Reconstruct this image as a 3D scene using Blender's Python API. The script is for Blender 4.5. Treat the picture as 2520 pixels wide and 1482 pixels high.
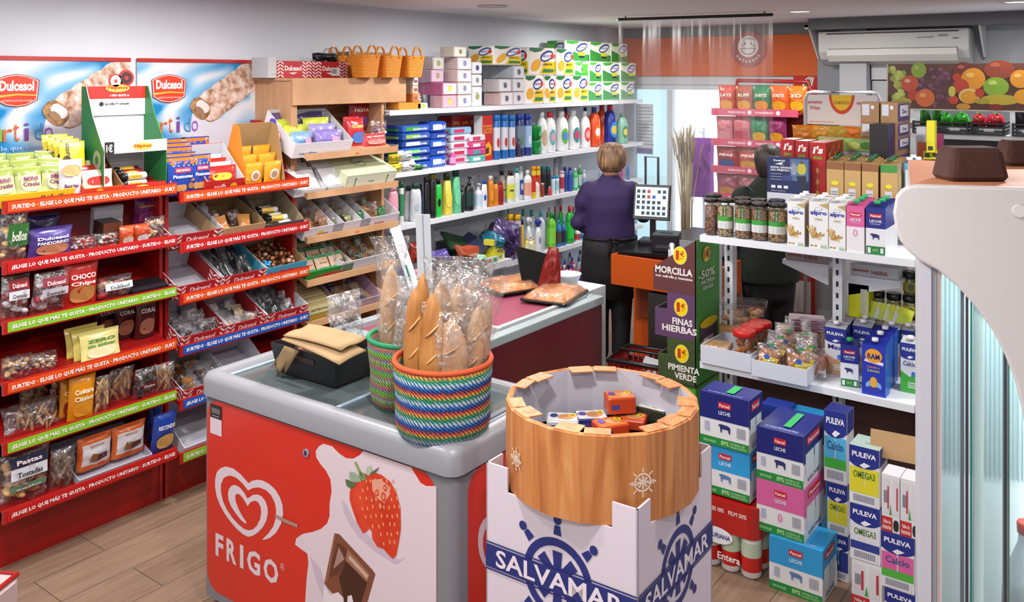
import bpy,math,random
from mathutils import Matrix,Vector,Euler,noise
D=bpy.data;COL=bpy.context.scene.collection;SC=bpy.context.scene
for o in list(D.objects):D.objects.remove(o)
PI=math.pi
F=2164.0;HZ=187.0;CX=1260.0;H=2.1
TH=math.atan2(1610.0,F);CC=math.cos(TH);SS=math.sin(TH)
cam_d=D.cameras.new('camera');cam=D.objects.new('camera',cam_d);COL.objects.link(cam)
cam.location=(0,0,H);cam.rotation_euler=(PI/2,0,TH)
cam_d.sensor_width=36;cam_d.lens=36*F/2520;cam_d.shift_y=-(741-HZ)/2520
cam_d.clip_start=0.05;SC.camera=cam
w=D.worlds.new('daylight');SC.world=w;w.use_nodes=True
w.node_tree.nodes['Background'].inputs[0].default_value=(0.86,0.93,1.0,1)
w.node_tree.nodes['Background'].inputs[1].default_value=2.1
vs=SC.view_settings;vs.view_transform='Standard';vs.look='None';vs.gamma=1;vs.use_curve_mapping=False
vs.exposure=-0.12
SC.cycles.max_bounces=7;SC.cycles.diffuse_bounces=3;SC.cycles.glossy_bounces=3
SC.cycles.transparent_max_bounces=24;SC.cycles.transmission_bounces=4
SC.cycles.caustics_reflective=False;SC.cycles.caustics_refractive=False
SC.cycles.sample_clamp_indirect=4.0
def cool_light(loc,size,watts,col=(1,0.95,0.93),rot=(0,0,0),shape='DISK'):
 l=D.lights.new('ceiling_light','AREA');l.shape=shape;l.size=size;l.energy=watts;l.color=col
 o=D.objects.new('ceiling_light',l);COL.objects.link(o);o.location=loc;o.rotation_euler=rot;return o
def rho(u):
 t=(u-CX)/F;return(t*CC-SS)/(CC+t*SS)
def Yd(x,y):return-x*SS+y*CC
def ptx(u,v,x):
 y=x/rho(u);return Vector((x,y,H-(v-HZ)*Yd(x,y)/F))
def pty(u,v,y):
 x=y*rho(u);return Vector((x,y,H-(v-HZ)*Yd(x,y)/F))
def ptz(u,v,z):
 Y=F*(H-z)/(v-HZ);X=(u-CX)/F*Y
 return Vector((X*CC-Y*SS,X*SS+Y*CC,z))
def ptd(u,v,Y):
 X=(u-CX)/F*Y;return Vector((X*CC-Y*SS,X*SS+Y*CC,H-(v-HZ)*Y/F))
def lin(c):
 return tuple(((x/12.92)if x<=0.04045 else((x+0.055)/1.055)**2.4)for x in c)
def hexc(h):
 h=h.lstrip('#');h=''.join(c*2 for c in h)if len(h)==3 else h;return lin(tuple(int(h[i:i+2],16)/255 for i in(0,2,4)))
MC={}
def M(h,rough=0.5,metal=0.0,spec=0.5,emit=0.0,noise_amt=0.0,nscale=20,coat=0.0):
 k=(h,rough,metal,spec,emit,noise_amt,nscale,coat)
 if k in MC:return MC[k]
 m=D.materials.new('paint_'+h.strip('#'));m.use_nodes=True;n=m.node_tree.nodes;l=m.node_tree.links
 b=n['Principled BSDF'];c=hexc(h)+(1,)
 b.inputs['Base Color'].default_value=c;b.inputs['Roughness'].default_value=rough
 b.inputs['Metallic'].default_value=metal;b.inputs['Specular IOR Level'].default_value=spec
 if coat:b.inputs['Coat Weight'].default_value=coat;b.inputs['Coat Roughness'].default_value=0.12
 if emit:b.inputs['Emission Color'].default_value=c;b.inputs['Emission Strength'].default_value=emit
 if noise_amt:
  tc=n.new('ShaderNodeTexCoord');nz=n.new('ShaderNodeTexNoise');nz.inputs['Scale'].default_value=nscale
  l.new(tc.outputs['Object'],nz.inputs['Vector']);mx=n.new('ShaderNodeMixRGB');mx.blend_type='MULTIPLY'
  mx.inputs[0].default_value=1;mx.inputs[1].default_value=c
  mr=n.new('ShaderNodeMapRange');mr.inputs[3].default_value=1-noise_amt;mr.inputs[4].default_value=1+noise_amt
  mr.inputs[1].default_value=0.3;mr.inputs[2].default_value=0.7
  l.new(nz.outputs[0],mr.inputs[0]);l.new(mr.outputs[0],mx.inputs[2]);l.new(mx.outputs[0],b.inputs['Base Color'])
 MC[k]=m;return m
def nodes(name):
 m=D.materials.new(name);m.use_nodes=True
 return m,m.node_tree.nodes,m.node_tree.links,m.node_tree.nodes['Principled BSDF']
def N(n,t,**kw):
 x=n.new('ShaderNode'+t)
 for k,v in kw.items():
  if isinstance(k,str)and k.startswith('i'):
   try:x.inputs[int(k[1:])].default_value=v;continue
   except ValueError:pass
  setattr(x,k,v)
 return x
def film(name,fac=0.22,tint=(1,1,1),scale=30,rough=0.12,bump=0.6,white=0.06):
 """clear crinkled plastic: transparent with glossy creases and a little white"""
 m,n,l,b=nodes(name);n.remove(b);out=n['Material Output']
 tc=N(n,'TexCoord');nz=N(n,'TexNoise');nz.inputs['Scale'].default_value=scale;nz.inputs['Detail'].default_value=3
 nz.inputs['Distortion'].default_value=1.2
 l.new(tc.outputs['Object'],nz.inputs['Vector'])
 bp=N(n,'Bump');bp.inputs['Strength'].default_value=bump;bp.inputs['Distance'].default_value=0.02
 l.new(nz.outputs[0],bp.inputs['Height'])
 g=N(n,'BsdfGlossy');g.inputs['Roughness'].default_value=rough;l.new(bp.outputs[0],g.inputs['Normal'])
 d=N(n,'BsdfDiffuse');d.inputs[0].default_value=(0.9,0.92,0.95,1)
 m1=N(n,'MixShader');m1.inputs[0].default_value=white/(fac+white);l.new(g.outputs[0],m1.inputs[1]);l.new(d.outputs[0],m1.inputs[2])
 t=N(n,'BsdfTransparent');t.inputs[0].default_value=tint+(1,)
 rp=N(n,'MapRange');rp.inputs[1].default_value=0.5;rp.inputs[2].default_value=0.68;rp.inputs[3].default_value=fac*0.45;rp.inputs[4].default_value=min(0.85,fac*2.2)
 l.new(nz.outputs[0],rp.inputs[0])
 mx=N(n,'MixShader');l.new(rp.outputs[0],mx.inputs[0]);l.new(t.outputs[0],mx.inputs[1]);l.new(m1.outputs[0],mx.inputs[2])
 l.new(mx.outputs[0],out.inputs[0]);return m
def glass(name,fac=0.12,tint=(0.93,0.97,0.96),rough=0.02,diff=0.0,dcol=(0.9,0.95,0.97)):
 m,n,l,b=nodes(name);n.remove(b);out=n['Material Output']
 g=N(n,'BsdfGlossy');g.inputs['Roughness'].default_value=rough
 t=N(n,'BsdfTransparent');t.inputs[0].default_value=tint+(1,)
 mx=N(n,'MixShader');mx.inputs[0].default_value=fac;l.new(t.outputs[0],mx.inputs[1]);l.new(g.outputs[0],mx.inputs[2])
 last=mx
 if diff:
  d=N(n,'BsdfDiffuse');d.inputs[0].default_value=dcol+(1,)
  m2=N(n,'MixShader');m2.inputs[0].default_value=diff;l.new(mx.outputs[0],m2.inputs[1]);l.new(d.outputs[0],m2.inputs[2]);last=m2
 l.new(last.outputs[0],out.inputs[0]);return m
def ramp_mat(name,stops,kind='noise',scale=(1,1,1),rough=0.5,detail=4,dist=0.0,coord='Object',bump=0.0,wave_dir='X',mode='LINEAR',wscale=5,coat=0.0):
 m,n,l,b=nodes(name);tc=N(n,'TexCoord');mp=N(n,'Mapping');mp.inputs['Scale'].default_value=scale
 l.new(tc.outputs[coord],mp.inputs[0])
 if kind=='noise':
  t=N(n,'TexNoise');t.inputs['Scale'].default_value=wscale;t.inputs['Detail'].default_value=detail;t.inputs['Distortion'].default_value=dist
 elif kind=='wave':
  t=N(n,'TexWave');t.bands_direction=wave_dir;t.inputs['Scale'].default_value=wscale;t.inputs['Distortion'].default_value=dist;t.inputs['Detail'].default_value=detail
 else:
  t=N(n,'TexVoronoi');t.inputs['Scale'].default_value=wscale
 l.new(mp.outputs[0],t.inputs['Vector'])
 r=N(n,'ValToRGB');cr=r.color_ramp;cr.interpolation=mode
 while len(cr.elements)<len(stops):cr.elements.new(0.5)
 for e,(p,c)in zip(cr.elements,stops):e.position=p;e.color=hexc(c)+(1,)
 l.new(t.outputs[0]if kind!='voronoi' else t.outputs['Distance'],r.inputs[0]);l.new(r.outputs[0],b.inputs['Base Color'])
 b.inputs['Roughness'].default_value=rough
 if coat:b.inputs['Coat Weight'].default_value=coat
 if bump:
  bp=N(n,'Bump');bp.inputs['Strength'].default_value=bump;bp.inputs['Distance'].default_value=0.01
  l.new(t.outputs[0],bp.inputs['Height']);l.new(bp.outputs[0],b.inputs['Normal'])
 return m
TXT={}
def text_geo(s,bold=0.0):
 k=(s,bold)
 if k in TXT:return TXT[k]
 c=D.curves.new('t','FONT');c.body=s;c.size=1;c.resolution_u=1 if len(s)>14 else 2;c.offset=bold;c.fill_mode='FRONT'
 o=D.objects.new('t',c);me=o.to_mesh()
 v=[(p.co.x,p.co.y)for p in me.vertices];f=[tuple(q.vertices)for q in me.polygons]
 o.to_mesh_clear();D.objects.remove(o);D.curves.remove(c)
 if not v:v=[(0,0),(1,0),(1,1)];f=[]
 x0=min(p[0]for p in v);x1=max(p[0]for p in v);y0=min(p[1]for p in v);y1=max(p[1]for p in v)
 v=[((p[0]-x0)/max(x1-x0,1e-6),(p[1]-y0)/max(y1-y0,1e-6))for p in v]
 TXT[k]=(v,f,(x1-x0)/max(y1-y0,1e-6));return TXT[k]
class MB:
 def __init__(s):s.v=[];s.f=[];s.m=[];s.sm=[];s.mats=[]
 def mi(s,mat):
  if mat not in s.mats:s.mats.append(mat)
  return s.mats.index(mat)
 def add(s,vs,fs,mat,smooth=False,T=None):
  b=len(s.v);s.v+=[tuple(T@Vector(v))if T else tuple(v)for v in vs]
  ms=mat if isinstance(mat,list)else[mat]*len(fs)
  for f,mm in zip(fs,ms):s.f.append(tuple(b+i for i in f));s.m.append(s.mi(mm));s.sm.append(smooth)
  return s
 def box(s,x0,y0,z0,x1,y1,z1,mat,front=None,side=None,top=None,T=None,tap=0.0):
  """front is -y, side is +x and -x; tap shrinks the top"""
  tx=(x1-x0)*tap/2;ty=(y1-y0)*tap/2
  v=[(x0,y0,z0),(x1,y0,z0),(x1,y1,z0),(x0,y1,z0),(x0+tx,y0+ty,z1),(x1-tx,y0+ty,z1),(x1-tx,y1-ty,z1),(x0+tx,y1-ty,z1)]
  f=[(0,1,5,4),(1,2,6,5),(2,3,7,6),(3,0,4,7),(4,5,6,7),(3,2,1,0)]
  return s.add(v,f,[front or mat,side or mat,mat,side or mat,top or mat,mat],T=T)
 def rbox(s,x0,y0,z0,x1,y1,z1,mat,r=0.01,n=3,T=None):
  """box with rounded vertical edges and a chamfered top and bottom edge"""
  pts=[]
  for cx,cy,a0 in((x1-r,y0+r,-90),(x1-r,y1-r,0),(x0+r,y1-r,90),(x0+r,y0+r,180)):
   for i in range(n+1):
    a=math.radians(a0+90*i/n);pts.append((cx,cy,math.cos(a),math.sin(a)))
  c=min(r*0.5,(z1-z0)*0.3);rings=[(z0,c),(z0+c,0),(z1-c,0),(z1,c)]
  v=[(p[0]+p[2]*(r-q),p[1]+p[3]*(r-q),z)for z,q in rings for p in pts];k=len(pts)
  f=[(i*k+j,i*k+(j+1)%k,(i+1)*k+(j+1)%k,(i+1)*k+j)for i in range(3)for j in range(k)]
  f+=[tuple(range(k-1,-1,-1)),tuple(range(3*k,4*k))]
  return s.add(v,f,mat,T=T)
 def prism(s,pts,o,xd,yd,depth,mat,cap=None,T=None):
  """polygon pts (2d) on a plane at o with axes xd, yd, thickened by depth against the normal"""
  o,xd,yd=Vector(o),Vector(xd),Vector(yd);nn=xd.cross(yd).normalized()
  a=[o+xd*p[0]+yd*p[1]for p in pts];b=[q-nn*depth for q in a];k=len(pts)
  f=[tuple(range(k)),tuple(range(2*k-1,k-1,-1))]+[(i,k+i,k+(i+1)%k,(i+1)%k)for i in range(k)]
  return s.add(a+b,f,[cap or mat,mat]+[mat]*k,T=T)
 def poly(s,pts,mat,o=(0,0,0),xd=(1,0,0),yd=(0,0,1),eps=0.0008,T=None,warp=None):
  o,xd,yd=Vector(o),Vector(xd),Vector(yd);nn=xd.cross(yd).normalized()
  vs=[o+xd*p[0]+yd*p[1]+nn*eps for p in pts]
  if warp:vs=[warp(q,eps)for q in vs]
  return s.add(vs,[tuple(range(len(pts)))],mat,T=T)
 def rect(s,x0,z0,x1,z1,mat,y=0.0,eps=0.0008,**k):
  return s.poly([(x0,z0),(x1,z0),(x1,z1),(x0,z1)],mat,o=(0,y,0),eps=eps,**k)
 def ell(s,cx,cz,rx,rz,mat,n=24,o=(0,0,0),eps=0.001,rot=0.0,warp=None,**k):
  p=[]
  for i in range(n):
   a=2*PI*i/n;x,z=rx*math.cos(a),rz*math.sin(a)
   p.append((cx+x*math.cos(rot)-z*math.sin(rot),cz+x*math.sin(rot)+z*math.cos(rot)))
  if warp:
   o3,xd,yd=Vector(o),Vector(k.get('xd',(1,0,0))),Vector(k.get('yd',(0,0,1)))
   vs=[warp(o3+xd*cx+yd*cz,eps)]+[warp(o3+xd*(cx+(a-cx)*q)+yd*(cz+(b-cz)*q),eps)for q in(0.5,1)for a,b in p]
   f=[(0,1+i,1+(i+1)%n)for i in range(n)]+[(1+i,1+n+i,1+n+(i+1)%n,1+(i+1)%n)for i in range(n)]
   return s.add(vs,f,mat,T=k.get('T'))
  return s.poly(p,mat,o=o,eps=eps,**k)
 def text(s,t,x0,z0,w,h,mat,o=(0,0,0),xd=(1,0,0),yd=(0,0,1),eps=0.0016,bold=0.02,T=None,warp=None,center=False,shear=0.0):
  """w None keeps the natural width; h None keeps the natural height"""
  v,f,asp=text_geo(t,bold)
  if w is None:w=h*asp
  if h is None:h=w/asp
  if center:x0-=w/2
  o,xd,yd=Vector(o),Vector(xd),Vector(yd);nn=xd.cross(yd).normalized()
  vs=[o+xd*(x0+(p[0]+shear*p[1]*h/w)*w)+yd*(z0+p[1]*h)+nn*eps for p in v]
  if warp:vs=[warp(q,eps)for q in vs]
  return s.add(vs,f,mat,T=T)
 def lathe(s,prof,mat,n=16,sx=1.0,sy=1.0,c=(0,0,0),T=None,smooth=True,mats=None,bot=True,top=True):
  """prof: [(r, z)...] upward; mats: one per band"""
  v=[];f=[];ms=[]
  for r,z in prof:v+=[(c[0]+r*sx*math.cos(2*PI*i/n),c[1]+r*sy*math.sin(2*PI*i/n),c[2]+z)for i in range(n)]
  for j in range(len(prof)-1):
   for i in range(n):
    f.append((j*n+i,j*n+(i+1)%n,(j+1)*n+(i+1)%n,(j+1)*n+i));ms.append(mats[j]if mats else mat)
  s.add(v,f,ms,smooth,T=T)
  k=len(prof)-1;b=len(s.v)-len(v)
  if bot and prof[0][0]>1e-5:s.f.append(tuple(b+i for i in range(n-1,-1,-1)));s.m.append(s.mi(mats[0]if mats else mat));s.sm.append(False)
  if top and prof[-1][0]>1e-5:s.f.append(tuple(b+k*n+i for i in range(n)));s.m.append(s.mi(mats[-1]if mats else mat));s.sm.append(False)
  return s
 def tube(s,pts,r,mat,n=8,closed=False,T=None,cap=True):
  pts=[Vector(p)for p in pts];k=len(pts);v=[];rr=r if isinstance(r,(list,tuple))else[r]*k;ref=None
  for i,p in enumerate(pts):
   d=(pts[(i+1)%k]-pts[i-1])if closed or 0<i<k-1 else(pts[1]-pts[0]if i==0 else pts[-1]-pts[-2])
   d.normalize()
   if ref is None:ref=Vector((0,0,1))if abs(d.z)<0.9 else Vector((1,0,0))
   a=d.cross(ref).normalized();b=d.cross(a).normalized();ref=-b if False else ref
   v+=[p+a*rr[i]*math.cos(2*PI*j/n)+b*rr[i]*math.sin(2*PI*j/n)for j in range(n)]
  m=k if closed else k-1
  f=[(i*n+j,((i+1)%k)*n+j,((i+1)%k)*n+(j+1)%n,i*n+(j+1)%n)for i in range(m)for j in range(n)]
  if not closed and cap:f+=[tuple(range(n)),tuple(range((k-1)*n+n-1,(k-1)*n-1,-1))]
  return s.add(v,f,mat,True,T=T)
 def sphere(s,c,r,mat,n=10,T=None,sc=(1,1,1),R=None):
  v=[];m=n//2;R=R or Matrix.Identity(3)
  for j in range(m+1):
   t=PI*j/m
   for i in range(n):
    a=2*PI*i/n;v.append(Vector(c)+R@Vector((r*sc[0]*math.sin(t)*math.cos(a),r*sc[1]*math.sin(t)*math.sin(a),-r*sc[2]*math.cos(t))))
  f=[(j*n+i,j*n+(i+1)%n,(j+1)*n+(i+1)%n,(j+1)*n+i)for j in range(m)for i in range(n)]
  return s.add(v,f,mat,True,T=T)
 def loft(s,rings,mat,n=16,T=None,smooth=True):
  """rings: (centre, rx, ry, [axis x, axis y]) ellipses joined in order"""
  v=[]
  for q in rings:
   c=Vector(q[0]);ax=Vector(q[3])if len(q)>3 else Vector((1,0,0));ay=Vector(q[4])if len(q)>4 else Vector((0,1,0))
   v+=[c+ax*q[1]*math.cos(2*PI*i/n)+ay*q[2]*math.sin(2*PI*i/n)for i in range(n)]
  k=len(rings)
  f=[(j*n+i,j*n+(i+1)%n,(j+1)*n+(i+1)%n,(j+1)*n+i)for j in range(k-1)for i in range(n)]
  f+=[tuple(range(n-1,-1,-1)),tuple(range((k-1)*n,k*n))]
  return s.add(v,f,mat,smooth,T=T)
 def pillow(s,w,h,t,mat,seed=0,nx=10,nz=12,paint=None,crumple=0.12,crimp=0.05,base=True,T=None,squash=0.45,ptop=0.0):
  """stuffed bag standing on its base; paint(fx, fz) -> material; returns the surface function"""
  rnd=random.Random(seed);jit={}
  def th(fx,fz):
   e=max(0.0,1-abs(2*fx-1)**3.2)**0.5
   if fz<0.5 and base:g=min(1.0,(0.55+0.9*fz))
   else:g=max(0.0,math.sin(PI*min(1,max(0,(fz if not base else 0.5+(fz-0.5))))))**squash
   return t/2*e*g
  def off(i,j,k):
   key=(i,j,k)
   if key not in jit:jit[key]=(rnd.random()-0.5)*t*crumple*2
   return jit[key]
  v=[];f=[];ms=[]
  for k,sg in((0,-1),(1,1)):
   for j in range(nz+1):
    for i in range(nx+1):
     fx,fz=i/nx,j/nz;edge=i in(0,nx)or j==nz
     wx=w*(1-0.05*math.sin(PI*fz))*(1-ptop*fz*fz)
     yy=sg*th(fx,fz)+(0 if edge else off(i,j,k)*(th(fx,fz)/(t/2+1e-9)))
     v.append(((fx-0.5)*wx,yy,fz*h))
  q=(nx+1)*(nz+1)
  for k in(0,1):
   for j in range(nz):
    for i in range(nx):
     a=k*q+j*(nx+1)+i;c4=(a,a+1,a+nx+2,a+nx+1)
     f.append(c4 if k==0 else c4[::-1]);fx,fz=(i+0.5)/nx,(j+0.5)/nz
     ms.append((paint(fx,fz)if paint else mat)or mat)
  for i in range(nx):f.append((i,q+i,q+i+1,i+1));ms.append(mat)
  s.add(v,f,ms,True,T=T)
  def surf(p,eps=0.0):
   fx=p[0]/w+0.5;fz=p[2]/h
   return Vector((p[0],-th(min(1,max(0,fx)),min(1,max(0,fz)))-t*crumple*0.7-eps,p[2]))
  return surf
 def build(s,name,parent=None,label=None,cat=None,group=None,loc=(0,0,0),rot=(0,0,0),kind=None,bevel=0.0,solid=0.0,scale=None):
  me=D.meshes.new(name);me.from_pydata(s.v,[],s.f)
  for m in s.mats:me.materials.append(m)
  me.polygons.foreach_set('material_index',s.m);me.polygons.foreach_set('use_smooth',s.sm);me.update()
  o=D.objects.new(name,me);COL.objects.link(o);o.location=loc;o.rotation_euler=rot
  if scale:o.scale=scale
  if parent:o.parent=parent
  if bevel:b=o.modifiers.new('edge','BEVEL');b.width=bevel;b.segments=2;b.limit_method='ANGLE';b.angle_limit=0.6
  if solid:b=o.modifiers.new('skin','SOLIDIFY');b.thickness=solid;b.offset=0
  tag(o,label,cat,group,kind);return o
LABELS={}
def tag(o,label=None,cat=None,group=None,kind=None):
 if label:o['label']=label;LABELS.setdefault(label,[]).append(o.name)
 if cat:o['category']=cat
 if group:o['group']=group
 if kind:o['kind']=kind
 return o
def empty(name,loc=(0,0,0),rot=(0,0,0),label=None,cat=None,group=None):
 o=D.objects.new(name,None);COL.objects.link(o);o.location=loc;o.rotation_euler=rot;o.empty_display_size=0.05
 return tag(o,label,cat,group)
def copy_tree(o,parent=None):
 c=o.copy();COL.objects.link(c)
 if parent:c.parent=parent
 for ch in o.children:copy_tree(ch,c)
 return c
PROTO={}
def inst(key,make,loc,rot=(0,0,0),label=None,cat=None,group=None,scale=None):
 """build a kind once, copy the thing and its parts after that"""
 if key in PROTO:o=copy_tree(PROTO[key])
 else:o=make();PROTO[key]=o
 o.location=loc;o.rotation_euler=rot;o.scale=scale or(1,1,1)
 return tag(o,label,cat,group)
ORD=['leftmost','second from left','third from left','fourth from left','fifth from left','sixth from left','seventh from left','eighth from left','ninth from left','tenth from left']
def row_labels(descs,place):
 out=[];cnt={}
 for d in descs:
  n=descs.count(d);i=cnt.get(d,0);cnt[d]=i+1
  if n==1:out.append(d+' '+place)
  elif n==2:out.append(d+', '+('left' if i==0 else 'right')+' of the pair '+place)
  else:out.append(d+', '+('rightmost' if i==n-1 else ORD[i])+' '+place)
 return out
FX=(0,0,PI/2)
FY=(0,0,0)
# LAMPS
CEIL=2.575;WX=-4.4;BY=7.81
LAMPS=[ptz(1535,47,CEIL),ptz(1968,27,CEIL),ptz(2505,3,CEIL)]
for x,y in((-2.3,3.2),(-0.3,3.9),(-2.9,1.2),(-1.2,1.5),(-0.2,0.3),(-2.2,-0.6),(-3.4,2.4),(-3.2,4.5)):LAMPS.append(Vector((x,y,CEIL)))  # unseen ceiling lights without fixtures, added to light the rest of the shop
m_led=M('#ffffff',emit=6.0);m_white=M('#e9ebee',0.45)
def lamp():
 r=empty('ceiling_light')
 b=MB();b.lathe([(0.075,-0.004),(0.112,-0.012),(0.118,-0.004),(0.118,0.0)],m_white,28,top=False,bot=False);b.build('trim_ring',r)
 b=MB();b.lathe([(0.0,-0.004),(0.078,-0.004)],m_led,24,top=False);b.build('diffuser',r);return r
LN=['round recessed ceiling downlight beside the hanging clear sheet','round recessed ceiling downlight between the sheet rail and the air conditioner','round recessed ceiling downlight at the right edge of the view']
for i,p in enumerate(LAMPS):
 if i<3:inst('lamp',lamp,p,(0,0,0),LN[i],'ceiling light')
 cool_light((p.x,p.y,p.z-0.03),0.16,32 if i>2 else 20,(1,0.96,0.93))
def ring_vent():
 b=MB();b.lathe([(0.09,-0.003),(0.1,-0.008),(0.105,-0.003),(0.105,0)],M('#a9a7ab'),28,bot=False,top=False)
 b.lathe([(0.0,-0.002),(0.09,-0.004)],M('#c9c8cc'),28,bot=False,top=False);return b.build('ceiling_vent')
inst('cvent',ring_vent,ptz(1212,14,CEIL),(0,0,0),'round blank cover on the ceiling above the paper goods','vent')
# SHELL
def planks():
 m,n,l,b=nodes('plank_tiles');g=N(n,'NewGeometry');sp=N(n,'SeparateXYZ');l.new(g.outputs['Position'],sp.inputs[0])
 cx=N(n,'CombineXYZ');ax=N(n,'Math',operation='ADD');ax.inputs[1].default_value=-2.046+90;ay=N(n,'Math',operation='ADD');ay.inputs[1].default_value=3.540+0.227*41
 l.new(sp.outputs['Y'],ax.inputs[0]);l.new(sp.outputs['X'],ay.inputs[0]);l.new(ax.outputs[0],cx.inputs[0]);l.new(ay.outputs[0],cx.inputs[1])
 br=N(n,'TexBrick');br.offset=0.337;br.offset_frequency=2;br.inputs['Scale'].default_value=1
 br.inputs['Brick Width'].default_value=0.9;br.inputs['Row Height'].default_value=0.227;br.inputs['Mortar Size'].default_value=0.0022;br.inputs['Mortar Smooth'].default_value=0.2
 br.inputs['Color1'].default_value=hexc('#8f7562')+(1,);br.inputs['Color2'].default_value=hexc('#7f6654')+(1,);br.inputs['Mortar'].default_value=hexc('#54443a')+(1,)
 l.new(cx.outputs[0],br.inputs[0])
 mp=N(n,'Mapping');mp.inputs['Scale'].default_value=(3.5,38,1);l.new(cx.outputs[0],mp.inputs[0])
 nz=N(n,'TexNoise');nz.inputs['Scale'].default_value=1;nz.inputs['Detail'].default_value=5;nz.inputs['Distortion'].default_value=0.6;l.new(mp.outputs[0],nz.inputs[0])
 mr=N(n,'MapRange');mr.inputs[1].default_value=0.3;mr.inputs[2].default_value=0.7;mr.inputs[3].default_value=0.8;mr.inputs[4].default_value=1.12;l.new(nz.outputs[0],mr.inputs[0])
 mx=N(n,'MixRGB',blend_type='MULTIPLY');mx.inputs[0].default_value=1;l.new(br.outputs[0],mx.inputs[1]);l.new(mr.outputs[0],mx.inputs[2]);l.new(mx.outputs[0],b.inputs['Base Color'])
 b.inputs['Roughness'].default_value=0.42;return m
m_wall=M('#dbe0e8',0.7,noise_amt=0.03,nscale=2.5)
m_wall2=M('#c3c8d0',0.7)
def st(mb,name,**k):return mb.build(name,kind='structure',**k)
RX=1.6;RY=-3.2
b=MB();b.box(WX-0.2,RY,-0.1,RX+0.2,BY+0.25,0,planks());st(b,'floor')
def ceiling_mat():
 m,n,l,b=nodes('ceiling_panels');g=N(n,'NewGeometry');br=N(n,'TexBrick');br.offset=0;br.inputs['Scale'].default_value=1
 br.inputs['Brick Width'].default_value=2.4;br.inputs['Row Height'].default_value=1.2;br.inputs['Mortar Size'].default_value=0.004
 br.inputs['Color1'].default_value=br.inputs['Color2'].default_value=hexc('#eceaee')+(1,);br.inputs['Mortar'].default_value=hexc('#c8c5ca')+(1,)
 l.new(g.outputs['Position'],br.inputs[0]);l.new(br.outputs[0],b.inputs['Base Color']);b.inputs['Roughness'].default_value=0.8;return m
b=MB();b.box(WX-0.2,RY,CEIL,RX+0.2,BY+0.2,CEIL+0.1,ceiling_mat());st(b,'ceiling')
b=MB();b.box(WX-0.2,RY,0,WX,BY+0.2,CEIL,m_wall);st(b,'wall_left')
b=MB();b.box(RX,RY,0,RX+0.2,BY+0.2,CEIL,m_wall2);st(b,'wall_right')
b=MB();b.prism([(0,0),(0.012,0),(0.016,0.012),(0.02,0.03),(0.06,0.075),(0.085,0.082),(0.085,0.095),(0,0.095)],(WX,RY,CEIL-0.096),(1,0,0),(0,0,1),-(BY-RY),m_wall)
st(b,'trim_1')
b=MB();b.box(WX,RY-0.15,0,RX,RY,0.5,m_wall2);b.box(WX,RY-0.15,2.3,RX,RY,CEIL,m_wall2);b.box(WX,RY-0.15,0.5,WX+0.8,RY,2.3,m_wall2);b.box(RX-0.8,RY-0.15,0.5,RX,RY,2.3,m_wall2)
st(b,'wall_rear')
DX0,DX1,DZ=-4.34,-2.85,2.017
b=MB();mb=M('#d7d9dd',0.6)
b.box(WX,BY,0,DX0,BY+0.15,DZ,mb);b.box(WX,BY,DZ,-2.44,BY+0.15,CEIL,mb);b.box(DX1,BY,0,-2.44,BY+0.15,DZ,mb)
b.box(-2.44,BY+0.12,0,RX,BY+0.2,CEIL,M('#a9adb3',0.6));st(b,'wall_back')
b=MB();b.box(WX,BY-0.012,2.475,-2.4,BY,CEIL,M('#7f8086',0.6));st(b,'trim_2')
b=MB();b.box(WX+0.002,BY-0.03,2.1,-2.44,BY-0.0005,2.472,M('#d9600f',0.5));
op=b.build('fascia_panel',label='long orange fascia panel above the shop door',cat='sign')
r=0.165;c=pty(1841,121,BY-0.045)
b=MB();b.lathe([(r,0),(r,0.012)],M('#a8392c',0.5),40);bd=b.build('round_badge',loc=(c.x,BY-0.031,c.z),rot=(PI/2,0,0),label='round red badge with a white smiling face on the orange fascia',cat='sign')
b=MB();z=0.013;kw=dict(o=(0,0,z),xd=(1,0,0),yd=(0,1,0));mw=M('#e8e4e0');mr_=M('#8d2a24')
b.ell(0,0.025,0.098,0.098,mw,32,**kw);kw['o']=(0,0,z+.001)
b.poly([(-.072,.01),(.072,.01)]+[(.072*math.cos(a),.01-.062*math.sin(a))for a in[i*PI/12 for i in range(1,12)]],mr_,**kw);kw['o']=(0,0,z+.002)
b.poly([(-.06,.002),(.06,.002)]+[(.06*math.cos(a),.002-.045*math.sin(a))for a in[i*PI/12 for i in range(1,12)]],mw,**kw)
b.ell(-.03,.05,.009,.011,mr_,**kw);b.ell(.03,.05,.009,.011,mr_,**kw);b.ell(-.056,.032,.012,.01,M('#e2786a'),**kw);b.ell(.056,.032,.012,.01,M('#e2786a'),**kw)
b.poly([(-.03,.09),(.0,.105),(.045,.098),(.06,.082),(.03,.088),(0,.09)],mr_,**kw)
for i,chh in enumerate('matutano'):
 a=math.radians(-142+i*15);tx,ty=.128*math.cos(a),.025-.0+.128*math.sin(a)-0.01
 b.text(chh,-.011,-.013,.022,.03 if chh=='t' else.024,M('#e8e4e0'),o=(tx,ty,z),xd=(math.cos(a+PI/2),math.sin(a+PI/2),0),yd=(-math.sin(a+PI/2),math.cos(a+PI/2),0))
b.build('lettering',bd)
m_alu=M('#dfe6ea',0.35);m_pane=glass('door_pane',0.1,(0.8,0.93,0.95),0.05,0.18,(0.6,0.75,0.8))
fr=MB();yy=BY+0.02
for x0,x1 in((DX0,DX0+.05),(-3.93,-3.87),(DX1-.05,DX1)):fr.box(x0,yy,0,x1,yy+.06,DZ-0.052,m_alu)
fr.box(DX0,yy,DZ-.05,DX1,yy+.06,DZ,m_alu);fr.box(DX0+.052,yy,0,-3.932,yy+.05,.12,m_alu);dr=st(fr,'door_1')
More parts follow.
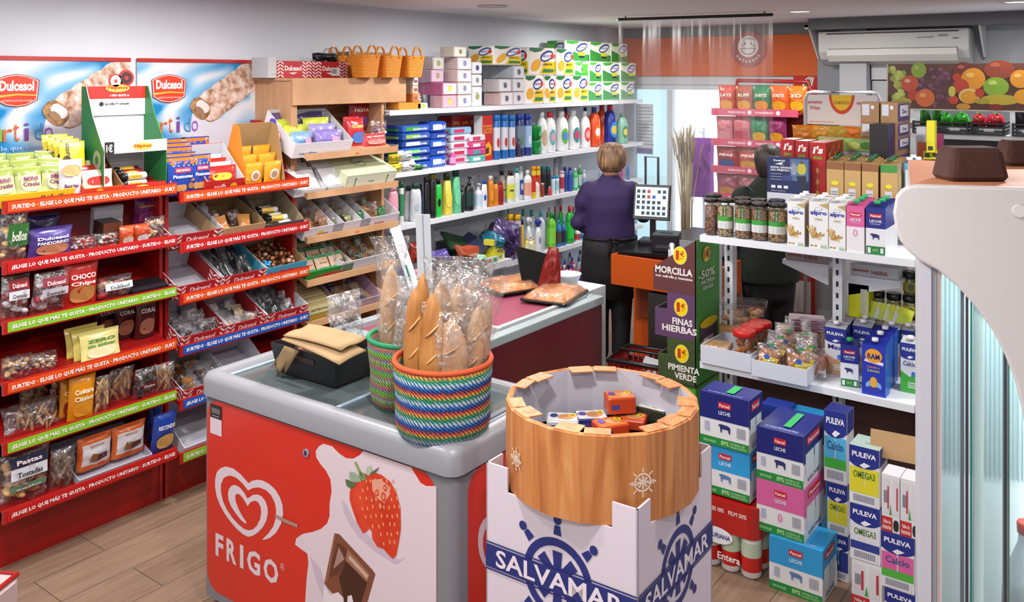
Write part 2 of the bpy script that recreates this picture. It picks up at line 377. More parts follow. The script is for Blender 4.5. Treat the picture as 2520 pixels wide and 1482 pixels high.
b=MB();b.box(DX0+.05,yy+.02,.12,-3.93,yy+.03,DZ-.05,m_pane);b.build('glass_pane',dr)
b=MB();b.tube([(-4.0,yy-.01,.85),(-4.0,yy-.05,.87),(-4.0,yy-.05,1.3),(-4.14,yy-.05,1.3),(-4.14,yy-.05,.87),(-4.14,yy-.01,.85)],.014,M('#26323a',.3));b.build('pull_handle',dr)
b=MB();b.box(-4.27,yy-.0035,1.32,-4.08,yy-.0005,1.82,M('#dfe3e6'));
for i in range(12):b.rect(-4.25,1.78-i*.033,-4.11+.02*(i%3),1.786-i*.033,M('#7d8790'),y=yy-.004)
b.rect(-4.26,1.33,-4.09,1.38,M('#8583b5'),y=yy-.004)
b.build('notice_sheet',label='printed paper notice taped on the narrow glass door leaf',cat='notice')
b=MB();b.box(-9,BY+0.4,-0.12,3,BY+9,-0.02,M('#f2f2f0'));st(b,'pavement')
b=MB();b.pillow(.3,.62,.12,M('#8c3f9a',.8),5,crumple=.3);g=pty(1722,480,BY+.75)
b.build('hanging_garment',loc=(g.x,g.y,g.z-.02),rot=(0,0,.3),label='purple garment hanging outside the shop door',cat='garment')
b=MB();b.tube([(g.x,g.y+.1,g.z+.66),(g.x,g.y,g.z+.66)],.008,M('#dfe3e8'));b.tube([(g.x,g.y+.1,-0.02),(g.x,g.y+.1,g.z+.7)],.012,M('#c9d2dc'));b.build('clothes_stand',label='thin steel stand outside carrying the purple garment',cat='stand')
b=MB();b.box(-.2,-.15,0,.2,.15,.5,M('#3c86c9'),tap=-.1);b.box(-.23,-.18,.42,.23,.18,.5,M('#4a97d8'),tap=0)
b.build('plastic_tub',loc=(g.x+.1,g.y-.22,-.02),label='blue plastic tub outside below the purple garment',cat='tub')
g=pty(1690,520,BY-.3);rt=empty('dried_grass',(g.x,g.y,0),label='tall bundle of dried wheat standing in a pot by the door',cat='plant')
b=MB();b.lathe([(.07,0),(.1,.02),(.12,.3),(.11,.3),(.1,.28),(0,.28)],M('#b59c6a',.7),16);b.build('pot',rt)
b=MB();rnd=random.Random(3)
for i in range(46):
 a=rnd.random()*6.28;q=rnd.random()**.5;px,py=.05*q*math.cos(a),.05*q*math.sin(a);t=1.25+rnd.random()*.25;k=.07*rnd.random()
 b.tube([(px,py,.25),(px*1.1,py*1.1,.9),(px*1.1+k*math.cos(a),py+k*math.sin(a),t)],[.004,.004,.003],M('#c9bc98',.9),4)
 b.tube([(px*1.1+k*.9*math.cos(a),py+k*.9*math.sin(a),t-.06),(px*1.1+k*1.2*math.cos(a),py+k*1.2*math.sin(a),t+.09),(px*1.1+k*1.7*math.cos(a),py+k*1.7*math.sin(a),t+.16)],[.004,.008,.002],M('#b5a888',.9),5)
b.build('stalks',rt)
b=MB();c=pty(1981,210,BY-.015);b.box(-.1,-.006,-.16,.12,0,.1,M('#c3201c',.5));mw=M('#f1efee')
for i in range(4):b.poly([(-.03+i*.02,-.02),(.0+i*.02,.05),(.04+i*.015,.08),(.03+i*.015,.04),(.0+i*.02,-.03)],mw,o=(0,-.006,0))
b.ell(.02,-.08,.03,.05,mw,o=(0,-.0065,0));b.build('fire_sign',loc=c,label='red and white fire sign high on the wall right of the door',cat='sign')
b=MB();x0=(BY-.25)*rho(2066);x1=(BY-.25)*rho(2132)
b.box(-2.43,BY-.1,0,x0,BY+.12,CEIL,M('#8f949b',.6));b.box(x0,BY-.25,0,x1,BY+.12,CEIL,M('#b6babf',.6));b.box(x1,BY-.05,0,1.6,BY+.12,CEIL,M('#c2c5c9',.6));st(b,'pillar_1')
b=MB();b.box(x1+.01,BY-.14,2.07,x1+.85,BY-.052,2.2,M('#cdd0d4'));b.box(x1+.01,BY-.12,1.75,x1+.85,BY-.052,2.06,M('#bfc3c7'));b.box(x1+.01,BY-.13,1.72,x1+.85,BY-.052,1.75,M('#dcdfe2'));st(b,'trim_3')
b=MB();b.box(-2.38,BY-.5,2.485,RX,BY-.26,CEIL,M('#6f7073',.7));st(b,'beam_1')
ac=empty('air_conditioner',(-1.78,7.5,2.2),(0,0,.0),'long white wall air conditioner under a flat tray high on the back wall','air conditioner')
m_ac=M('#dcddda',.4)
b=MB();b.prism([(-.25,.0),(-.2,-.01),(-.05,.04),(0,.1),(.01,.25),(-.0,.27),(-.25,.27)],(-.57,-.02,0),(0,-1,0),(0,0,1),1.14,m_ac);b.build('casing',ac,bevel=.008)
b=MB();b.prism([(0,0),(.05,.05),(.053,.1),(.045,.1),(.04,.055),(-.005,.01)],(-.49,-.0,.02),(0,-1,0),(0,0,1),.98,M('#e6e6e2',.4));b.build('air_flap',ac)
b=MB();b.box(-.49,-.026,.095,.49,-.02,.125,M('#1c1c1c'));
for i in range(3):b.box(-.47+i*.33,-.03,.1,-.19+i*.33,-.026,.106,M('#54504a'))
b.box(-.5,-.036,.245,.5,-.028,.255,M('#2e2e2e'));b.build('air_slot',ac)
b=MB();b.rect(.36,.21,.42,.225,M('#9a9a98'),y=-.037);b.rect(.46,.19,.5,.197,M('#55544f'),y=-.037);b.text('airwell',.2,.2,.12,.012,M('#8e8e8a'),o=(0,-.037,0));b.build('marking',ac)
tr=MB();tr.box(-1.28/2,-.16,.305,.66,.22,.325,m_white);tr.box(-.64,-.16,.29,.66,-.15,.325,m_white)
for sx in(-.64,.64):tr.prism([(0,0),(.3,0),(.3,-.02),(.06,-.26),(0,-.26)],(sx,.24,.305),(0,-1,0),(0,0,1),.012,m_white)
tr.build('bracket_shelf',ac)
p0=ptz(1522,48,2.55);p1=ptz(1902,36,2.55);d=(p1-p0)
b=MB();b.tube([p0+d*t for t in(0,.25,.5,.75,1)],.012,M('#151515',.4));rl=b.build('sheet_rail',label='thin black rail under the ceiling holding a clear sheet',cat='rail')
b=MB();b.tube([p0+d*.05,p0+d*.05+Vector((0,0,.03))],.005,M('#333'));b.tube([p0+d*.95,p0+d*.95+Vector((0,0,.03))],.005,M('#333'));b.build('hook',rl)
m_sheet=glass('hanging_sheet',0.06,(0.97,0.97,0.98),0.18,0.07,(0.95,0.93,0.93))
b=MB();nx=40;nn=Vector((-d.y,d.x,0)).normalized()
vs_=[tuple(p0+d*(i/nx)+nn*(.012*math.sin(i*.7)+.005*math.sin(i*1.7))*(.4+j*.3)+Vector((0,0,-.01-j*.37)))for j in range(5)for i in range(nx+1)]
fs_=[(j*(nx+1)+i,j*(nx+1)+i+1,(j+1)*(nx+1)+i+1,(j+1)*(nx+1)+i)for j in range(4)for i in range(nx)]
b.add(vs_,fs_,m_sheet,True);b.build('protective_sheet',label='clear plastic protective sheet hanging from the black ceiling rail',cat='sheet')
# PACKAGING KINDS (front faces local -y, base at z = 0)
m_kraft=M('#b08d63',.75,noise_amt=.08,nscale=12);m_card=M('#b9bac6',.7);m_cardd=M('#9c8a6d',.75)
f_clear=film('clear_film',.28,scale=24);f_soft=film('soft_film',.16,scale=30,white=.04);f_milky=film('milky_film',.3,(.95,.96,.98),14,.2,.5,.22)
f_spark=film('sparkling_film',.4,scale=34,rough=.1,bump=.9,white=.14)
def rim_tray(w,d,h,wall=.004,out='#c9ccd8',inn='#c3c6d2',front=None,art=None,hb=None):
 """open cardboard tray; hb: height at the back. art(b, w, h) draws on the front"""
 hb=hb or h;mo,mi_=M(out,.65),M(inn,.7);mf=M(front,.6)if front else mo;b=MB();t=wall
 b.box(-w/2,0,0,w/2,t,h,mo,front=mf,side=mf);b.box(-w/2,d-t,0,w/2,d,hb,mo,front=mi_)
 for s in(-1,1):
  x0=s*w/2-(t if s>0 else 0);v=[(x0,t,0),(x0+t,t,0),(x0+t,d-t,0),(x0,d-t,0),(x0,t,h),(x0+t,t,h),(x0+t,d-t,hb),(x0,d-t,hb)]
  b.add(v,[(0,1,5,4),(1,2,6,5),(2,3,7,6),(3,0,4,7),(4,5,6,7),(3,2,1,0)],[mo,mi_ if s<0 else mf,mo,mf if s<0 else mi_,mi_,mo])
 b.box(-w/2+t,t,0,w/2-t,d-t,t,mi_)
 if art:art(b,w,h,d)
 return b
def chevrons(b,x0,z0,w,h,cols,T=None,o=(0,0,0),xd=(1,0,0)):
 mw=M('#efe8ea');n=max(3,int(h/.019));cw=w/cols;sh=h/n
 for c in range(cols):
  up=1 if c%2 else-1
  for i in range(n):
   a=z0+i*sh+sh*.3;dz=sh*.7*up;x=x0+c*cw+cw*.08;x2=x0+(c+1)*cw-cw*.08
   q=[(x,a-dz/2),(x2,a+dz/2),(x2,a+dz/2+sh*.48),(x,a-dz/2+sh*.42)]
   b.poly([(p[0],min(z0+h,max(z0,p[1])))for p in q],mw,o=o,xd=xd)
def art_red(b,w,h,d):
 m=M('#ab2228')
 chevrons(b,-w/2,0,w*.2,h,2);chevrons(b,w/2-w*.2,0,w*.2,h,2)
 b.text('Dulcesol',0,h*.4,w*.42,h*.36,M('#f0e6e6'),center=True,bold=.03)
 b.poly([(-.1*w,.28*h),(.12*w,.3*h),(.02*w,.18*h)],M('#f0e6e6'))
 chevrons(b,0,0,d*.35,h,3,o=(-w/2,d*.35,0),xd=(0,-1,0))
def lumps(b,x0,y0,z0,x1,y1,z1,n,r,mats,seed=0,sc=(1,.8,.55)):
 rnd=random.Random(seed)
 for i in range(n):
  R=Euler((rnd.uniform(-.6,.6),rnd.uniform(-.6,.6),rnd.uniform(0,6))).to_matrix()
  b.sphere((rnd.uniform(x0,x1),rnd.uniform(y0,y1),rnd.uniform(z0,z1)),r*rnd.uniform(.8,1.15),mats[i%len(mats)],8,sc=sc,R=R)
def filled_bag(w,h,t,cols,seed=0,n=16,r=.02,sc=(1,.8,.55),flm=None,band=None,art=None,name='wrapper',fill='filling',lie=False):
 """clear bag with its filling; returns the root mesh (the wrapper) with the filling as its part"""
 b=MB();su=b.pillow(w,h,t,flm or f_clear,seed,crumple=.22,paint=band)
 if art:art(b,su,w,h,t)
 def done(nm,**k):
  o=b.build(nm,**k);c=MB();lumps(c,-w*.36,-t*.22,h*.1,w*.36,t*.22,h*.78,n,r,[M(x,.6,noise_amt=.12,nscale=60)for x in cols],seed,sc)
  c.build(fill,o);return o
 return done
def flat_bag(w,h,t,col,seed=0,band=None,art=None,crumple=.1,rough=.3,nx=10,nz=12):
 b=MB();su=b.pillow(w,h,t,M(col,rough,coat=.3),seed,crumple=crumple,paint=band,nx=nx,nz=nz)
 b.rect(-w/2,h,w/2,h+.006,M(col,rough),y=0)
 if art:art(b,su,w,h,t)
 return b
def stext(b,su,t,cx,cz,w,h,mat,bold=.03):
 b.text(t,cx,cz,w,h,mat,warp=su,center=True,bold=bold,eps=.002)
def bars(mat_a,mat_b,lo,hi):return lambda fx,fz:mat_b if lo<=fz<=hi else mat_a
# POSTERS
def pastry_mat():
 m,n,l,b=nodes('poster_sky');tc=N(n,'TexCoord');mp=N(n,'Mapping');mp.inputs['Scale'].default_value=(1.6,1,3.2);mp.inputs['Rotation'].default_value=(0,.5,0)
 l.new(tc.outputs['Object'],mp.inputs[0]);nz=N(n,'TexNoise');nz.inputs['Scale'].default_value=1.5;nz.inputs['Detail'].default_value=1;nz.inputs['Distortion'].default_value=1;l.new(mp.outputs[0],nz.inputs[0])
 r=N(n,'ValToRGB');cr=r.color_ramp;cr.elements[0].position=.35;cr.elements[0].color=hexc('#1f86c4')+(1,);cr.elements[1].position=.57;cr.elements[1].color=hexc('#dfe3ea')+(1,)
 e=cr.elements.new(.47);e.color=hexc('#8cc0e2')+(1,);l.new(nz.outputs[0],r.inputs[0]);l.new(r.outputs[0],b.inputs['Base Color']);b.inputs['Roughness'].default_value=.22;return m
m_sky=pastry_mat();m_roll=ramp_mat('sugared_roll',[(.35,'#9c6f52'),(.52,'#d9b8a4'),(.7,'#f0e6e6')],wscale=26,detail=5,rough=.4)
m_rolld=ramp_mat('toasted_roll',[(.35,'#6e4a2c'),(.6,'#b98d5c')],wscale=40,detail=5,rough=.4)
def blob(cx,cz,rx,rz,rot=0,sq=2.6,n=28):
 o=[]
 for i in range(n):
  a=2*PI*i/n;ca,sa=math.cos(a),math.sin(a);x=rx*abs(ca)**(2/sq)*(1 if ca>0 else-1);z=rz*abs(sa)**(2/sq)*(1 if sa>0 else-1)
  o.append((cx+x*math.cos(rot)-z*math.sin(rot),cz+x*math.sin(rot)+z*math.cos(rot)))
 return o
def poster(logo_x,url):
 W,Hh=.765,.52;b=MB();b.box(-W/2,-.006,0,W/2,0,Hh,m_sky,side=M('#e0e0e4'),top=M('#e0e0e4'));b.box(-W/2,-.014,Hh,W/2,.0,Hh+.02,M('#b5241d',.4))
 y=-.006
 k=dict(o=(0,y,0),eps=.001)
 b.poly([(-.05,.25),(.38,.13),(.38,.02),(-.1,.0)],M('#d5d6e2',.3),**k)
 clip=lambda P:[(min(W/2-.002,p[0]),min(Hh-.002,p[1]))for p in P]
 for i in range(5):
  b.poly(clip(blob(.075+i*.08,.285+i*.05,.092,.09,.5)),m_roll,o=(0,y,0),eps=.0045-i*.0006)
  b.poly(clip(blob(.09+i*.08,.257+i*.05,.085,.06,.55)),m_rolld,o=(0,y,0),eps=.0041-i*.0006)
 b.poly(blob(-.005,.262,.05,.068,.8),m_rolld,o=(0,y,0),eps=.0051)
 b.poly(blob(.01,.272,.045,.028,-.6),M('#e6dcdc',.35),o=(0,y,0),eps=.0056)
 b.poly(blob(-.01,.248,.018,.03,.9),M('#9a7a5c',.4),o=(0,y,0),eps=.006)
 cx,cz=logo_x,.375
 sh=[(-.105,.05),(-.05,.072),(0,.08),(.05,.072),(.105,.05),(.097,-.045),(.05,-.07),(0,-.078),(-.05,-.07),(-.097,-.045)]
 for q,mm,e in((1.0,'#a52f2a',.0065),(.95,'#f0e6e6',.007),(.91,'#d9432a',.0075)):b.poly([(cx+p[0]*q,cz+p[1]*q)for p in sh],M(mm,.3),o=(0,y,0),eps=e)
 b.text('Dulcesol',cx,cz-.002,.158,.05,M('#f3eef0'),o=(0,y,0),eps=.0085,center=True,bold=.04)
 b.poly([(cx-.09,cz-.022),(cx,cz-.014),(cx+.09,cz-.02),(cx+.09,cz-.026),(cx,cz-.022),(cx-.09,cz-.033)],M('#f0b33c'),o=(0,y,0),eps=.0085)
 b.text('ALIMENTACIÓN DE CALIDAD',cx,cz-.052,.14,.011,M('#e8c5bd'),o=(0,y,0),eps=.0085,center=True)
 for i,(ch_,cl)in enumerate(zip('Surtido',('#8cb63a','#7fae3c','#d9662c','#e0622a','#7b4fa0','#5f93c8','#9a5fc0'))):
  b.text(ch_,-.345+i*.047,.135,.042 if ch_ not in 'ti' else.024,.1 if ch_=='S' else(.085 if ch_ in 'tid' else.06),M(cl,.3),o=(0,y,0),eps=.0065,bold=-.004)
 b.text('todo lo que necesitas',-.35,.085,.34,.03,M('#a9c6e4'),o=(0,y,0),eps=.0065)
 if url:b.text('www.dulcesol.es',.2,.035,.13,.017,M('#7a4a6a'),o=(0,y,0),eps=.0065)
 return b.build('wall_poster')
def yl(u,x):return x/rho(u)
y0=1.752;inst('poster1',lambda:poster(-.19,False),(WX+.012,2.135,1.655),FX,'blue bakery poster with red top rail above the far left rack','poster')
inst('poster2',lambda:poster(-.2,True),(WX+.012,2.94,1.655),FX,'blue bakery poster with red top rail and web address beside the wooden display','poster')
# RED BISCUIT RACKS
m_red=M('#a61813',.38,coat=.2);m_red2=M('#96110f',.42);LIPX=-3.87;TILT=math.radians(20)
TXTA='SURTIDO · ELIGE LO QUE MÁS TE GUSTA · PRODUCTO UNITARIO · SURT';TXTB='¡ELIGE LO QUE MÁS TE GUSTA · PRODUCTO UNITARIO · SURTIDO · ELIGE'
def rack(y0,y1,zs,lips,label,tall=False):
 yc=(y0+y1)/2;W=y1-y0;r=empty('biscuit_rack',(0,yc,0),FX,label,'display rack')
 X=lambda x:-x
 for s in(-1,1):
  b=MB();x=s*(W/2-.01)
  top=1.84 if(tall and s>0)else 1.6
  pts=[(3.985,0),(4.37,0),(4.37,top),(4.3,top)]+([(4.22,top-.04),(4.1,top-.2),(4.02,top-.32)]if tall and s>0 else[(4.1,1.6)])+[(3.985,1.5)]
  b.prism(pts,(x+.009,0,0),(0,1,0),(0,0,1),.018,m_red);b.build('side_panel',r,bevel=.003)
 b=MB();b.box(-W/2+.022,4.34,.26,W/2-.022,4.355,1.68 if tall else 1.6,m_red2);b.build('back_panel',r)
 b=MB();b.box(-W/2+.021,3.99,0,W/2-.021,4.335,.2,m_red2);b.build('plinth',r)
 for i,(z,(col,txt))in enumerate(zip(zs,lips)):
  b=MB();ct,sn=math.cos(TILT),math.sin(TILT);dep=.4
  b.prism([(3.875,z),(3.875+dep,z+dep*math.tan(TILT)),(3.875+dep,z+.012+dep*math.tan(TILT)),(3.875,z+.012)],(W/2-.022,0,0),(0,1,0),(0,0,1),W-.044,m_red2);sh=b.build('shelf',r)
  b=MB();b.box(-W/2+.002,3.862,z-.004,W/2-.002,3.874,z+.05,m_red);b.box(-W/2+.02,3.8595,z+.003,W/2-.006,3.8622,z+.045,M(col,.35))
  b.text(txt,-W/2+.035,z+.011,W-.05,.026,M('#e9e3e3'),o=(0,3.8595,0),bold=.035);b.build('price_rail',sh)
 return r
OR,RD,GN,BL='#d24a16','#b3181a','#7fb52c','#1f4fa8'
ZA=[1.53,1.277,1.03,.776,.527,.243];ZB=[1.482,1.235,.983,.73,.465,.204]
rack(1.66,2.462,ZA,[(OR,TXTA),(RD,TXTB),(GN,TXTB),(OR,TXTA),(GN,TXTB),(RD,TXTB)],'red biscuit rack with six tilted shelves under the first poster')
rack(2.474,3.285,ZB,[(OR,TXTA),(RD,TXTA),(OR,TXTA),(BL,TXTA),(BL,TXTB),(GN,TXTA)],'red biscuit rack holding open cardboard trays beside the wooden display',True)
def slope(u0,u1,z,back=0.012,lx=-3.885,tilt=TILT,zl=.012):
 """position on a tilted shelf whose front edge is at (lx, z): returns loc, rot, width"""
 a,c=yl(u0,lx),yl(u1,lx)
 return(lx-back*math.cos(tilt),(a+c)/2,z+zl+.001+back*math.tan(tilt)),(tilt,0,PI/2),c-a
def up(u0,u1,z,back,lean=0.0,lx=-3.885,tilt=TILT):
 a,c=yl(u0,lx-back),yl(u1,lx-back);return(lx-back,(a+c)/2,z+.014+(back+.0)*math.tan(tilt)),(lean,0,PI/2),c-a
CT=[]
def put(b,name,p,label,cat,group=None,**k):
 return b.build(name,loc=p[0],rot=p[1],label=label,cat=cat,group=group,**k)
def rows_of(parent_fn):pass
z=ZA[0];S1='on top of the far left rack'
p=slope(-12,182,z,.01);w=p[2]
def a_yel(b,w,h,d):b.text('Mini Cracks',.02,.015,.09,.03,M('#6a2a5a'));b.text('One',.1,.015,.035,.03,M('#4b7a2c'))
b=rim_tray(w,.26,.06,out='#e2c11c',inn='#e5cc50',front='#e8c31c',art=a_yel,hb=.085);tr_=put(b,'display_tray',p,'yellow cardboard tray of olive snack bags '+S1,'tray')
def green_art(b,su,w,h,t):
 b.poly([(x,zz)for x,zz in blob(0,h*.5,w*.36,h*.3)],M('#d6d3a4',.3),warp=su,eps=.001);stext(b,su,'MINI',0,h*.56,w*.5,h*.14,M('#7b2a63'));stext(b,su,'Cracks',0,h*.38,w*.6,h*.14,M('#7b2a63'))
k=0
for row,(bk,hh)in enumerate(((.05,.1),(.12,.11),(.19,.12))):
 for i in range(3):
  pp=slope(-10+i*62+row*6,58+i*62+row*6,z,bk);k+=1
  b=flat_bag(pp[2],.13,.05,['#c9c98a','#b8bf74','#d5d2b0'][i],k,bars(M('#c2c88c',.3),M('#8fa04a',.3),.75,1),green_art)
  o=put(b,'snack_bag',((pp[0][0],pp[0][1],pp[0][2]+.012),(TILT-.35-.1*(2-row),.1*(i-1),PI/2)),'','bag','olive snack bags in the yellow tray')
  tag(o,'pale green olive snack bag in the yellow tray, '+['front','middle','rear'][row]+' row '+['left','centre','right'][i])
def bar_art(b,su,w,h,t):
 b.poly(blob(-.2*w,h*.45,w*.14,h*.2,.6),M('#5b3a1d'),warp=su,eps=.0015);b.text('Tramuntto',w*.33,h*.1,h*.75,w*.2,M('#2b2a18'),xd=(0,0,1),yd=(-1,0,0),warp=su)
for i,lb in enumerate(['','','','']):
 pp=up(108+i*14,172+i*14,z,.2-i*.028)
 b=flat_bag(pp[2],.16,.022,'#e3d01f',40+i,bars(M('#e3d01f',.3),M('#f0e25a',.3),.86,1),bar_art)
 put(b,'chocolate_pack',((pp[0][0],pp[0][1],pp[0][2]+.05),(-.15,0,PI/2)),'yellow almond chocolate pack, '+['rearmost','third','second','frontmost'][i]+' in the row above the yellow tray','packet','yellow chocolate packs')
pp=slope(150,208,z,.03);b=flat_bag(pp[2],.17,.03,'#d7d2dc',51,None,lambda b,su,w,h,t:(b.poly(blob(0,h*.75,w*.4,h*.15),M('#caa06a'),warp=su,eps=.001),stext(b,su,'Barritas',0,h*.3,w*.6,h*.1,M('#6a2a5a'))))
put(b,'cereal_bag',(pp[0],(.05,0,PI/2)),'white bag of rolled wafers between the yellow tray and orange box','bag')
p=slope(206,303,z,.01)
b=rim_tray(p[2],.26,.05,out='#d6481f',inn='#8e6a45',front='#d9481d',hb=.13,art=lambda b,w,h,d:(b.ell(-.02,.028,.018,.018,M('#f0c020')),b.text('Delicias',.0,.008,.06,.014,M('#fff0e0'))));put(b,'display_tray',p,'orange cardboard tray of wafer packs '+S1,'tray')
for i in range(4):
 pp=slope(214,290,z,.04+i*.05);b=flat_bag(pp[2],.1,.02,['#e9d6b8','#b32a22'][i%2],60+i,None,lambda b,su,w,h,t:b.poly(blob(0,h*.55,w*.36,h*.2),M('#b5231c'),warp=su,eps=.001))
 put(b,'wafer_pack',((pp[0][0],pp[0][1],pp[0][2]+.008),(TILT-.5,0,PI/2)),'red and cream wafer pack in the orange tray, '+['frontmost','second','third','rearmost'][i],'packet','wafer packs in the orange tray')
p=slope(262,415,z,.02);w=p[2];r=empty('cardboard_display',(p[0][0],p[0][1],p[0][2]),FX,'green cardboard counter display with red header and two biscuit levels','display stand')
gm=M('#1f7a3c',.5)
for s in(-1,1):
 b=MB();b.prism([(0,.0),(.2,.07),(.2,.5),(.16,.5),(.1,.36),(0,.2),(0,.12),(.0,.1)],(s*w/2+.002,0,0),(0,1,0),(0,0,1),.004,M('#d0d3dc'),cap=gm if s<0 else M('#d0d3dc'))if s<0 else b.prism([(0,.0),(.2,.07),(.2,.5),(.16,.5),(.1,.36),(0,.2),(0,.12),(.0,.1)],(w/2+.002,0,0),(0,1,0),(0,0,1),.004,gm)
 if s<0:
  q=s*w/2-.0021;k=dict(o=(q,0,0),xd=(0,-1,0));b.prism([(-.2,.07),(-.0,.0),(-.0,.2),(-.1,.36),(-.16,.5),(-.2,.5)],(q,0,0),(0,-1,0),(0,0,1),.0008,gm)
  b.ell(-.06,.16,.035,.045,M('#9aa196'),**k);b.ell(-.06,.16,.014,.02,gm,o=(q,0,0),xd=(0,-1,0),eps=.002);b.ell(-.13,.1,.035,.045,M('#2a1a14'),**k);b.ell(-.13,.1,.014,.02,M('#c8c8c0'),o=(q,0,0),xd=(0,-1,0),eps=.002)
 b.build('side_panel',r)
b=MB();b.box(-w/2,.196,.07,w/2,.2,.5,M('#ccd0da'));b.build('back_panel',r)
b=MB();b.box(-w/2+.004,.0,.19,w/2-.004,.18,.194,M('#c6cad4'));b.box(-w/2,-.004,.19,w/2,.0,.245,M('#dfe2e6'));b.rect(-w/2,.19,-w/2+.045,.245,M('#1b1b1e'),y=-.004)
b.text('1€',-w/2+.006,.198,.03,.036,M('#f5f5f5'),o=(0,-.005,0),bold=.03);b.ell(.03,.217,.05,.016,M('#f0c63a'),o=(0,-.005,0));b.text('Filipinos',.03,.206,.085,.022,M('#b3201c'),o=(0,-.006,0),center=True);b.build('upper_level',r)
b=MB();b.box(-w/2,.185,.44,w/2,.19,.5,M('#c8231d'));b.box(-w/2,.186,.36,w/2,.19,.44,M('#e8eaee'));b.lathe([(.035,0),(.035,.004)],M('#c8231d'),24,T=Matrix.Translation((-.0,.187,.525))@Matrix.Rotation(PI/2,4,'X'));b.lathe([(.04,0),(.04,.004)],M('#c8231d'),24,T=Matrix.Translation((.055,.187,.54))@Matrix.Rotation(PI/2,4,'X'))
k=dict(o=(0,.183,0));b.ell(0,.525,.026,.028,M('#d9d2c6'),**k);b.ell(.0,.525,.008,.009,M('#c8231d'),o=(0,.182,0));b.ell(.055,.54,.03,.03,M('#33191a'),**k);b.ell(.055,.54,.01,.01,M('#c8231d'),o=(0,.182,0))
b.ell(.01,.49,.06,.018,M('#f2d24a'),**k);b.text('Filipinos',.01,.48,.1,.024,M('#a81c18'),o=(0,.181,0),center=True);b.text('1 AÑO GRATIS de',.02,.45,.1,.013,M('#f4efef'),o=(0,.184,0),center=True)
b.ell(-.07,.415,.011,.011,M('#1c1c1e'),o=(0,.185,0));b.text('Spotify Premium',-.055,.405,.125,.018,M('#24252a'),o=(0,.185,0));b.build('header_card',r)
def roll_pack(c1,c2,txt='Filipinos'):
 def mk():
  b=MB();L=.13;R_=.017;prof=[(.004,0),(R_,.006),(R_,.03),(R_,.1),(R_,L-.006),(.004,L)]
  b.lathe(prof,M(c1,.25),12,T=Matrix.Translation((-L/2,0,R_))@Matrix.Rotation(PI/2,4,'Y'),mats=[M('#1b1b1f',.25),M('#1b1b1f',.25),M(c2,.25),M(c1,.25),M(c1,.25)])
  def wr(p,e):a=(p[2]-R_)/(R_+e);a=max(-1,min(1,a));return Vector((p[0],-math.sqrt(max(0,1-a*a))*(R_+e),p[2]))
  b.ell(.0,R_,.035,.011,M('#f3cf3a'),warp=wr,eps=.0006,n=14);b.text(txt,0,R_*.7,.06,.012,M('#a01c18'),warp=wr,center=True,eps=.0012);return b.build('biscuit_roll')
 return mk
for lvl,(zz,items)in enumerate(((.195,2),(.022,6))):
 for i in range(items):
  yb=.03+(i%3)*.036;zi=zz+(i//3)*.035+(.036*.36*(i%3)if lvl else 0)
  pal=[('#d8dbe0','#cfd6b8'),('#8e1f1c','#a5281f'),('#5a2018','#d8b23a')][i%3]
  lb='chocolate biscuit roll, '+['front','second','third','upper front','upper second','upper third'][i]+(' one on the upper level' if lvl==0 else ' one, lower level')+' of the green display'
  inst('roll%d'%(i%3),roll_pack(*pal),(p[0][0]-yb,p[0][1]+.004,p[0][2]+zi),FX,lb,'biscuits','biscuit rolls in the green display')
b=MB();b.box(-w/2,.0,.0,w/2,.004,.04,M('#b3201c'));b.ell(.03,.02,.04,.013,M('#f0c63a'),o=(0,0,0));b.text('Filipinos',.03,.012,.07,.016,M('#8b1a18'),center=True,eps=.003);b.build('lower_front',r)
def gen_item(kind,w,h,t,cols,seed,txt=None):
 if kind=='bag':
  def art(b,su,w,h,t):
   if len(cols)>1:b.poly(blob(0,h*.32,w*.36,h*.2),M(cols[1],.4),warp=su,eps=.001)
   if txt:
    for i,s in enumerate(txt.split('|')):stext(b,su,s,0,h*(.66-.16*i),w*.7,h*.11,M(cols[2]if len(cols)>2 else '#f0ecec'))
  return flat_bag(w,h,t,cols[0],seed,None,art)
 if kind=='box':
  b=MB();b.box(-w/2,0,0,w/2,t,h,M(cols[0],.4),front=M(cols[-1],.4))
  if txt:b.text(txt,0,h*.4,w*.8,h*.3,M('#f2eeee'),center=True)
  return b
 if kind=='clear':return filled_bag(w,h,t,cols,seed,n=14,r=min(w,h)*.17)
 if kind=='sticks':return filled_bag(w,h,t,cols,seed,n=18,r=.012,sc=(.6,.6,3.2))
 if kind=='label':
  def art(b,su,w,h,t):
   if txt:
    for s,cz,hh,bg,fg in txt:b.poly([(-w*.36,h*cz),(w*.36,h*cz),(w*.36,h*(cz+hh)),(-w*.36,h*(cz+hh))],M(bg,.4),warp=su,eps=.001);stext(b,su,s,0,h*(cz+hh*.25),w*.5,h*hh*.45,M(fg))
  return filled_bag(w,h,t,cols,seed,n=22,r=min(w,.16)*.16,art=art)
seed=100
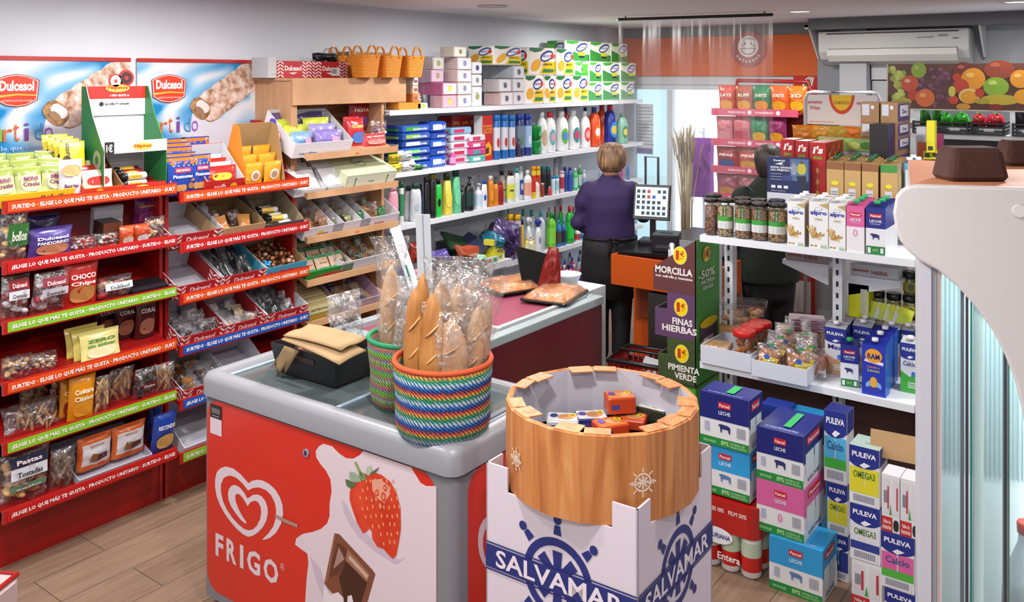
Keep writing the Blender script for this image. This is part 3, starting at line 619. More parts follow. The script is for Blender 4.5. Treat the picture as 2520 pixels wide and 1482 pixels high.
def shelf_items(z,items,place,lx=-3.885,tilt=TILT,group=None):
 global seed
 for it in items:
  u0,u1,h,t,kind,cols,desc,cat=it[:8];kw=it[8]if len(it)>8 else{};seed+=1
  bk=kw.get('back',.02);lean=kw.get('lean',.12);pp=up(u0,u1,z,bk,lean,lx,tilt);loc,rot,w=pp
  if lean<-1.0:loc=(loc[0],loc[1],loc[2]+t*.5)
  g=gen_item(kind,w,h,t,cols,seed,kw.get('txt'));dy=t*(.32 if kind in('box',)else.5)
  loc=(loc[0]-(0 if kind=='box' else t*.5),loc[1],loc[2]+(0 if kind=='box' else t*.5*math.tan(tilt))+kw.get('dz',0));rot=(lean,kw.get('roll',0),PI/2+kw.get('yaw',0))
  lab=desc+' '+place
  nm=kw.get('name',{'bag':'snack_bag','box':'snack_box','clear':'clear_snack_bag','sticks':'breadstick_bag','label':'labelled_snack_bag'}[kind])
  if callable(g):g(nm,loc=loc,rot=rot,label=lab,cat=cat,group=group)
  else:g.build(nm,loc=loc,rot=rot,label=lab,cat=cat,group=group)
PL='on the %s shelf, far left rack'
shelf_items(ZA[1],[(6,76,.24,.09,'label',['#d9b071','#e3c189'],'tall clear bag of sponge biscuits with green label','bag',dict(txt=[('bollos',.3,.4,'#2f6a2c','#e8efe0')],back=.02)),(74,182,.125,.06,'bag',['#4a3a86','#c98a68','#e9e6f3'],'purple chocolate roll bag','bag',dict(txt='Dulcesol|PANDORINO')),(72,150,.13,.05,'bag',['#2f2a5e'],'dark blue biscuit bag behind the purple one','bag',dict(back=.13)),(180,246,.07,.07,'clear',['#b3231f','#d8cfd4','#b3231f'],'flat red and clear cake pack','packet'),(240,300,.065,.07,'clear',['#c23026','#b7d8c6','#b3231f'],'flat red and clear cake pack with green sticker','packet'),(228,300,.13,.03,'box',['#b9bbc4'],'plain grey card box','box',dict(back=.16)),(252,296,.1,.09,'box',['#3a2a26','#6b3a26'],'dark brown cardboard snack box','box',dict(back=.07)),(298,334,.085,.05,'bag',['#c2562a','#e8d8c8','#b3201c'],'small orange hazelnut snack cup','packet',dict(txt='nutty')),(334,372,.085,.05,'bag',['#b84a24','#e8e8f0','#b3201c'],'small red hazelnut snack cup beside the nut bag','packet',dict(txt='nutty')),(362,412,.11,.07,'clear',['#c69a6c','#b58556','#d9b285'],'clear bag of peeled nuts','bag',dict(back=.02)),(332,392,.14,.04,'bag',['#6a1f5c','#8a3a70','#d8a03c'],'dark purple snack bag','bag',dict(back=.17,txt='Quicos')),],PL%'second')
shelf_items(ZA[2],[(8,78,.19,.08,'label',['#cfc8cc','#a52a2c','#d5d5d9'],'silver cake bag with red header','bag',dict(txt=[('Dulcesol',.72,.22,'#8e1c22','#e8c8c8'),('Cremadas',.5,.2,'#d5d3dc','#444')])),(82,170,.19,.09,'label',['#c8a8b0','#9a2a33','#d8d5da'],'silver cake bag with pink header','bag',dict(txt=[('Dulcesol',.74,.2,'#8a3a48','#e8c8c8'),('Ensaimadas',.52,.18,'#cdc9d6','#443')],lean=.3)),(158,244,.205,.06,'bag',['#c0281e','#b98048','#f2e8e8'],'upright red chocolate chip cookie pack','packet',dict(txt='CHOCO|Chips')),(148,200,.19,.05,'bag',['#9c1d18'],'red cookie pack hidden behind the upright one','packet',dict(back=.12)),(244,336,.1,.1,'label',['#b99a70','#b3231f','#8d8078'],'low clear bag of glazed cakes','bag',dict(txt=[('Dulcesol',.5,.3,'#dfe6ea','#333')])),(326,412,.035,.1,'box',['#1f1c22','#2a2026'],'flat black and purple chocolate tray','packet',dict(lean=.3)),],PL%'third')
shelf_items(ZA[3],[(14,90,.09,.1,'clear',['#c99a68','#dab07c'],'clear bag of round rolls at the rack end','bag'),(82,150,.075,.1,'clear',['#d3a878','#e0bd8c'],'clear bag of round rolls beside the first','bag'),(168,250,.13,.03,'bag',['#d8c45a','#e8d898','#3a7a3c'],'rear yellow bread slice pack','packet',dict(back=.07,lean=-.2,txt='ZERO')),(186,268,.13,.03,'bag',['#e0cf6a','#e8d898','#3a7a3c'],'middle yellow bread slice pack','packet',dict(back=.04,lean=-.2,txt='ZERO')),(204,302,.13,.035,'bag',['#e6dc8a','#f0e0b0','#2f7a3a'],'frontmost yellow bread slice pack','packet',dict(back=.01,lean=-.15,txt='ZERO|sin azúcar')),(236,290,.17,.05,'bag',['#2a1213','#8c5a44','#d8c8c8'],'dark brown cookie bag, leftmost of the three','bag',dict(back=.16,txt='CORAL')),(284,336,.19,.05,'bag',['#3a1516','#8c5a44','#d8c8c8'],'dark brown cookie bag, middle of the three','bag',dict(back=.11,txt='CORAL')),(336,386,.2,.05,'bag',['#4a1b19','#9a6450','#e0d0d0'],'dark brown cookie bag, rightmost of the three','bag',dict(back=.08,txt='CORAL')),],PL%'fourth')
shelf_items(ZA[4],[(22,162,.12,.09,'sticks',['#a3763f','#b98a4e'],'large lying clear bag of breadsticks','bag',dict(lean=-.35)),(50,120,.15,.05,'sticks',['#a3763f','#9a6c38'],'upright clear bag of breadsticks behind the lying one','bag',dict(back=.16)),(126,176,.17,.05,'label',['#b07a2c','#c98f3a'],'amber cracker bag half hidden behind','bag',dict(back=.13,txt=[('Campo',.4,.2,'#7c2322','#e8c8a0')])),(150,186,.17,.05,'bag',['#c9821c','#8c2a24','#f2e0c0'],'narrow orange cracker bag','bag',dict(back=.05,txt='Clas')),(170,236,.2,.05,'bag',['#d98a14','#e09a2c','#f4ead0'],'upright orange biscuit bag with dark red badge','bag',dict(back=.01,txt='Cuétara|Clásico')),(232,272,.18,.06,'sticks',['#c9a066','#d6b27c'],'clear bag of thin straight biscuit sticks','bag',dict(lean=.25)),(268,328,.17,.06,'sticks',['#b98a55','#c99c66'],'clear bag of brown biscuit rings','bag',dict(back=.05,lean=.25,txt=None)),(334,386,.15,.08,'label',['#22302a','#1c2622'],'dark green and black roll bag','bag',dict(txt=[('Dulce',.45,.2,'#5e1c24','#d8c8c8')],lean=.25)),(384,430,.15,.07,'sticks',['#b98c5e','#caa070'],'clear bag of pale biscuit sticks','bag',dict(lean=.25)),],PL%'fifth')
shelf_items(ZA[5],[(4,128,.22,.09,'label',['#c98a4c','#dba566','#e0b478'],'big clear assorted biscuit bag with white label','bag',dict(txt=[('Pastas',.78,.18,'#1d2340','#d8c8c8'),('Tostadas',.54,.22,'#d5d8e4','#222'),('sello',.3,.12,'#5e9a7c','#d8e8e0')])),(126,188,.18,.08,'sticks',['#7d6248','#8e7256'],'clear bag of dark breadsticks with green header','bag',dict(lean=.2)),],PL%'lowest')
p=slope(196,376,ZA[5],.015);b=rim_tray(p[2],.28,.035,out='#b9b8c6',inn='#a9a8b6');put(b,'display_tray',p,'white cardboard tray holding two orange and white cake packs','tray')
for i,(u0,u1)in enumerate(((204,290),(290,372))):
 pp=slope(u0,u1,ZA[5],.05)
 b=flat_bag(pp[2],.15,.06,'#d9662a',160+i,lambda fx,fz:M('#dcdbe0',.3)if.12<fx<.98 and.14<fz<.85 else None,lambda b,su,w,h,t:(b.poly([(-w*.2,h*.3),(0,h*.25),(.02*w,h*.5),(-.15*w,h*.55)],M('#8c5a30'),warp=su,eps=.0015),b.poly([(0,h*.25),(w*.3,h*.33),(w*.28,h*.5),(.02*w,h*.48)],M('#5b2a22'),warp=su,eps=.0015),b.poly([(-w*.4,h*.06),(w*.4,h*.06),(w*.4,h*.13),(-w*.3,h*.1)],M('#d9501a'),warp=su,eps=.0015),stext(b,su,'BIZCOCHO',0,h*.74,w*.4,h*.06,M('#a5604c'))))
 put(b,'cake_pack',((pp[0][0]-.02,pp[0][1],pp[0][2]+.03),(.1,0,PI/2)),['left','right'][i]+' orange and white cake pack in the white tray on the lowest shelf','packet')
shelf_items(ZA[5],[(376,432,.19,.06,'bag',['#1d3f9c','#d8b060','#e8e8f4'],'dark blue biscuit pack with yellow dots','packet',dict(txt='RECONDO',lean=.2)),(366,400,.2,.05,'bag',['#17306e','#8a5a34'],'blue and brown biscuit pack behind the dotted one','packet',dict(back=.1))],PL%'lowest')
PR='on the %s shelf, inner red rack'
def pica(b,su,w,h,t):
 b.poly([(-w*.42,h*.82),(w*.42,h*.82),(w*.42,h*.9),(-w*.42,h*.9)],M('#c9661c'),warp=su,eps=.001);b.poly([(-w*.45,h*.36),(w*.45,h*.36),(w*.45,h*.41),(-w*.45,h*.41)],M('#d97420'),warp=su,eps=.001)
 for i in range(5):b.poly([(-w*.4+i*w*.18+.004,h*.79),(-w*.4+i*w*.18+.01,h*.81),(-w*.4+i*w*.18+.016,h*.79),(-w*.4+i*w*.18+.01,h*.77)],M('#d9d04a'),warp=su,eps=.002)
 b.poly([(-w*.28,h*.6),(w*.28,h*.6),(w*.28,h*.74),(-w*.28,h*.74)],M('#c22a4a'),warp=su,eps=.001);stext(b,su,'RECONDO',0,h*.64,w*.48,h*.06,M('#f0e8f0'));stext(b,su,'Picatostes',0,h*.46,w*.7,h*.09,M('#e8ecf8'))
 for q in(-.3,-.12,.02):b.poly(blob(w*q,h*.2,w*.12,h*.09),M('#b9854c'),warp=su,eps=.0015)
 b.poly(blob(w*.3,h*.24,w*.1,h*.08),M('#9a6a34'),warp=su,eps=.0015)
k=0
for i,(u0,u1,bk,lb)in enumerate([(392,462,.2,'rearmost left'),(452,520,.2,'rearmost right'),(400,470,.15,'fourth row'),(406,478,.1,'third row'),(412,486,.055,'second row'),(416,484,.012,'front left'),(474,524,.02,'front right')]):
 pp=up(u0,u1,ZB[0],bk);b=flat_bag(pp[2],.185,.04,'#1f3f9a',200+i,bars(M('#1f3f9a',.25,coat=.3),M('#c9621a',.3),.9,1),pica)
 put(b,'crouton_bag',((pp[0][0]-.02,pp[0][1],pp[0][2]+(.01 if bk<.1 else.02)),(.0,0,PI/2)),'blue and orange crouton bag, '+lb+' of the crouton group','bag','crouton bags on the second rack')
p=slope(508,600,ZB[0],.015)
b=rim_tray(p[2],.24,.07,out='#b3201c',inn='#c5c7d0',hb=.17,front='#b8241e',art=lambda b,w,h,d:(b.text('nocilla',-.03,.02,.07,.03,M('#f4eaea'),center=True),b.ell(.05,.03,.022,.02,M('#e0b02c')),b.ell(.035,.02,.015,.012,M('#4a2a1a'))))
put(b,'display_tray',p,'red cardboard tray of chocolate snack packs '+PR%'top','tray')
for i in range(4):
 pp=slope(514,594,ZB[0],.04+i*.045);b=flat_bag(pp[2],.1,.03,['#b8241e','#d8d3cf'][i%2],220+i,None,lambda b,su,w,h,t:b.poly(blob(0,h*.5,w*.3,h*.2),M('#e8c23c'),warp=su,eps=.001));put(b,'chocolate_snack',((pp[0][0],pp[0][1],pp[0][2]+.02),(TILT-.45,0,PI/2)),'red chocolate snack pack in the red tray, '+['frontmost','second','third','rearmost'][i],'packet','snack packs in the red tray')
shelf_items(ZB[0],[(594,632,.055,.08,'clear',['#d6b27a','#e0c28c'],'small clear pack of pale biscuits','packet')],PR%'top')
p=slope(606,702,ZB[0],.01);w=p[2];b=MB();mo,mi_=M('#d9821f',.6),M('#a48457',.75)
b.box(-w/2,.0,0,w/2,.004,.03,mo);b.box(-w/2,.21,0,w/2,.214,.29,mo,front=mi_)
for s in(-1,1):b.prism([(0,0),(.21,0),(.21,.29),(.16,.29),(0,.035)],(s*(w/2-.002)+.002,.004,0),(0,1,0),(0,0,1),.004,mi_ if s>0 else mo)
b.add([(-w/2-.001,.0,0),(-w/2-.001,.214,0),(-w/2-.001,.214,.29),(-w/2-.001,.16,.29),(-w/2-.001,0,.035)],[(0,4,3,2,1)],mo);b.box(-w/2+.004,.004,0,w/2-.004,.21,.004,mi_)
b.text('Ouisol',.02,.05,.07,.03,M('#5a3a1c'),o=(-w/2-.0012,.2,0),xd=(0,-1,0));put(b,'display_box',p,'orange cardboard box with slanted sides holding yellow pouches '+PR%'top','display box')
for i in range(6):
 pp=slope(610+(i%2)*46,652+(i%2)*46,ZB[0],.03+(i//2)*.055)
 b=flat_bag(pp[2],.12+.02*(i//2),.03,'#e29a26',230+i,None,lambda b,su,w,h,t:(b.ell(0,h*.45,w*.26,w*.26,M('#d9d0c4'),warp=su,n=16),b.ell(0,h*.45,w*.17,w*.17,M('#a58a6a'),warp=su,n=12,eps=.002)))
 put(b,'yellow_pouch',((pp[0][0],pp[0][1],pp[0][2]+.01),(TILT-.25,0,PI/2)),'yellow snack pouch, '+['front left','front right','middle left','middle right','rear left','rear right'][i]+' in the orange slanted box','bag','yellow pouches in the orange box')
def red_tray(u0,u1,z,label,**k):
 p=slope(u0,u1,z,.008);b=rim_tray(p[2],.3,.075,out='#a81f24',inn='#c8cad6',front='#a81f24',art=art_red,hb=.1);return put(b,'display_tray',p,label,'tray',**k),p
def plain_tray(u0,u1,z,label,out='#c4c7d2',inn='#c8cad6',front=None,h=.07,d=.3,hb=.1,art=None,back=.008,**kk):
 p=slope(u0,u1,z,back,**kk);b=rim_tray(p[2],d,h,out=out,inn=inn,front=front,hb=hb,art=art);return put(b,'display_tray',p,label,'tray'),p
def fill_tray(u0,u1,z,n,w,h,t,cols,desc,name='wrapped_snack',cat='packet',seed=0,clearp=.5,rows=3,lx=-3.885,tilt=TILT):
 rnd=random.Random(seed);ncol=max(1,(n+rows-1)//rows)
 a,c=yl(u0,lx)+.01,yl(u1,lx)-.01
 for i in range(n):
  rw,cl=i%rows,i//rows;yy=a+(cl+.5)*(c-a)/ncol;bk=.045+rw*(.22/rows)
  loc=(lx-bk,yy+rnd.uniform(-.008,.008),z+.02+bk*math.tan(tilt)+.005)
  rot=(tilt-rnd.uniform(.5,1.0),rnd.uniform(-.25,.25),PI/2+rnd.uniform(-.5,.5))
  lab=desc+', '+(['front','middle','rear','rearmost'][rw]+' row '+(['left','right'][cl]if ncol==2 else ORD[cl].replace('most','')if ncol>1 else 'piece'))
  col=cols[i%len(cols)]
  if rnd.random()<clearp:filled_bag(w,h,t,[col,col],seed+i,n=4,r=min(w,h)*.3,flm=f_spark)(name,loc=loc,rot=rot,label=lab,cat=cat,group=desc)
  else:flat_bag(w,h,t,col,seed+i,None,None,.3,.2,6,7).build(name,loc=loc,rot=rot,label=lab,cat=cat,group=desc)
E='empty white tray with red chevron front '
red_tray(418,546,ZB[1],E+PR%'second')
plain_tray(532,650,ZB[1],'brown cardboard tray with a few wrapped buns '+PR%'second','#a98c66','#8f7450')
fill_tray(536,646,ZB[1],5,.07,.09,.035,['#c98a4c','#b9a49a','#d0cdd0'],'clear wrapped bun in the brown tray',seed=300)
plain_tray(652,746,ZB[1],'grey tray of silver biscuit rolls with yellow flap '+PR%'second','#4a4746','#9a8a72',hb=.15,h=.05)
for i in range(5):
 pp=slope(660,738,ZB[1],.03+i*.045);pal=[('#c8ccd2','#cfd6b8'),('#d8dbe0','#e0c070')][i%2]
 inst('sroll%d'%(i%2),roll_pack(*pal),(pp[0][0],pp[0][1],pp[0][2]+.012+.012*(i%2)),(TILT,0,PI/2+.2*(-1)**i),'silver biscuit roll, '+['frontmost','second','middle','fourth','rearmost'][i]+' in the grey tray','biscuits','silver biscuit rolls')
red_tray(430,548,ZB[2],E+PR%'third')
red_tray(540,654,ZB[2],'red chevron tray full of dark foil bars '+PR%'third');fill_tray(544,650,ZB[2],12,.035,.12,.02,['#3a3c3e','#55595c','#2c2e30'],'dark foil bar in the chevron tray, third shelf',seed=320,rows=2,clearp=.3)
plain_tray(650,752,ZB[2],'light blue cardboard tray of wrapped sweets '+PR%'third','#2f8fb0','#a0815c','#3a9fc0',art=lambda b,w,h,d:b.text('LosMellizos',0,h*.3,w*.75,h*.36,M('#c22a3c'),center=True,bold=.04))
b=MB();pp=slope(655,748,ZB[2],.02);lumps(b,-pp[2]/2+.015,.02,.02,pp[2]/2-.015,.26,.07,110,.013,[M('#7a3f1c',.2,.3),M('#c9a48c',.25),M('#4a2410',.2),M('#b8784a',.2)],5,(1,1,.8));lumps(b,-pp[2]/2+.015,.02,.05,-pp[2]/2+.05,.06,.085,14,.012,[M('#3aa0d8',.2)],6)
put(b,'wrapped_sweets',pp,'heap of small copper and blue wrapped sweets in the light blue tray','sweets',kind='stuff')
red_tray(440,560,ZB[3],'red chevron tray of shiny silver bags '+PR%'fourth');fill_tray(444,556,ZB[3],6,.085,.09,.04,['#3a3436','#8c8488','#c8c4ca'],'shiny silver bag in the leftmost chevron tray, fourth shelf',seed=340,clearp=.8)
red_tray(554,656,ZB[3],'red chevron tray of small white cakes '+PR%'fourth');fill_tray(558,652,ZB[3],6,.07,.07,.04,['#d9cbb8','#c8b49a','#e0d8cf'],'small white cake in the middle chevron tray, fourth shelf',seed=360,clearp=.8)
red_tray(652,754,ZB[3],'red chevron tray of dark wrapped wafers '+PR%'fourth');fill_tray(656,750,ZB[3],9,.05,.09,.02,['#2c3034','#454048','#6a6e70'],'dark wrapped wafer in the chevron tray, fourth shelf',seed=380,clearp=.4)
red_tray(446,566,ZB[4],'red chevron tray of wrapped round buns '+PR%'fifth');fill_tray(450,560,ZB[4],6,.085,.09,.045,['#a8702c','#5a3a22','#c08a3c'],'wrapped round bun in the fifth shelf tray',seed=400,clearp=.9)
plain_tray(562,664,ZB[4],'empty white cardboard tray with high sides '+PR%'fifth',h=.04,hb=.13)
plain_tray(452,600,ZB[5],'empty white cardboard tray '+PR%'lowest',h=.05,hb=.12)
# WOODEN SLOPED DISPLAY
m_beech=ramp_mat('beech_veneer',[(.3,'#b98a63'),(.7,'#cfa47c')],scale=(3,40,3),wscale=1.5,detail=3,rough=.45,coord='Object')
m_beech2=ramp_mat('beech_upright',[(.3,'#b88a64'),(.7,'#c89c75')],scale=(40,40,2),wscale=1.5,detail=3,rough=.45,coord='Object')
r=empty('wooden_display',(0,3.68,0),FX,'beech wooden sloped display beside the second red rack, with header board','display shelf');W=.74
for s in(-1,1):
 b=MB();b.box(s*(W/2-.011)-.011,4.04,0,s*(W/2-.011)+.011,4.385,2.085,m_beech2)
 if s<0:b.box(-W/2-.015,4.035,0,-W/2+.03,4.0395,2.085,m_beech2)
 b.build('side_panel',r)
b=MB();b.box(-W/2+.023,4.36,.1,W/2-.023,4.375,2.06,m_beech);b.build('back_panel',r)
b=MB();b.box(-W/2-.012,4.016,1.93,W/2+.18,4.034,2.088,m_beech);b.box(-W/2-.012,4.035,2.072,W/2+.18,4.385,2.088,m_beech);b.build('header_board',r,bevel=.002)
ZW=[1.618,1.397,1.145,.898,.66,.42];WT=math.radians(26)
for z in ZW:
 b=MB();dep=.43;tt=math.tan(WT)*.9
 b.prism([(3.925,z+.006),(4.355,z+.006+dep*tt),(4.355,z+.02+dep*tt),(3.925,z+.02)],(W/2-.024,0,0),(0,1,0),(0,0,1),W-.048,m_beech)
 b.box(-W/2+.002,3.912,z,W/2-.002,3.9245,z+.038,m_beech);b.prism([(3.925,z+.006),(4.04,z+.05),(4.04,z+.075),(3.925,z+.038)],(-W/2+.012,0,0),(0,1,0),(0,0,1),.01,m_beech);b.build('sloped_shelf',r)
 c=MB();c.box(.0,3.9105,z+.012,.03,3.912,z+.02,M('#d9631c'));
 if z in(ZW[0],ZW[2]):c.build('price_tag',r)
LW,TW,PW=-3.935,math.atan(math.tan(WT)*.9),'on the %s shelf, wooden display'
def wtray(u0,u1,z,label,**k):return plain_tray(u0,u1,z,label,lx=LW,tilt=TW,**k)
def art_pig(b,w,h,d):
 b.text('cerdita',-.4*w,h*.2,w*.3,h*.2,M('#6a7aa0'));
 k=dict(o=(-w/2-.001,d*.42,0),xd=(0,-1,0))
 b.ell(-.03,.06,.03,.035,M('#d05a8c'),**k);b.ell(-.03,.06,.026,.031,M('#e8e6ea'),o=k['o'],xd=k['xd'],eps=.0015);b.ell(-.02,.055,.006,.006,M('#e83c7c'),o=k['o'],xd=k['xd'],eps=.002);b.poly(blob(-.1,.11,.03,.03,.3),M('#5a4cc0'),**k)
p=slope(720,862,ZW[0],.01,lx=LW,tilt=TW);b=rim_tray(p[2],.3,.09,out='#e6e4ea',inn='#d2d2da',hb=.16,art=art_pig);put(b,'display_box',p,'white printed box with open front holding purple and yellow pouches','display box')
for i in range(8):
 cl=i%2;rw=i//2;pp=slope(726+cl*66,784+cl*66,ZW[0],.04+rw*.06,lx=LW,tilt=TW)
 b=flat_bag(pp[2],.11,.035,['#7fa6d6','#8a7ac0','#c6d03a','#9a92cc','#b9cc3c','#c8d24a','#5a4a78','#54487a'][i],500+i,None,lambda b,su,w,h,t:b.poly(blob(.2*w,h*.5,w*.16,h*.16),M('#e09ac0'),warp=su,eps=.001),.2)
 put(b,'sweet_pouch',((pp[0][0],pp[0][1],pp[0][2]+.02+.008*rw),(TW-.6,0,PI/2+.15*(-1)**i)),['blue','lilac','yellow','pale lilac','lime','lime yellow','dark purple','deep violet'][i]+' sweet pouch in the white printed box, '+['front','second','third','rear'][rw]+' row','bag','sweet pouches in the white printed box')
shelf_items(ZW[0],[(846,884,.16,.05,'bag',['#b3232a','#d8a0a0','#f0e0d8'],'upright red toy sweet bag behind the white box','bag',dict(back=.1,txt='Fini')),(862,912,.2,.06,'bag',['#a81e26','#7a4a8a','#f2dcc0'],'large red sweet bag hanging against the back','bag',dict(back=.22,lean=.1,txt='FIESTA')),(900,950,.2,.05,'bag',['#c22a30','#8a3a4a','#f2e0c8'],'second large red sweet bag near the back','bag',dict(back=.24,txt='FIESTA')),(864,905,.17,.05,'bag',['#c8222c','#4a7ac0','#f4d860'],'bright red gummy pouch with blue picture','bag',dict(back=.05,lean=-.1,txt='GUMMY')),(900,962,.08,.07,'bag',['#c83a42','#d89a90','#f0e0e0'],'lying red and pink sweet bag at the shelf end','bag',dict(txt='rex',lean=-.3)),(915,955,.13,.05,'clear',['#c8a0a8','#8a5a9a','#d8d0c0'],'clear bag of striped sweets above the lying red bag','bag',dict(back=.1))],PW%'top',LW,TW)
for j,(u0,u1,lb)in enumerate([(724,806,'shallow white tray of flat white paper bags'),(800,884,'second shallow white tray of folded white bags')]):
 wtray(u0,u1,ZW[1],lb+' '+PW%'second',out='#d6d8de',inn='#c6c8d0',h=.04,hb=.07)
 for i in range(4):
  pp=slope(u0+8,u1-8,ZW[1],.03+i*.055,lx=LW,tilt=TW)
  b=flat_bag(pp[2],.14,.03,'#dcdde2',520+i+9*j,None,None,.35,.25);put(b,'paper_bag',((pp[0][0],pp[0][1],pp[0][2]+.022),(TW-1.05,0,PI/2)),'flat white bag, '+['frontmost','second','third','rearmost'][i]+' in the '+['first','second'][j]+' shallow white tray','bag','white bags in shallow trays')
m_cart=ramp_mat('citrus_print',[(.48,'#d4dcba'),(.5,'#b7c64e'),(.53,'#d4dcba')],kind='voronoi',wscale=22,rough=.5)
p=slope(846,968,ZW[1],.005,lx=LW,tilt=TW);b=MB();w=p[2];b.box(-w/2,0,0,w/2,.34,.1,m_cart,front=M('#cfd6b8'))
b.rect(-w/2+.012,.012,w/2-.012,.088,M('#dbe0cb'),y=0);
for q in(-.32,.32):b.poly([(w*q-.003,.02),(w*q+.003,.02),(w*q+.003,.07),(w*q+.008,.07),(w*q,.084),(w*q-.008,.07),(w*q-.003,.07)],M('#2f6a3c'),o=(0,0,0),eps=.002)
b.text('Fragile',0,.04,.05,.014,M('#3a7a4a'),o=(0,0,0),center=True);k=dict(o=(0,.12,.1),xd=(1,0,0),yd=(0,1,0));b.ell(-.0,.03,.05,.05,M('#3a4a2c'),**k);b.ell(-.0,.03,.046,.046,M('#d4dcba'),o=(0,.12,.1),yd=(0,1,0),eps=.002);b.text('Types',0,.015,.07,.03,M('#3a4a2c'),o=(0,.12,.1),yd=(0,1,0),eps=.003,center=True)
put(b,'printed_carton',p,'long pale carton with yellow green citrus print '+PW%'second','box')
for j,(u0,u1,lb,cl)in enumerate([(744,842,'white tray of brown wrapped biscuits',['#b08a6a','#9a7456']),(816,908,'white tray of olive wrapped sweets',['#6f7a4a','#8a8f60']),(884,978,'white tray of green and brown cakes',['#2f6a3c','#b0785a','#7a9a70'])]):
 wtray(u0,u1,ZW[2],lb+', third shelf, wooden display',out='#d6d4de',inn='#cfcfd8',h=.075,hb=.11,art=(lambda b,w,h,d:(b.ell(-.02,.03,.03,.016,M('#e0b84a')),b.text('Cristal',0,.02,.07,.016,M('#3a5aa0'),center=True)))if j==0 else(lambda b,w,h,d:b.text('Krujitos',0,.02,.08,.018,M('#c2502c'),center=True))if j==2 else None)
 fill_tray(u0+4,u1-4,ZW[2],6,.06,.08,.03,cl,'wrapped piece in the '+lb,seed=600+20*j,clearp=.6,lx=LW,tilt=TW)
wtray(750,866,ZW[3],'bright green cardboard tray of wafer packs, fourth shelf, wooden display',out='#0f8a2c',inn='#c8ccc0',front='#148f30',h=.07,hb=.08,art=lambda b,w,h,d:b.text('LosMellizos',0,h*.25,w*.6,h*.42,M('#c8283a'),center=True,bold=.04))
for i in range(9):
 cl,rw=i%3,i//3;pp=slope(756+cl*35,790+cl*35,ZW[3],.04+rw*.08,lx=LW,tilt=TW)
 b=flat_bag(pp[2],.09,.03,'#4f9a6a',640+i,lambda fx,fz:M('#d8b89a',.3)if.2<fz<.8 else None,lambda b,su,w,h,t:stext(b,su,'Dulce',0,h*.42,w*.5,h*.1,M('#7a3a2a')))
 put(b,'wafer_pack',((pp[0][0],pp[0][1],pp[0][2]+.03),(TW-.9,0,PI/2)),'green and cream wafer pack in the green tray, '+['front','middle','rear'][rw]+' row '+['left','centre','right'][cl],'packet','wafer packs in the green tray')
wtray(836,958,ZW[3],'white cardboard tray with brown inside, fourth shelf, wooden display',out='#d0d0d8',inn='#a58a66',h=.085,hb=.12,art=lambda b,w,h,d:(b.rect(.0,.01,.05,.02,M('#9a8a90')),b.ell(0,.04,.006,.006,M('#2f8ac0'),o=(-w/2-.001,.04,0),xd=(0,-1,0))))
fill_tray(842,952,ZW[3],9,.05,.07,.025,['#3c4a40','#5a5248','#7a8074'],'dark wrapped candy bar in the white and brown tray',seed=660,clearp=.7,lx=LW,tilt=TW)
wtray(756,832,ZW[4],'dark green and yellow tray of bars, fifth shelf, wooden display',out='#1f4a2a',inn='#8a8a50',front='#c2a83a',h=.06,hb=.08)
for i in range(10):
 pp=slope(760,828,ZW[4],.03+i*.024,lx=LW,tilt=TW);b=MB();b.box(-pp[2]/2,-.009,0,pp[2]/2,.009,.05,M(['#c9bb8c','#b9aa78'][i%2],.35));b.text('ARTESANA',0,.02,pp[2]*.7,.012,M('#5a4a22'),o=(0,-.009,0),center=True)
 put(b,'nougat_bar',((pp[0][0],pp[0][1],pp[0][2]+.03),(TW-.5,0,PI/2)),'pale gold bar in the dark green tray, '+ORD[i].replace('leftmost','frontmost').replace(' from left',' from front'),'packet','gold bars in the dark green tray')
wtray(834,936,ZW[4],'pinkish cardboard tray of dark wrapped nuts, fifth shelf, wooden display',out='#b79fb6',inn='#a98fa6',h=.07,hb=.11)
fill_tray(840,930,ZW[4],6,.07,.08,.04,['#3a3a50','#a8884a','#2c2c44'],'dark wrapped piece in the pinkish tray',seed=680,clearp=.8,lx=LW,tilt=TW)
zt=2.089
def boxx(u0,um,u1,vt,xf,z0,mat=None,z1=None,dmax=.34):
 """a box on a wall shelf: left face from u0 to um, front from um to u1"""
 ya,yb=yl(um,xf),yl(u1,xf);xb=rho(u0)*ya;d=min(dmax,max(.03,xf-xb));h=(z1 if z1 else(H-(vt-HZ)*Yd(xf,ya)/F))-z0
 return(xf,(ya+yb)/2,z0),yb-ya,d,h
def place(b,name,loc,lab,cat,group=None,rot=FX,**k):return b.build(name,loc=loc,rot=rot,label=lab,cat=cat,group=group,**k)
loc,w,d,h=boxx(640,680,690,140,-4.06,zt);b=MB();b.box(-.06,0,0,.0,.15,h,M('#bcbcc0',.7),front=M('#c4c4c6'));b.rect(-.04,.02,.04,.022,M('#777'),y=0);place(b,'storage_box',(-4.17,3.3,zt),'white cardboard box on the near end of the wooden display top','box')
def red_strip(w,h,bar):
 b=MB();b.box(-w/2,0,0,w/2,.05,h,M('#b9262a',.5),top=M('#3a2a28'));b.box(-w/2+.004,.051,0,w/2,.19,h*.9,M('#8a6a4a',.6));chevrons(b,-w/2,0,w*.26,h,3);chevrons(b,w/2-w*.26,0,w*.26,h,3)
 b.text('Dulcesol',0,h*.42,w*.44,h*.3,M('#f2e8e8'),center=True,bold=.04);b.poly([(-.12*w,.3*h),(.12*w,.33*h),(0,.2*h)],M('#f2e8e8'))
 if bar:b.rect(w*.02,h*.12,w*.26,h*.62,M('#e6e6ea'),y=-.002);[b.rect(w*.04+i*.005,h*.25,w*.04+i*.005+.0025,h*.55,M('#555'),y=-.003)for i in range(8)]
 return b
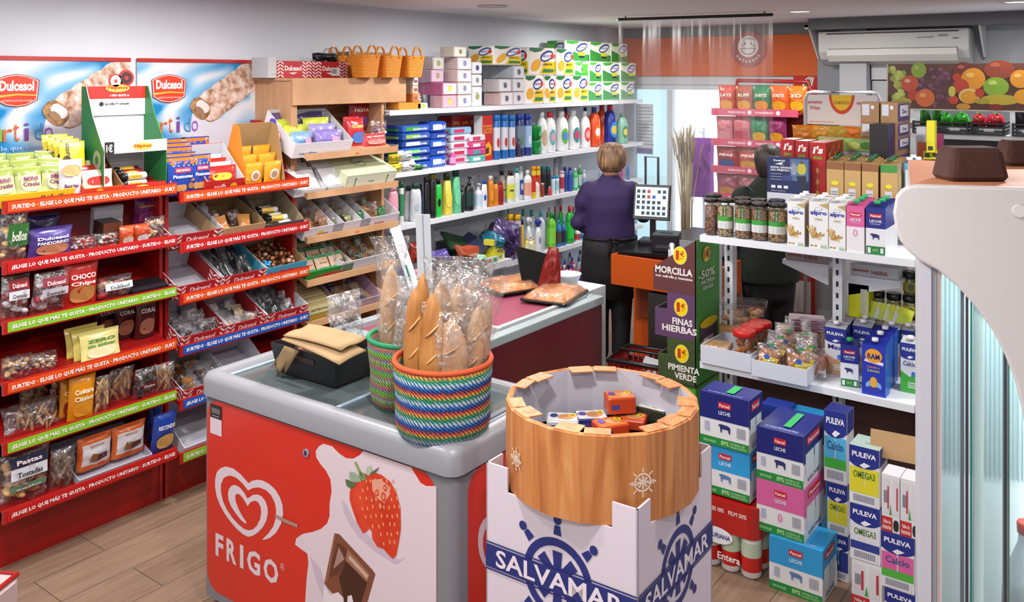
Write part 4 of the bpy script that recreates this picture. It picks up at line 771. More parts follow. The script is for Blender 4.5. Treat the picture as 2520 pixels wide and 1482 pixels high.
for i,(u0,u1)in enumerate(((673,768),(768,856))):
 ya,yb=yl(u0,-4.18),yl(u1,-4.18)-.002;b=red_strip(yb-ya,.1,i==1);place(b,'display_tray',(-4.18,(ya+yb)/2,zt),['first','second, barcode stickered'][i]+' red chevron box lying on the wooden display top','box')
b=MB();b.box(-.1,0,0,.28,.1,.17,m_kraft);b.box(-.1,-.001,.0,-.04,.0,.165,M('#bdb6ac'));place(b,'cardboard_box',(-4.27,4.06,zt),'brown cardboard box behind the orange baskets','box')
b=MB();b.tube([(-.09,0,.03),(-.06,-.02,.035),(0,-.03,.03),(.06,-.02,.035),(.09,0,.03)],.022,M('#17181c',.2),8);b.sphere((-.05,-.025,.02),.032,M('#141416',.1),10,sc=(1.3,.4,1));b.sphere((.05,-.025,.02),.032,M('#141416',.1),10,sc=(1.3,.4,1));place(b,'sunglasses',(-4.24,3.72,zt+.1),'black sunglasses lying on the red chevron boxes','sunglasses')
m_wick=ramp_mat('orange_wicker',[(.25,'#c8660e'),(.5,'#ea8a1c'),(.8,'#f8a83a')],kind='wave',wscale=34,dist=6,detail=3,wave_dir='Z',rough=.6,bump=.5)
def basket_o():
 b=MB();prof=[];n=12
 v=[];
 for z,hw,hd in((0,.075,.06),(.01,.08,.063),(.08,.09,.07),(.145,.1,.078),(.15,.102,.08),(.145,.095,.072),(.02,.075,.058)):
  v+=[(hw*(abs(math.cos(a))**.35)*(1 if math.cos(a)>0 else-1),hd*(abs(math.sin(a))**.35)*(1 if math.sin(a)>0 else-1),z)for a in[2*PI*(i+.5)/20 for i in range(20)]]
 f=[(j*20+i,j*20+(i+1)%20,(j+1)*20+(i+1)%20,(j+1)*20+i)for j in range(6)for i in range(20)]+[tuple(range(120,140)),tuple(range(19,-1,-1))]
 b.add(v,f,m_wick);o=b.build('wicker_basket')
 for s in(-1,1):
  b=MB();b.tube([(-.04+.0,s*.075,.13)]+[(-.045*math.cos(t),s*.075,.15+.06*math.sin(t))for t in[PI*i/8 for i in range(9)]]+[(.045,s*.075,.13)],.008,m_wick,6);b.build('handle',o)
 return o
for i,(u,v)in enumerate(((832,190),(892,190),(948,190),(1004,190))):
 xb=-4.3 if i==0 else-4.0;y=yl(u,xb)+.02;inst('obasket',basket_o,(xb,y,zt),(0,0,PI/2),'orange wicker basket with loop handles, '+['behind the chevron boxes','second of the row','third of the row','at the row end'][i],'basket','orange wicker baskets',scale=(.86,.86,.95))
# WHITE WALL SHELVING
m_sh=M('#dfe3ea',.4);ZS=[1.877,1.471,1.125,.683,.3];YS=[4.06,4.893,5.755,6.61,7.47];WSX=-4.0
for k in range(4):
 ya,yb=YS[k],YS[k+1];r=empty('wall_shelving',(WSX,ya,0),(0,0,0),'white metal shelving bay, '+['nearest the wooden display','second from the wooden display','third, behind the cashier','last, next to the shop door'][k],'shelving','white shelving bays')
 b=MB();b.box(-.395,.0,.05,-.385,yb-ya,2.12,M('#cfd4dc',.5));b.build('back_panel',r)
 b=MB();b.box(-.384,-.015,0,-.345,.015,2.14,m_sh)
 b.build('upright',r)
 b=MB();
 for i in range(40):b.box(-.3449,-.003,.1+i*.05,-.3445,.003,.125+i*.05,M('#2a2c30'))
 b.build('slots',r)
 for z in ZS:
  b=MB();b.box(-.343,.002,z-.006,-.004,yb-ya-.002,z,m_sh);b.box(-.004,.0015,z-.032,.0,yb-ya-.0015,z+.001,m_sh);
  b.prism([(-.343,0),(-.02,0),(-.02,-.02),(-.343,-.07)],(0,.02,z-.007),(1,0,0),(0,0,1),.003,m_sh)
  b.build('shelf',r)
 b=MB();b.box(-.343,.002,0,-.0,yb-ya-.002,.1,m_sh);b.build('plinth',r)
SHN=['top','second','third','fourth','lowest']
PROF={'deter':([(.8,0),(.97,.02),(1,.1),(1,.5),(.95,.66),(.75,.78),(.45,.85),(.36,.87)],[(.42,.86),(.42,.98),(.36,1)]),'shamp':([(.86,0),(.95,.02),(1,.3),(.98,.6),(.88,.78),(.6,.86)],[(.62,.86),(.62,.98),(.55,1)]),'taper':([(.95,0),(1,.04),(.9,.4),(.68,.8),(.5,.84)],[(.6,.84),(.56,.99),(.5,1)]),'can':([(.97,0),(1,.015),(1,.84),(.9,.87)],[(.94,.86),(.94,.97),(.85,1)]),'slim':([(.9,0),(1,.03),(1,.66),(.85,.76),(.4,.83),(.34,.86)],[(.4,.85),(.4,.97),(.3,1)]),'pump':([(.95,0),(1,.03),(1,.62),(.8,.7),(.35,.76)],[(.4,.76),(.4,.83),(.12,.84),(.12,.95),(.3,.95),(.3,1)]),'spray':([(.95,0),(1,.03),(1,.4),(.7,.62),(.35,.78)],[(.4,.78),(.38,.85),(.6,.87),(.75,.97),(.4,1)]),'jarb':([(.95,0),(1,.02),(1,.84),(.94,.88)],[(1,.88),(1,.99),(.95,1)])}
def bottle(kind,r,h,body,cap,lab=None,lab2=None,sy=1.0,txt=None,oval=None,clear=False,shape=None):
 pb,pc=PROF[kind];mb_=M(body,.3,coat=.3)if not clear else glass_body(body);b=MB();prof=[(q*r,z*h)for q,z in pb]
 mats=[mb_]*(len(prof)-1)
 b.lathe(prof,mb_,14,sy=sy,mats=mats)
 def wr(p,e):
  a=max(-.97,min(.97,p[0]/(r*1.0)));return Vector((p[0],-math.sqrt(1-a*a)*r*sy*1.012-e,p[2]))
 if lab:
  l0,l1=(.14,.58)if kind not in('can','taper')else(.2,.72)
  b.lathe([(r*1.006,l0*h),(r*1.006,l1*h)],M(lab,.4),14,sy=sy,bot=False,top=False)if not oval and kind!='taper' else None
  if oval or kind=='taper':b.ell(0,h*.38,r*.62,h*.2,M(lab,.4),warp=wr,n=14)
 if lab2:b.ell(0,h*.38,r*.45,h*.11,M(lab2,.4),warp=wr,n=12,eps=.0015)
 if txt:b.text(txt,0,h*.37,r*1.3,h*.05,M('#1f2a5a'),warp=wr,eps=.003,center=True)
 o=b.build(NAMES.get(kind,'bottle'))
 if cap:c=MB();c.lathe([(q*r,z*h)for q,z in pc],M(cap,.35),12,sy=max(sy,.8));
 if cap and kind=='pump':c.box(-.008,-r*.9,h*.955,.008,0,h*.985,M(cap,.35))
 if cap and kind=='spray':c.box(-.008,-r*1.2,h*.9,.008,0,h*.97,M(cap,.35))
 if cap:c.build('cap',o)
 return o
NAMES={'deter':'detergent_bottle','shamp':'shampoo_bottle','taper':'cologne_bottle','can':'aerosol_can','slim':'cleaner_bottle','pump':'pump_bottle','spray':'spray_bottle','jarb':'jar'}
GB={}
def glass_body(h):
 if h not in GB:
  m,n,l,b=nodes('liquid_'+h.strip('#'));b.inputs['Base Color'].default_value=hexc(h)+(1,);b.inputs['Roughness'].default_value=.08;b.inputs['Alpha'].default_value=.82;b.inputs['Coat Weight'].default_value=.5;GB[h]=m
 return GB[h]
def bottle_row(items,xf,z,place,group):
 """items: (u0, u1, vtop, kind, body, cap, label colour, description, options)"""
 labs=row_labels([it[7]for it in items],place)
 for it,lab in zip(items,labs):
  u0,u1,vt,kind,body,cap,lb,desc=it[:8];kw=dict(it[8])if len(it)>8 else{};off=kw.pop('off',0.0);xc0=xf-off
  um=(u0+u1)/2;Y=Yd(xc0,yl(um,xc0));r=(u1-u0)*Y/F/2;xc=xc0-r*kw.get('sy',1);y=yl(um,xc);Y=Yd(xc,y);r=(u1-u0)*Y/F/2;h=H-(vt-HZ)*Y/F-z
  key=('bt',kind,body,cap,lb,round(r,3),round(h,2),str(kw))
  inst(key,lambda:bottle(kind,r,h,body,cap,lb,**kw),(xc,y,z+.001),(0,0,PI/2-.35),lab,'bottle' if kind!='can' else 'spray can',group)
# GOODS ON THE WHITE SHELVES
z=ZS[0];XF=-4.02;G='on the top white shelf'
def wrapbox(u0,um,u1,z0,z1,side,end,lab,group,xf=XF,logo=None,off=0.0):
 loc,w,d,h=boxx(u0,um,u1,0,xf-off,z0,z1=z1);b=MB();t=.002
 b.rbox(-w/2,0,0,w/2,d,h-t,M(side,.5),r=.008,n=2);
 b.rect(-w/2+.004,.006,w/2-.004,h-.008,M(end,.25,coat=.6),y=0,eps=.001);
 b.ell(0,h*.5,min(w,h)*.22,min(w,h)*.22,M(logo or '#8fa05a'),n=12,eps=.002);b.rect(-w*.25,h*.68,w*.1,h*.72,M('#9a9aa8'),y=0,eps=.002)
 b.poly([(d*.2,h*.2),(d*.24,h*.2),(d*.24,h*.7),(d*.2,h*.7)],M('#b0a6ae'),o=(-w/2,d,0),xd=(0,-1,0))
 return b.build('tissue_pack',loc=loc,rot=FX,label=lab,cat='tissue pack',group=group)
def zst(z0,n,hh):return[z0+.001+i*(hh+.001)for i in range(n+1)]
gT='tissue packs on the top shelf'
zz=zst(z,5,.088)
wrapbox(1057,1090,1124,zz[0],zz[1]-.001,'#c79aa2','#d8a8b8','pink tissue pack at the bottom of the first stack',gT,logo='#c8c43a')
wrapbox(1030,1090,1124,zz[1],zz[2]-.001,'#b8628c','#d8cdd4','magenta tissue pack second up in the first stack',gT,logo='#c8c43a')
wrapbox(1030,1062,1092,zz[2],zz[3]-.001,'#c3a6bc','#cfb2c8','lilac tissue pack third up in the first stack',gT,off=.1)
wrapbox(1040,1066,1092,zz[3],zz[4]-.001,'#c5bcb8','#cfc8c6','grey tissue pack on top of the first stack',gT,off=.1)
for i,n in enumerate(('lowest','second','third','fourth')):wrapbox(1092,1127,1160,zz[i],zz[i+1]-.001,'#c8b6b4','#dadbe2','pale boxed tissue pack, '+n+' in the second stack',gT,logo='#8a84b0')
wrapbox(1082,1118,1148,zz[4],zz[4]+.075,'#cbc6ba','#dcdcd6','small ivory tissue pack on top of the second stack',gT,logo='#7a8f2c')
for i,(a,c,n)in enumerate(((0,.145,'tall white tissue pack at the foot of the third stack'),(.147,.235,'white tissue pack in the middle of the third stack'),(.237,.325,'white tissue pack on top of the third stack'))):wrapbox(1161,1163,1186,z+.001+a,z+.001+c-.001,'#d0d2d8','#dfe2e8',n,gT,logo=['#9aa05a','#888','#3a3a6a'][i])
for i,(u0,um,u1,c0,c1,n)in enumerate(((1190,1232,1262,0,1,'lower left'),(1262,1263,1290,0,1,'lower right'),(1188,1228,1258,1,2,'middle left'),(1258,1262,1290,1,2,'middle right'),(1186,1264,1290,2,3,'long upper'))):
 zq=zst(z,3,.1);wrapbox(u0,um,u1,zq[c0],zq[c1]-.001,['#c3a6a2','#c3aeb0','#b9b2b4','#c0b2b6','#aab4bc'][i],'#d9dae2','plastic wrapped napkin pack, '+n+' of the napkin block','napkin packs on the top shelf',logo='#5a5a66')
b=MB();
for i in range(5):
 loc,w,d,h=boxx(1002,1016,1030,0,XF,0,z1=.05);b=MB();b.rbox(-w/2,0,0,w/2,.1,.054,M(['#c9783c','#d8b89a','#cfc9c9','#c0523c','#d8d2cf'][i],.3,coat=.4),r=.006,n=2);b.rect(-w*.3,.015,w*.3,.035,M('#8a5a5a'),y=0)
 b.build('candle_pack',loc=(loc[0],loc[1],z+.05+i*.056),rot=FX,label=['orange','beige','white','red','silver'][i]+' candle pack in the little stack beside the header board',cat='packet',group='candle packs')
b=MB();b.box(-.09,0,0,.12,.12,.047,M('#d98a2c',.5));b.build('orange_box',loc=(XF,yl(1005,XF),z+.001),rot=FX,label='flat orange box under the little candle stack',cat='box')
b=flat_bag(.1,.1,.06,'#c9a68a',701,None,None,.3);b.build('paper_pack',loc=(XF-.09,yl(1040,XF)+.02,z+.001),rot=FX,label='crumpled kraft pack between candles and tissues',cat='packet')
b=MB();b.rbox(-.07,0,0,.04,.05,.04,M('#d8d2de',.3),r=.01);b.ell(-.01,.02,.02,.014,M('#a8b83a'),n=12);b.build('soap_pack',loc=(XF+.0,yl(1044,XF),z+.001),rot=FX,label='small white and lilac soap pack at the shelf edge',cat='packet')
m_lem=M('#e0a428',.4)
def nicky(w,h,d,kind):
 base='#ece9e2' if kind=='limon' else '#dfe9d8';b=MB();b.rbox(-w/2,0,0,w/2,d,h,M(base,.28,coat=.4),r=.014,n=2);g=M('#1e6a3c' if kind=='limon' else '#3f9a3c',.3)
 def face(o,xd,W):
  k=dict(o=o,xd=xd)
  b.poly([(-.46*W,h*.99),(.1*W,h*.99),(-.02*W,h*.88),(-.25*W,h*.82),(-.46*W,h*.88)],g,eps=.001,**k)
  if kind=='limon':
   b.ell(-.22*W,h*.36,.2*W,h*.2,m_lem,n=14,rot=.4,eps=.0012,**k);b.poly([(-.1*W,0.05*h),(.48*W,.05*h),(.48*W,.5*h),(.1*W,.5*h)],M('#e3c21f',.3),eps=.0014,**k)
   b.text('LIMON',.2*W,h*.36,W*.36,h*.08,M('#5a4a10'),eps=.003,center=True,**k);b.poly([(.0,.1*h),(.42*W,.1*h),(.46*W,.22*h),(.06*W,.24*h)],M('#2f7a4a',.3),eps=.002,**k)
  else:
   b.poly([(-.48*W,.05*h),(.48*W,.05*h),(.48*W,.35*h),(.0,.42*h),(-.48*W,.62*h)],M('#2f8a3c',.3),eps=.0012,**k);b.poly([(.02*W,.3*h),(.34*W,.3*h),(.3*W,.5*h),(.05*W,.5*h)],M('#c8d23a',.3),eps=.0016,**k);b.rect(.06*W,.2*h,.3*W,.3*h,M('#20284a',.3),eps=.002,**k)if False else b.poly([(.06*W,.2*h),(.3*W,.2*h),(.3*W,.3*h),(.06*W,.3*h)],M('#20284a',.3),eps=.002,**k)
  b.ell(.18*W,h*.7,.25*W,h*.19,M('#253a86',.3),n=18,rot=.25,eps=.003,**k);b.ell(.18*W,h*.69,.21*W,h*.12,M('#e4e6ee',.3),n=16,rot=.25,eps=.0035,**k);b.text('NICKY',.18*W,h*.655,.35*W,h*.09,M('#253a86'),eps=.0042,center=True,**k)
  if kind=='limon':b.ell(.38*W,h*.7,.07*W,h*.1,M('#d2362c',.3),n=12,eps=.0045,**k)
 face((0,0,0),(1,0,0),w);face((-w/2,d/2,0),(0,-1,0),d)if d>.14 else None
 if kind!='limon':b.poly([(-d/2,0.02),(d/2-.02,.02),(d/2-.02,h-.02),(-d/2,h-.02)],M('#5cc23a',.3),o=(-w/2,d/2,0),xd=(0,-1,0))
 return b
def npack(u0,u1,z0,z1,kind,lab,group,off=0.0,d=.13,um=None):
 xf=XF-off
 if um is None:
  yb=yl(u1,xf);ya=yl(u0,xf-d*.0);
 else:yb=yl(u1,xf);ya=yl(um,xf);d=min(.33,xf-rho(u0)*ya)
 b=nicky(yb-ya-.003,z1-z0,d,kind);return b.build('paper_roll_pack',loc=(xf,(ya+yb)/2,z0),rot=FX,label=lab,cat='paper roll pack',group=group)
gL,gG='lemon kitchen roll packs','green toilet roll packs';za,zb_,zc=z+.001,z+.228,z+.45
for i,(u0,u1,n)in enumerate(((1291,1338,'far left'),(1339,1367,'second'),(1368,1408,'third'),(1409,1447,'last'))):npack(u0,u1,za,zb_-.002,'limon','lemon paper roll pack, '+n+' of the lower lemon row',gL)
for i,(u0,u1,n)in enumerate(((1214,1284,'standing behind the napkin block'),(1300,1366,'over the lower row start'),(1369,1412,'over the lower row end'))):npack(u0,u1,zb_ if i else z+.305,zc,'limon','lemon paper roll pack, upper row, '+n,gL,d=.25 if i==0 else.2)
npack(1448,1482,za,z+.165,'green','green toilet roll pack, bottom row beside the lemon packs',gG);npack(1483,1525,za,z+.165,'green','green toilet roll pack, bottom row middle',gG);npack(1527,1562,za,z+.165,'green','green toilet roll pack, bottom row near the door',gG)
npack(1415,1450,z+.167,z+.345,'green','green toilet roll pack, middle row beside the lemon packs',gG,off=.1,d=.2);npack(1451,1481,z+.167,z+.345,'green','green toilet roll pack, middle row second',gG,off=.02);npack(1482,1526,z+.167,z+.345,'green','green toilet roll pack, middle row third',gG,off=.02);npack(1527,1566,z+.167,z+.345,'green','green toilet roll pack, middle row near the door',gG,off=.02)  # last pack here stands in for a reflection in the clear sheet
for i,(u0,u1,n)in enumerate(((1392,1449,'first'),(1451,1502,'second'),(1504,1545,'last'))):npack(u0,u1,z+.347,z+.53,'green','green toilet roll pack, '+n+' of the topmost row',gG,off=.12,d=.2)
z=ZS[1];G='on the second white shelf'
def softpack(u0,u1,z0,h,col,lab,group,xf=-4.03,off=0.0,t=.12,c2=None,tx=None):
 global seed;seed+=1;x=xf-off;ya,yb=yl(u0,x),yl(u1,x);w=yb-ya;b=MB();n=5
 b.rbox(-w/2,0,0,w/2,t,h,M(col,.25,coat=.5,noise_amt=.05,nscale=30),r=min(h,t)*.35,n=3)
 if c2:b.rect(-w*.4,h*.25,w*.1,h*.75,M(c2,.3),y=0,eps=.0015);b.poly([(-t*.3,h*.2),(t*.3,h*.2),(t*.3,h*.5),(-t*.3,h*.5)],M(c2,.3),o=(-w/2,t/2,0),xd=(0,-1,0))
 if tx:b.text(tx,w*.1,h*.3,w*.5,h*.35,M('#e8ecf4'),center=True,eps=.003)
 return b.build('hygiene_pack',loc=(x,(ya+yb)/2,z0),rot=FX,label=lab,cat='packet',group=group)
gH='hygiene packs on the second shelf'
for i,(c,c2,nm)in enumerate((('#1f4fae','#d8dce8','blue'),('#143a94','#3fae3c','deep blue'),('#1f55b8','#5ac23a','blue and green'),('#17408f','#d8dce8','navy'),('#1d4aa4','#8fb84a','royal blue'),('#2a56b4','#3f9a3c','bright blue'))):softpack(992,1060,z+.001+i*.05,.048,c,nm+' pad pack, wide blue stack, level '+['one','two','three','four','five','six'][i],gH,t=.2,c2=c2,off=.01*(i%2),tx='ausonia')
for i,(c,hh)in enumerate((('#1d54c4',.075),('#1c3f9c',.05),('#1a55b8',.06),('#173a98',.045),('#1b49a8',.075))):softpack(1061,1102,z+.001+[0,.077,.129,.191,.238][i],hh,c,'blue pad pack, narrow stack, '+['lowest','second','third','fourth','topmost'][i],gH,t=.14,c2=['#d8dce8',None][i%2],tx='evax')
for i,(c,c2)in enumerate((('#d8b6c4','#c2386c'),('#dcd3dc','#c8325a'),('#e0dbe4','#c83a6a'),('#cfd6e8','#b8305c'),('#7fb0d4','#c8325a'))):softpack(1112,1162,z+.001+i*.052,.05,c,['pink','white and pink','white','pale blue','light blue'][i]+' baby wipe pack, level '+['one','two','three','four','five'][i],gH,t=.15,c2=c2,off=.04)
for i,(c,c2)in enumerate((('#4aa89a','#d8dce0'),('#c83a86','#4a9aa0'),('#c8407a','#e0d8e0'),('#d8ccd4','#c8325a'))):softpack(1160,1196,z+.001+i*.05,.048,c,['teal','magenta','rose','pale'][i]+' wipe pack in the stack before the red cartons',gH,t=.12,c2=c2,off=.0)
bottle_row([(1104,1122,372,'slim','#b83a8c',None,'#d89ac0','small pink deodorant')],-4.02,z,G,None)
b=MB()
for i,(u0,u1)in enumerate(((976,1004),(976,1003))):softpack(u0,u1,z+.14+i*.07,.068,'#d8561c',['lower','upper'][i]+' small orange pack beside the wooden display',gH,t=.05,c2='#e8b23a',off=.1)
softpack(974,1012,z+.001,.135,'#c9c2b0','beige carton under the small orange packs',gH,t=.12,off=.11)
for i,(u0,u1,c,hh,zz0,nm)in enumerate(((965,998,'#dcca2c',.06,.0,'yellow'),(985,1032,'#d9dade',.07,.0,'clear white'),(990,1025,'#cfd3da',.06,.072,'small white'),(968,995,'#c8b61e',.05,.062,'mustard'),(1020,1052,'#3a8a3c',.03,.0,'green edged'))):
 ya,yb=yl(u0,-3.99),yl(u1,-3.99);b=flat_bag(yb-ya,hh,.07,c,720+i,None,None,.3);b.build('sponge_pack',loc=(-4.035-.0,(ya+yb)/2,z+.002+zz0),rot=FX,label=nm+' cleaning pack at the near end of the second shelf',cat='packet',group='cleaning packs')
for i,(u0,u1)in enumerate(((1138,1160),(1160,1180),(1180,1196))):
 ya,yb=yl(u0,-4.1),yl(u1,-4.1);b=MB();b.box(-(yb-ya)/2,0,0,(yb-ya)/2-.002,.12,.335,M('#9c1f1a',.4));b.text('CUCAL',0,.27,(yb-ya)*.7,.02,M('#e8a83a'),center=True);b.build('insecticide_box',loc=(-4.2,(ya+yb)/2,z+.001),rot=FX,label='tall dark red insecticide carton, '+['rear left','rear middle','rear right'][i]+' behind the wipes',cat='box',group='red insecticide cartons')
loc,w,d,h=boxx(1185,1187,1213,285,-4.04,z+.001);b=MB();b.box(-w/2,0,0,w/2,.08,h,M('#b0211a',.35),side=M('#c8c8c8'));
for i,s in enumerate(('EL-ECO','LOGI','RATO')):b.text(s,0,h*(.74-.07*i),w*.8,h*.05,M('#e8a83a'),center=True)
b.poly([(-w*.3,h*.1),(w*.3,h*.12),(w*.36,h*.3),(w*.1,h*.42),(-w*.2,h*.35),(-w*.1,h*.22)],M('#e0a01f'));b.poly([(-w*.2,h*.15),(w*.1,h*.16),(w*.1,h*.3),(-w*.1,h*.28)],M('#3a1a10'),eps=.002)
b.build('insecticide_box',loc=loc,rot=FX,label='front red insecticide carton with yellow insect drawing',cat='box',group='red insecticide cartons')
aero=[(1212,1231,283,'can','#1b62a8','#1a6ab8','#c8c8d4','blue insecticide aerosol',dict(lab2='#b83a2c')),(1231,1250,283,'can','#1b62a8','#1a6ab8','#c8c8d4','blue insecticide aerosol',dict(lab2='#b83a2c')),(1250,1268,284,'can','#1b62a8','#1a6ab8','#c8c8d4','blue insecticide aerosol',dict(lab2='#b83a2c')),(1268,1289,281,'can','#23306a','#1c3c9a','#6a7a90','dark blue air freshener can',dict(lab2='#4a7a5a')),(1288,1309,281,'can','#2a3a80','#1c3c9a','#9ab8dc','dark blue air freshener can',dict(lab2='#c8d8f0')),(1271,1281,340,'slim','#4a2a3c','#6a2a5a','#3a2a4a','small dark bottle before the air fresheners',dict())]
bottle_row(aero,-4.02,z,G,'aerosols on the second shelf')
for i in range(2):
 b=MB();b.lathe([(.038,0),(.045,.09),(.047,.1),(.045,.11),(.03,.112)],M('#0f8a3c',.35),16);b.rect(-.02,.03,.02,.06,M('#3fae6a'),y=-.046);b.build('green_tub',loc=(-4.07,yl(1318,-4.07),z+.001+i*.118),rot=FX,label=['lower','upper'][i]+' green plastic tub of the stacked pair',cat='tub',group='green tubs')
det=[(1320,1347,276,'deter','#e4e6e8','#d9dde0','#c8a88c','white detergent bottle with beige label',dict(oval=1)),(1337,1368,276,'deter','#e6e8ea','#d2222c','#5ab0b4','white detergent bottle with red cap',dict(oval=1,lab2='#d8a0b0')),(1364,1399,274,'deter','#e6e8ea','#e0e2e4','#6ab83a','white detergent bottle with green label',dict(oval=1,lab2='#4a8ad0')),(1394,1427,272,'deter','#e6e8ea','#e0e2e4','#3a8a8c','white detergent bottle with teal label',dict(oval=1,lab2='#c83a6a')),(1424,1453,274,'deter','#e2e4e6','#e2e4e6','#d83a4a','white detergent bottle with red label',dict(oval=1,lab2='#e8a0a0')),(1446,1478,264,'deter','#d84a1c','#2a3f8c','#e86a1c','orange detergent bottle',dict(oval=1,lab2='#d9dde8')),(1466,1496,258,'deter','#c8401c','#c83050','#e0601c','red orange detergent bottle',dict(oval=1,off=.08)),(1484,1518,258,'deter','#1f2f86','#c83050','#2f8ad8','navy detergent bottle',dict(oval=1,lab2='#e8c03a')),(1516,1545,278,'deter','#7fc0a4','#5a8a80','#2f8a5a','pale green detergent bottle',dict(oval=1,lab2='#e8d84a')),(1382,1402,262,'deter','#c03a24','#22306a','#d84a2c','rear red bottle with navy cap',dict(off=.16)),(1430,1450,264,'deter','#c03a24','#22306a','#d84a2c','rear red bottle with navy cap',dict(off=.16)),(1352,1372,276,'deter','#d0d4d8','#c2c8cc',None,'rear white bottle with clear cap',dict(off=.16))]
bottle_row(det,-4.02,z,G,'detergent bottles')
z=ZS[2];G='on the third white shelf';u_=lambda x:940+x*.22938;v_=lambda y:380+y*.22938
T3=[(55,180,330,'shamp','#e8a0b4','#e0b0bc',None,'pink shampoo bottle at the near end',dict(sy=.6)),(182,234,300,'can','#d8e2dc','#0f5a3c','#2f8a5a','narrow green and white tube',{}),(235,330,340,'shamp','#c8ccd2','#1f3a34','#d8dce0','large white shampoo bottle with dark cap',dict(sy=.7,off=.06)),(290,428,310,'shamp','#d0d4da','#1f4a3a','#c8d0d8','large white shampoo bottle with green cap',dict(sy=.6,lab2='#b0bcc8')),(395,440,320,'shamp','#1f3a6a','#18305a',None,'slim dark blue bottle',dict(off=.08)),(445,505,245,'can','#17181c','#1c1c20',None,'tall black deodorant can',{}),(497,580,210,'can','#1a1b1f','#6a5c2a','#221f1c','tall black can with olive cap',{}),(565,645,262,'shamp','#22c040','#17181c','#20b83c','bright green shampoo bottle',dict(sy=.6,lab2='#111')),(632,758,205,'taper','#d8c84a','#2a3a1c','#e0d050','yellow conical cologne bottle',{}),(728,852,162,'taper','#5ab88a','#0f3f34','#6ac89a','green conical cologne bottle',{}),(828,885,330,'pump','#1c1e24','#17181c',None,'small black pump bottle',{}),(880,992,240,'pump','#18191d','#141518','#1f3a3a','wide black pump bottle',dict(sy=.7)),(940,990,240,'pump','#c8ccd2','#d8dce2',None,'white pump bottle behind the black one',dict(off=.1)),(990,1075,312,'pump','#d4dae2','#cfd6de','#b8d0e0','small white pump bottle with blue label',{}),(1062,1132,275,'shamp','#dfe3ea','#1f4fb0','#d8dce8','white and blue anti dandruff bottle',dict(sy=.6,lab2='#1f4fb0')),(1020,1060,225,'pump','#c2c6cc','#8a8e94',None,'rear silver pump bottle',dict(off=.14)),(1125,1202,232,'shamp','#c97a1c','#d8ccb8','#e08a2c','amber baby shampoo bottle',dict(oval=1)),(1186,1250,240,'pump','#d8861a','#2a3a2a','#c87a1c','orange pump bottle with leafy top',{}),(1240,1310,288,'shamp','#9c1c28','#b82a30','#8c1a24','dark red shampoo bottle',dict(sy=.6)),(1248,1322,178,'shamp','#c8ccc0','#33161c','#c8d04a','grey bottle with yellow letter',dict(off=.08,txt='S')),(1328,1430,178,'shamp','#d8dcd4','#3a1a20','#d4d84a','white bottle with yellow label',dict(sy=.6,txt='S')),(1412,1482,148,'shamp','#dce4e4','#2a9a94','#d0dcdc','white bottle with teal cap',dict(sy=.7)),(1452,1520,120,'shamp','#dfe3ea','#d0d6de','#2a56b0','white bottle with blue band',dict(off=.05,lab2='#d8e0ee')),(1512,1612,170,'slim','#e0e2e8','#e4e6ea','#e0a088','clear alcohol bottle with peach label',dict(sy=.6)),(1598,1652,128,'can','#d8b81c','#e0a01c','#c8301c','yellow and red spray can',{}),(1648,1700,128,'can','#d8b81c','#e0a01c','#c8301c','yellow and red spray can',{}),(1618,1690,258,'slim','#dfe3e6','#1f8a4a','#d8e0dc','small white bottle with green cap',{}),(1702,1758,132,'can','#2a2f34','#1f7a80','#22262a','charcoal deodorant can with teal cap',dict(off=.03)),(1755,1812,132,'can','#2a2f34','#1f7a80','#22262a','charcoal deodorant can with teal cap',dict(off=.03)),(1700,1740,310,'jarb','#8a3a2c','#b8b8c0',None,'small brown jar before the charcoal cans',{}),(1775,1820,345,'slim','#c83a34','#d8dce2',None,'tiny red glue bottle',{}),(1815,1860,235,'can','#d8e0e8','#2a7ac8','#c8e0f0','small white spray with blue cap',{}),(1857,1900,230,'can','#d8e8ec','#2a9ac0','#9ad0e0','small white spray with cyan cap',{}),(1903,1956,178,'can','#e0c8d0','#d8a8b8','#b83a4c','pink deodorant spray',{}),(1838,1888,45,'can','#b8bcc4','#a8acb4','#d0d0d0','tall silver hair spray',dict(off=.18)),(1932,1990,135,'shamp','#20408c','#1f3f8a','#284a9c','dark blue rinse bottle',dict(off=.02)),(1988,2048,138,'shamp','#2a4a9c','#24449a','#2f55a8','lighter blue rinse bottle',{}),(2040,2102,150,'slim','#3ab06a','#d8e8e0','#9ae0c0','mint green mouthwash bottle',{}),(2096,2150,110,'slim','#1f9a4c','#d8dce0','#c8e0d0','tall green mouthwash bottle',dict(off=.04)),(2150,2190,170,'slim','#b8c4d0','#d8dce8','#8aa0c0','small clear bottle beside the green mouthwash',{})]
bottle_row([(u_(a),u_(c),v_(d),*rest)for a,c,d,*rest in T3],-4.02,z,G,'toiletry bottles')
for i,u in enumerate((1530,1538,1546,1478,1522)):
 b=flat_bag(.05,.13,.03,['#b83a8c','#d8662c','#3a6ab8','#8a9ab0','#5a4a9a'][i],760+i);b.build('hanging_pack',loc=(-4.06,yl(u,-4.06),z+.002+(.14 if i in(1,)else 0)),rot=FX,label=['magenta','orange','blue','grey','violet'][i]+' small packet at the far end of the third shelf',cat='packet',group='far end packets')
z=ZS[3];G='on the fourth white shelf'
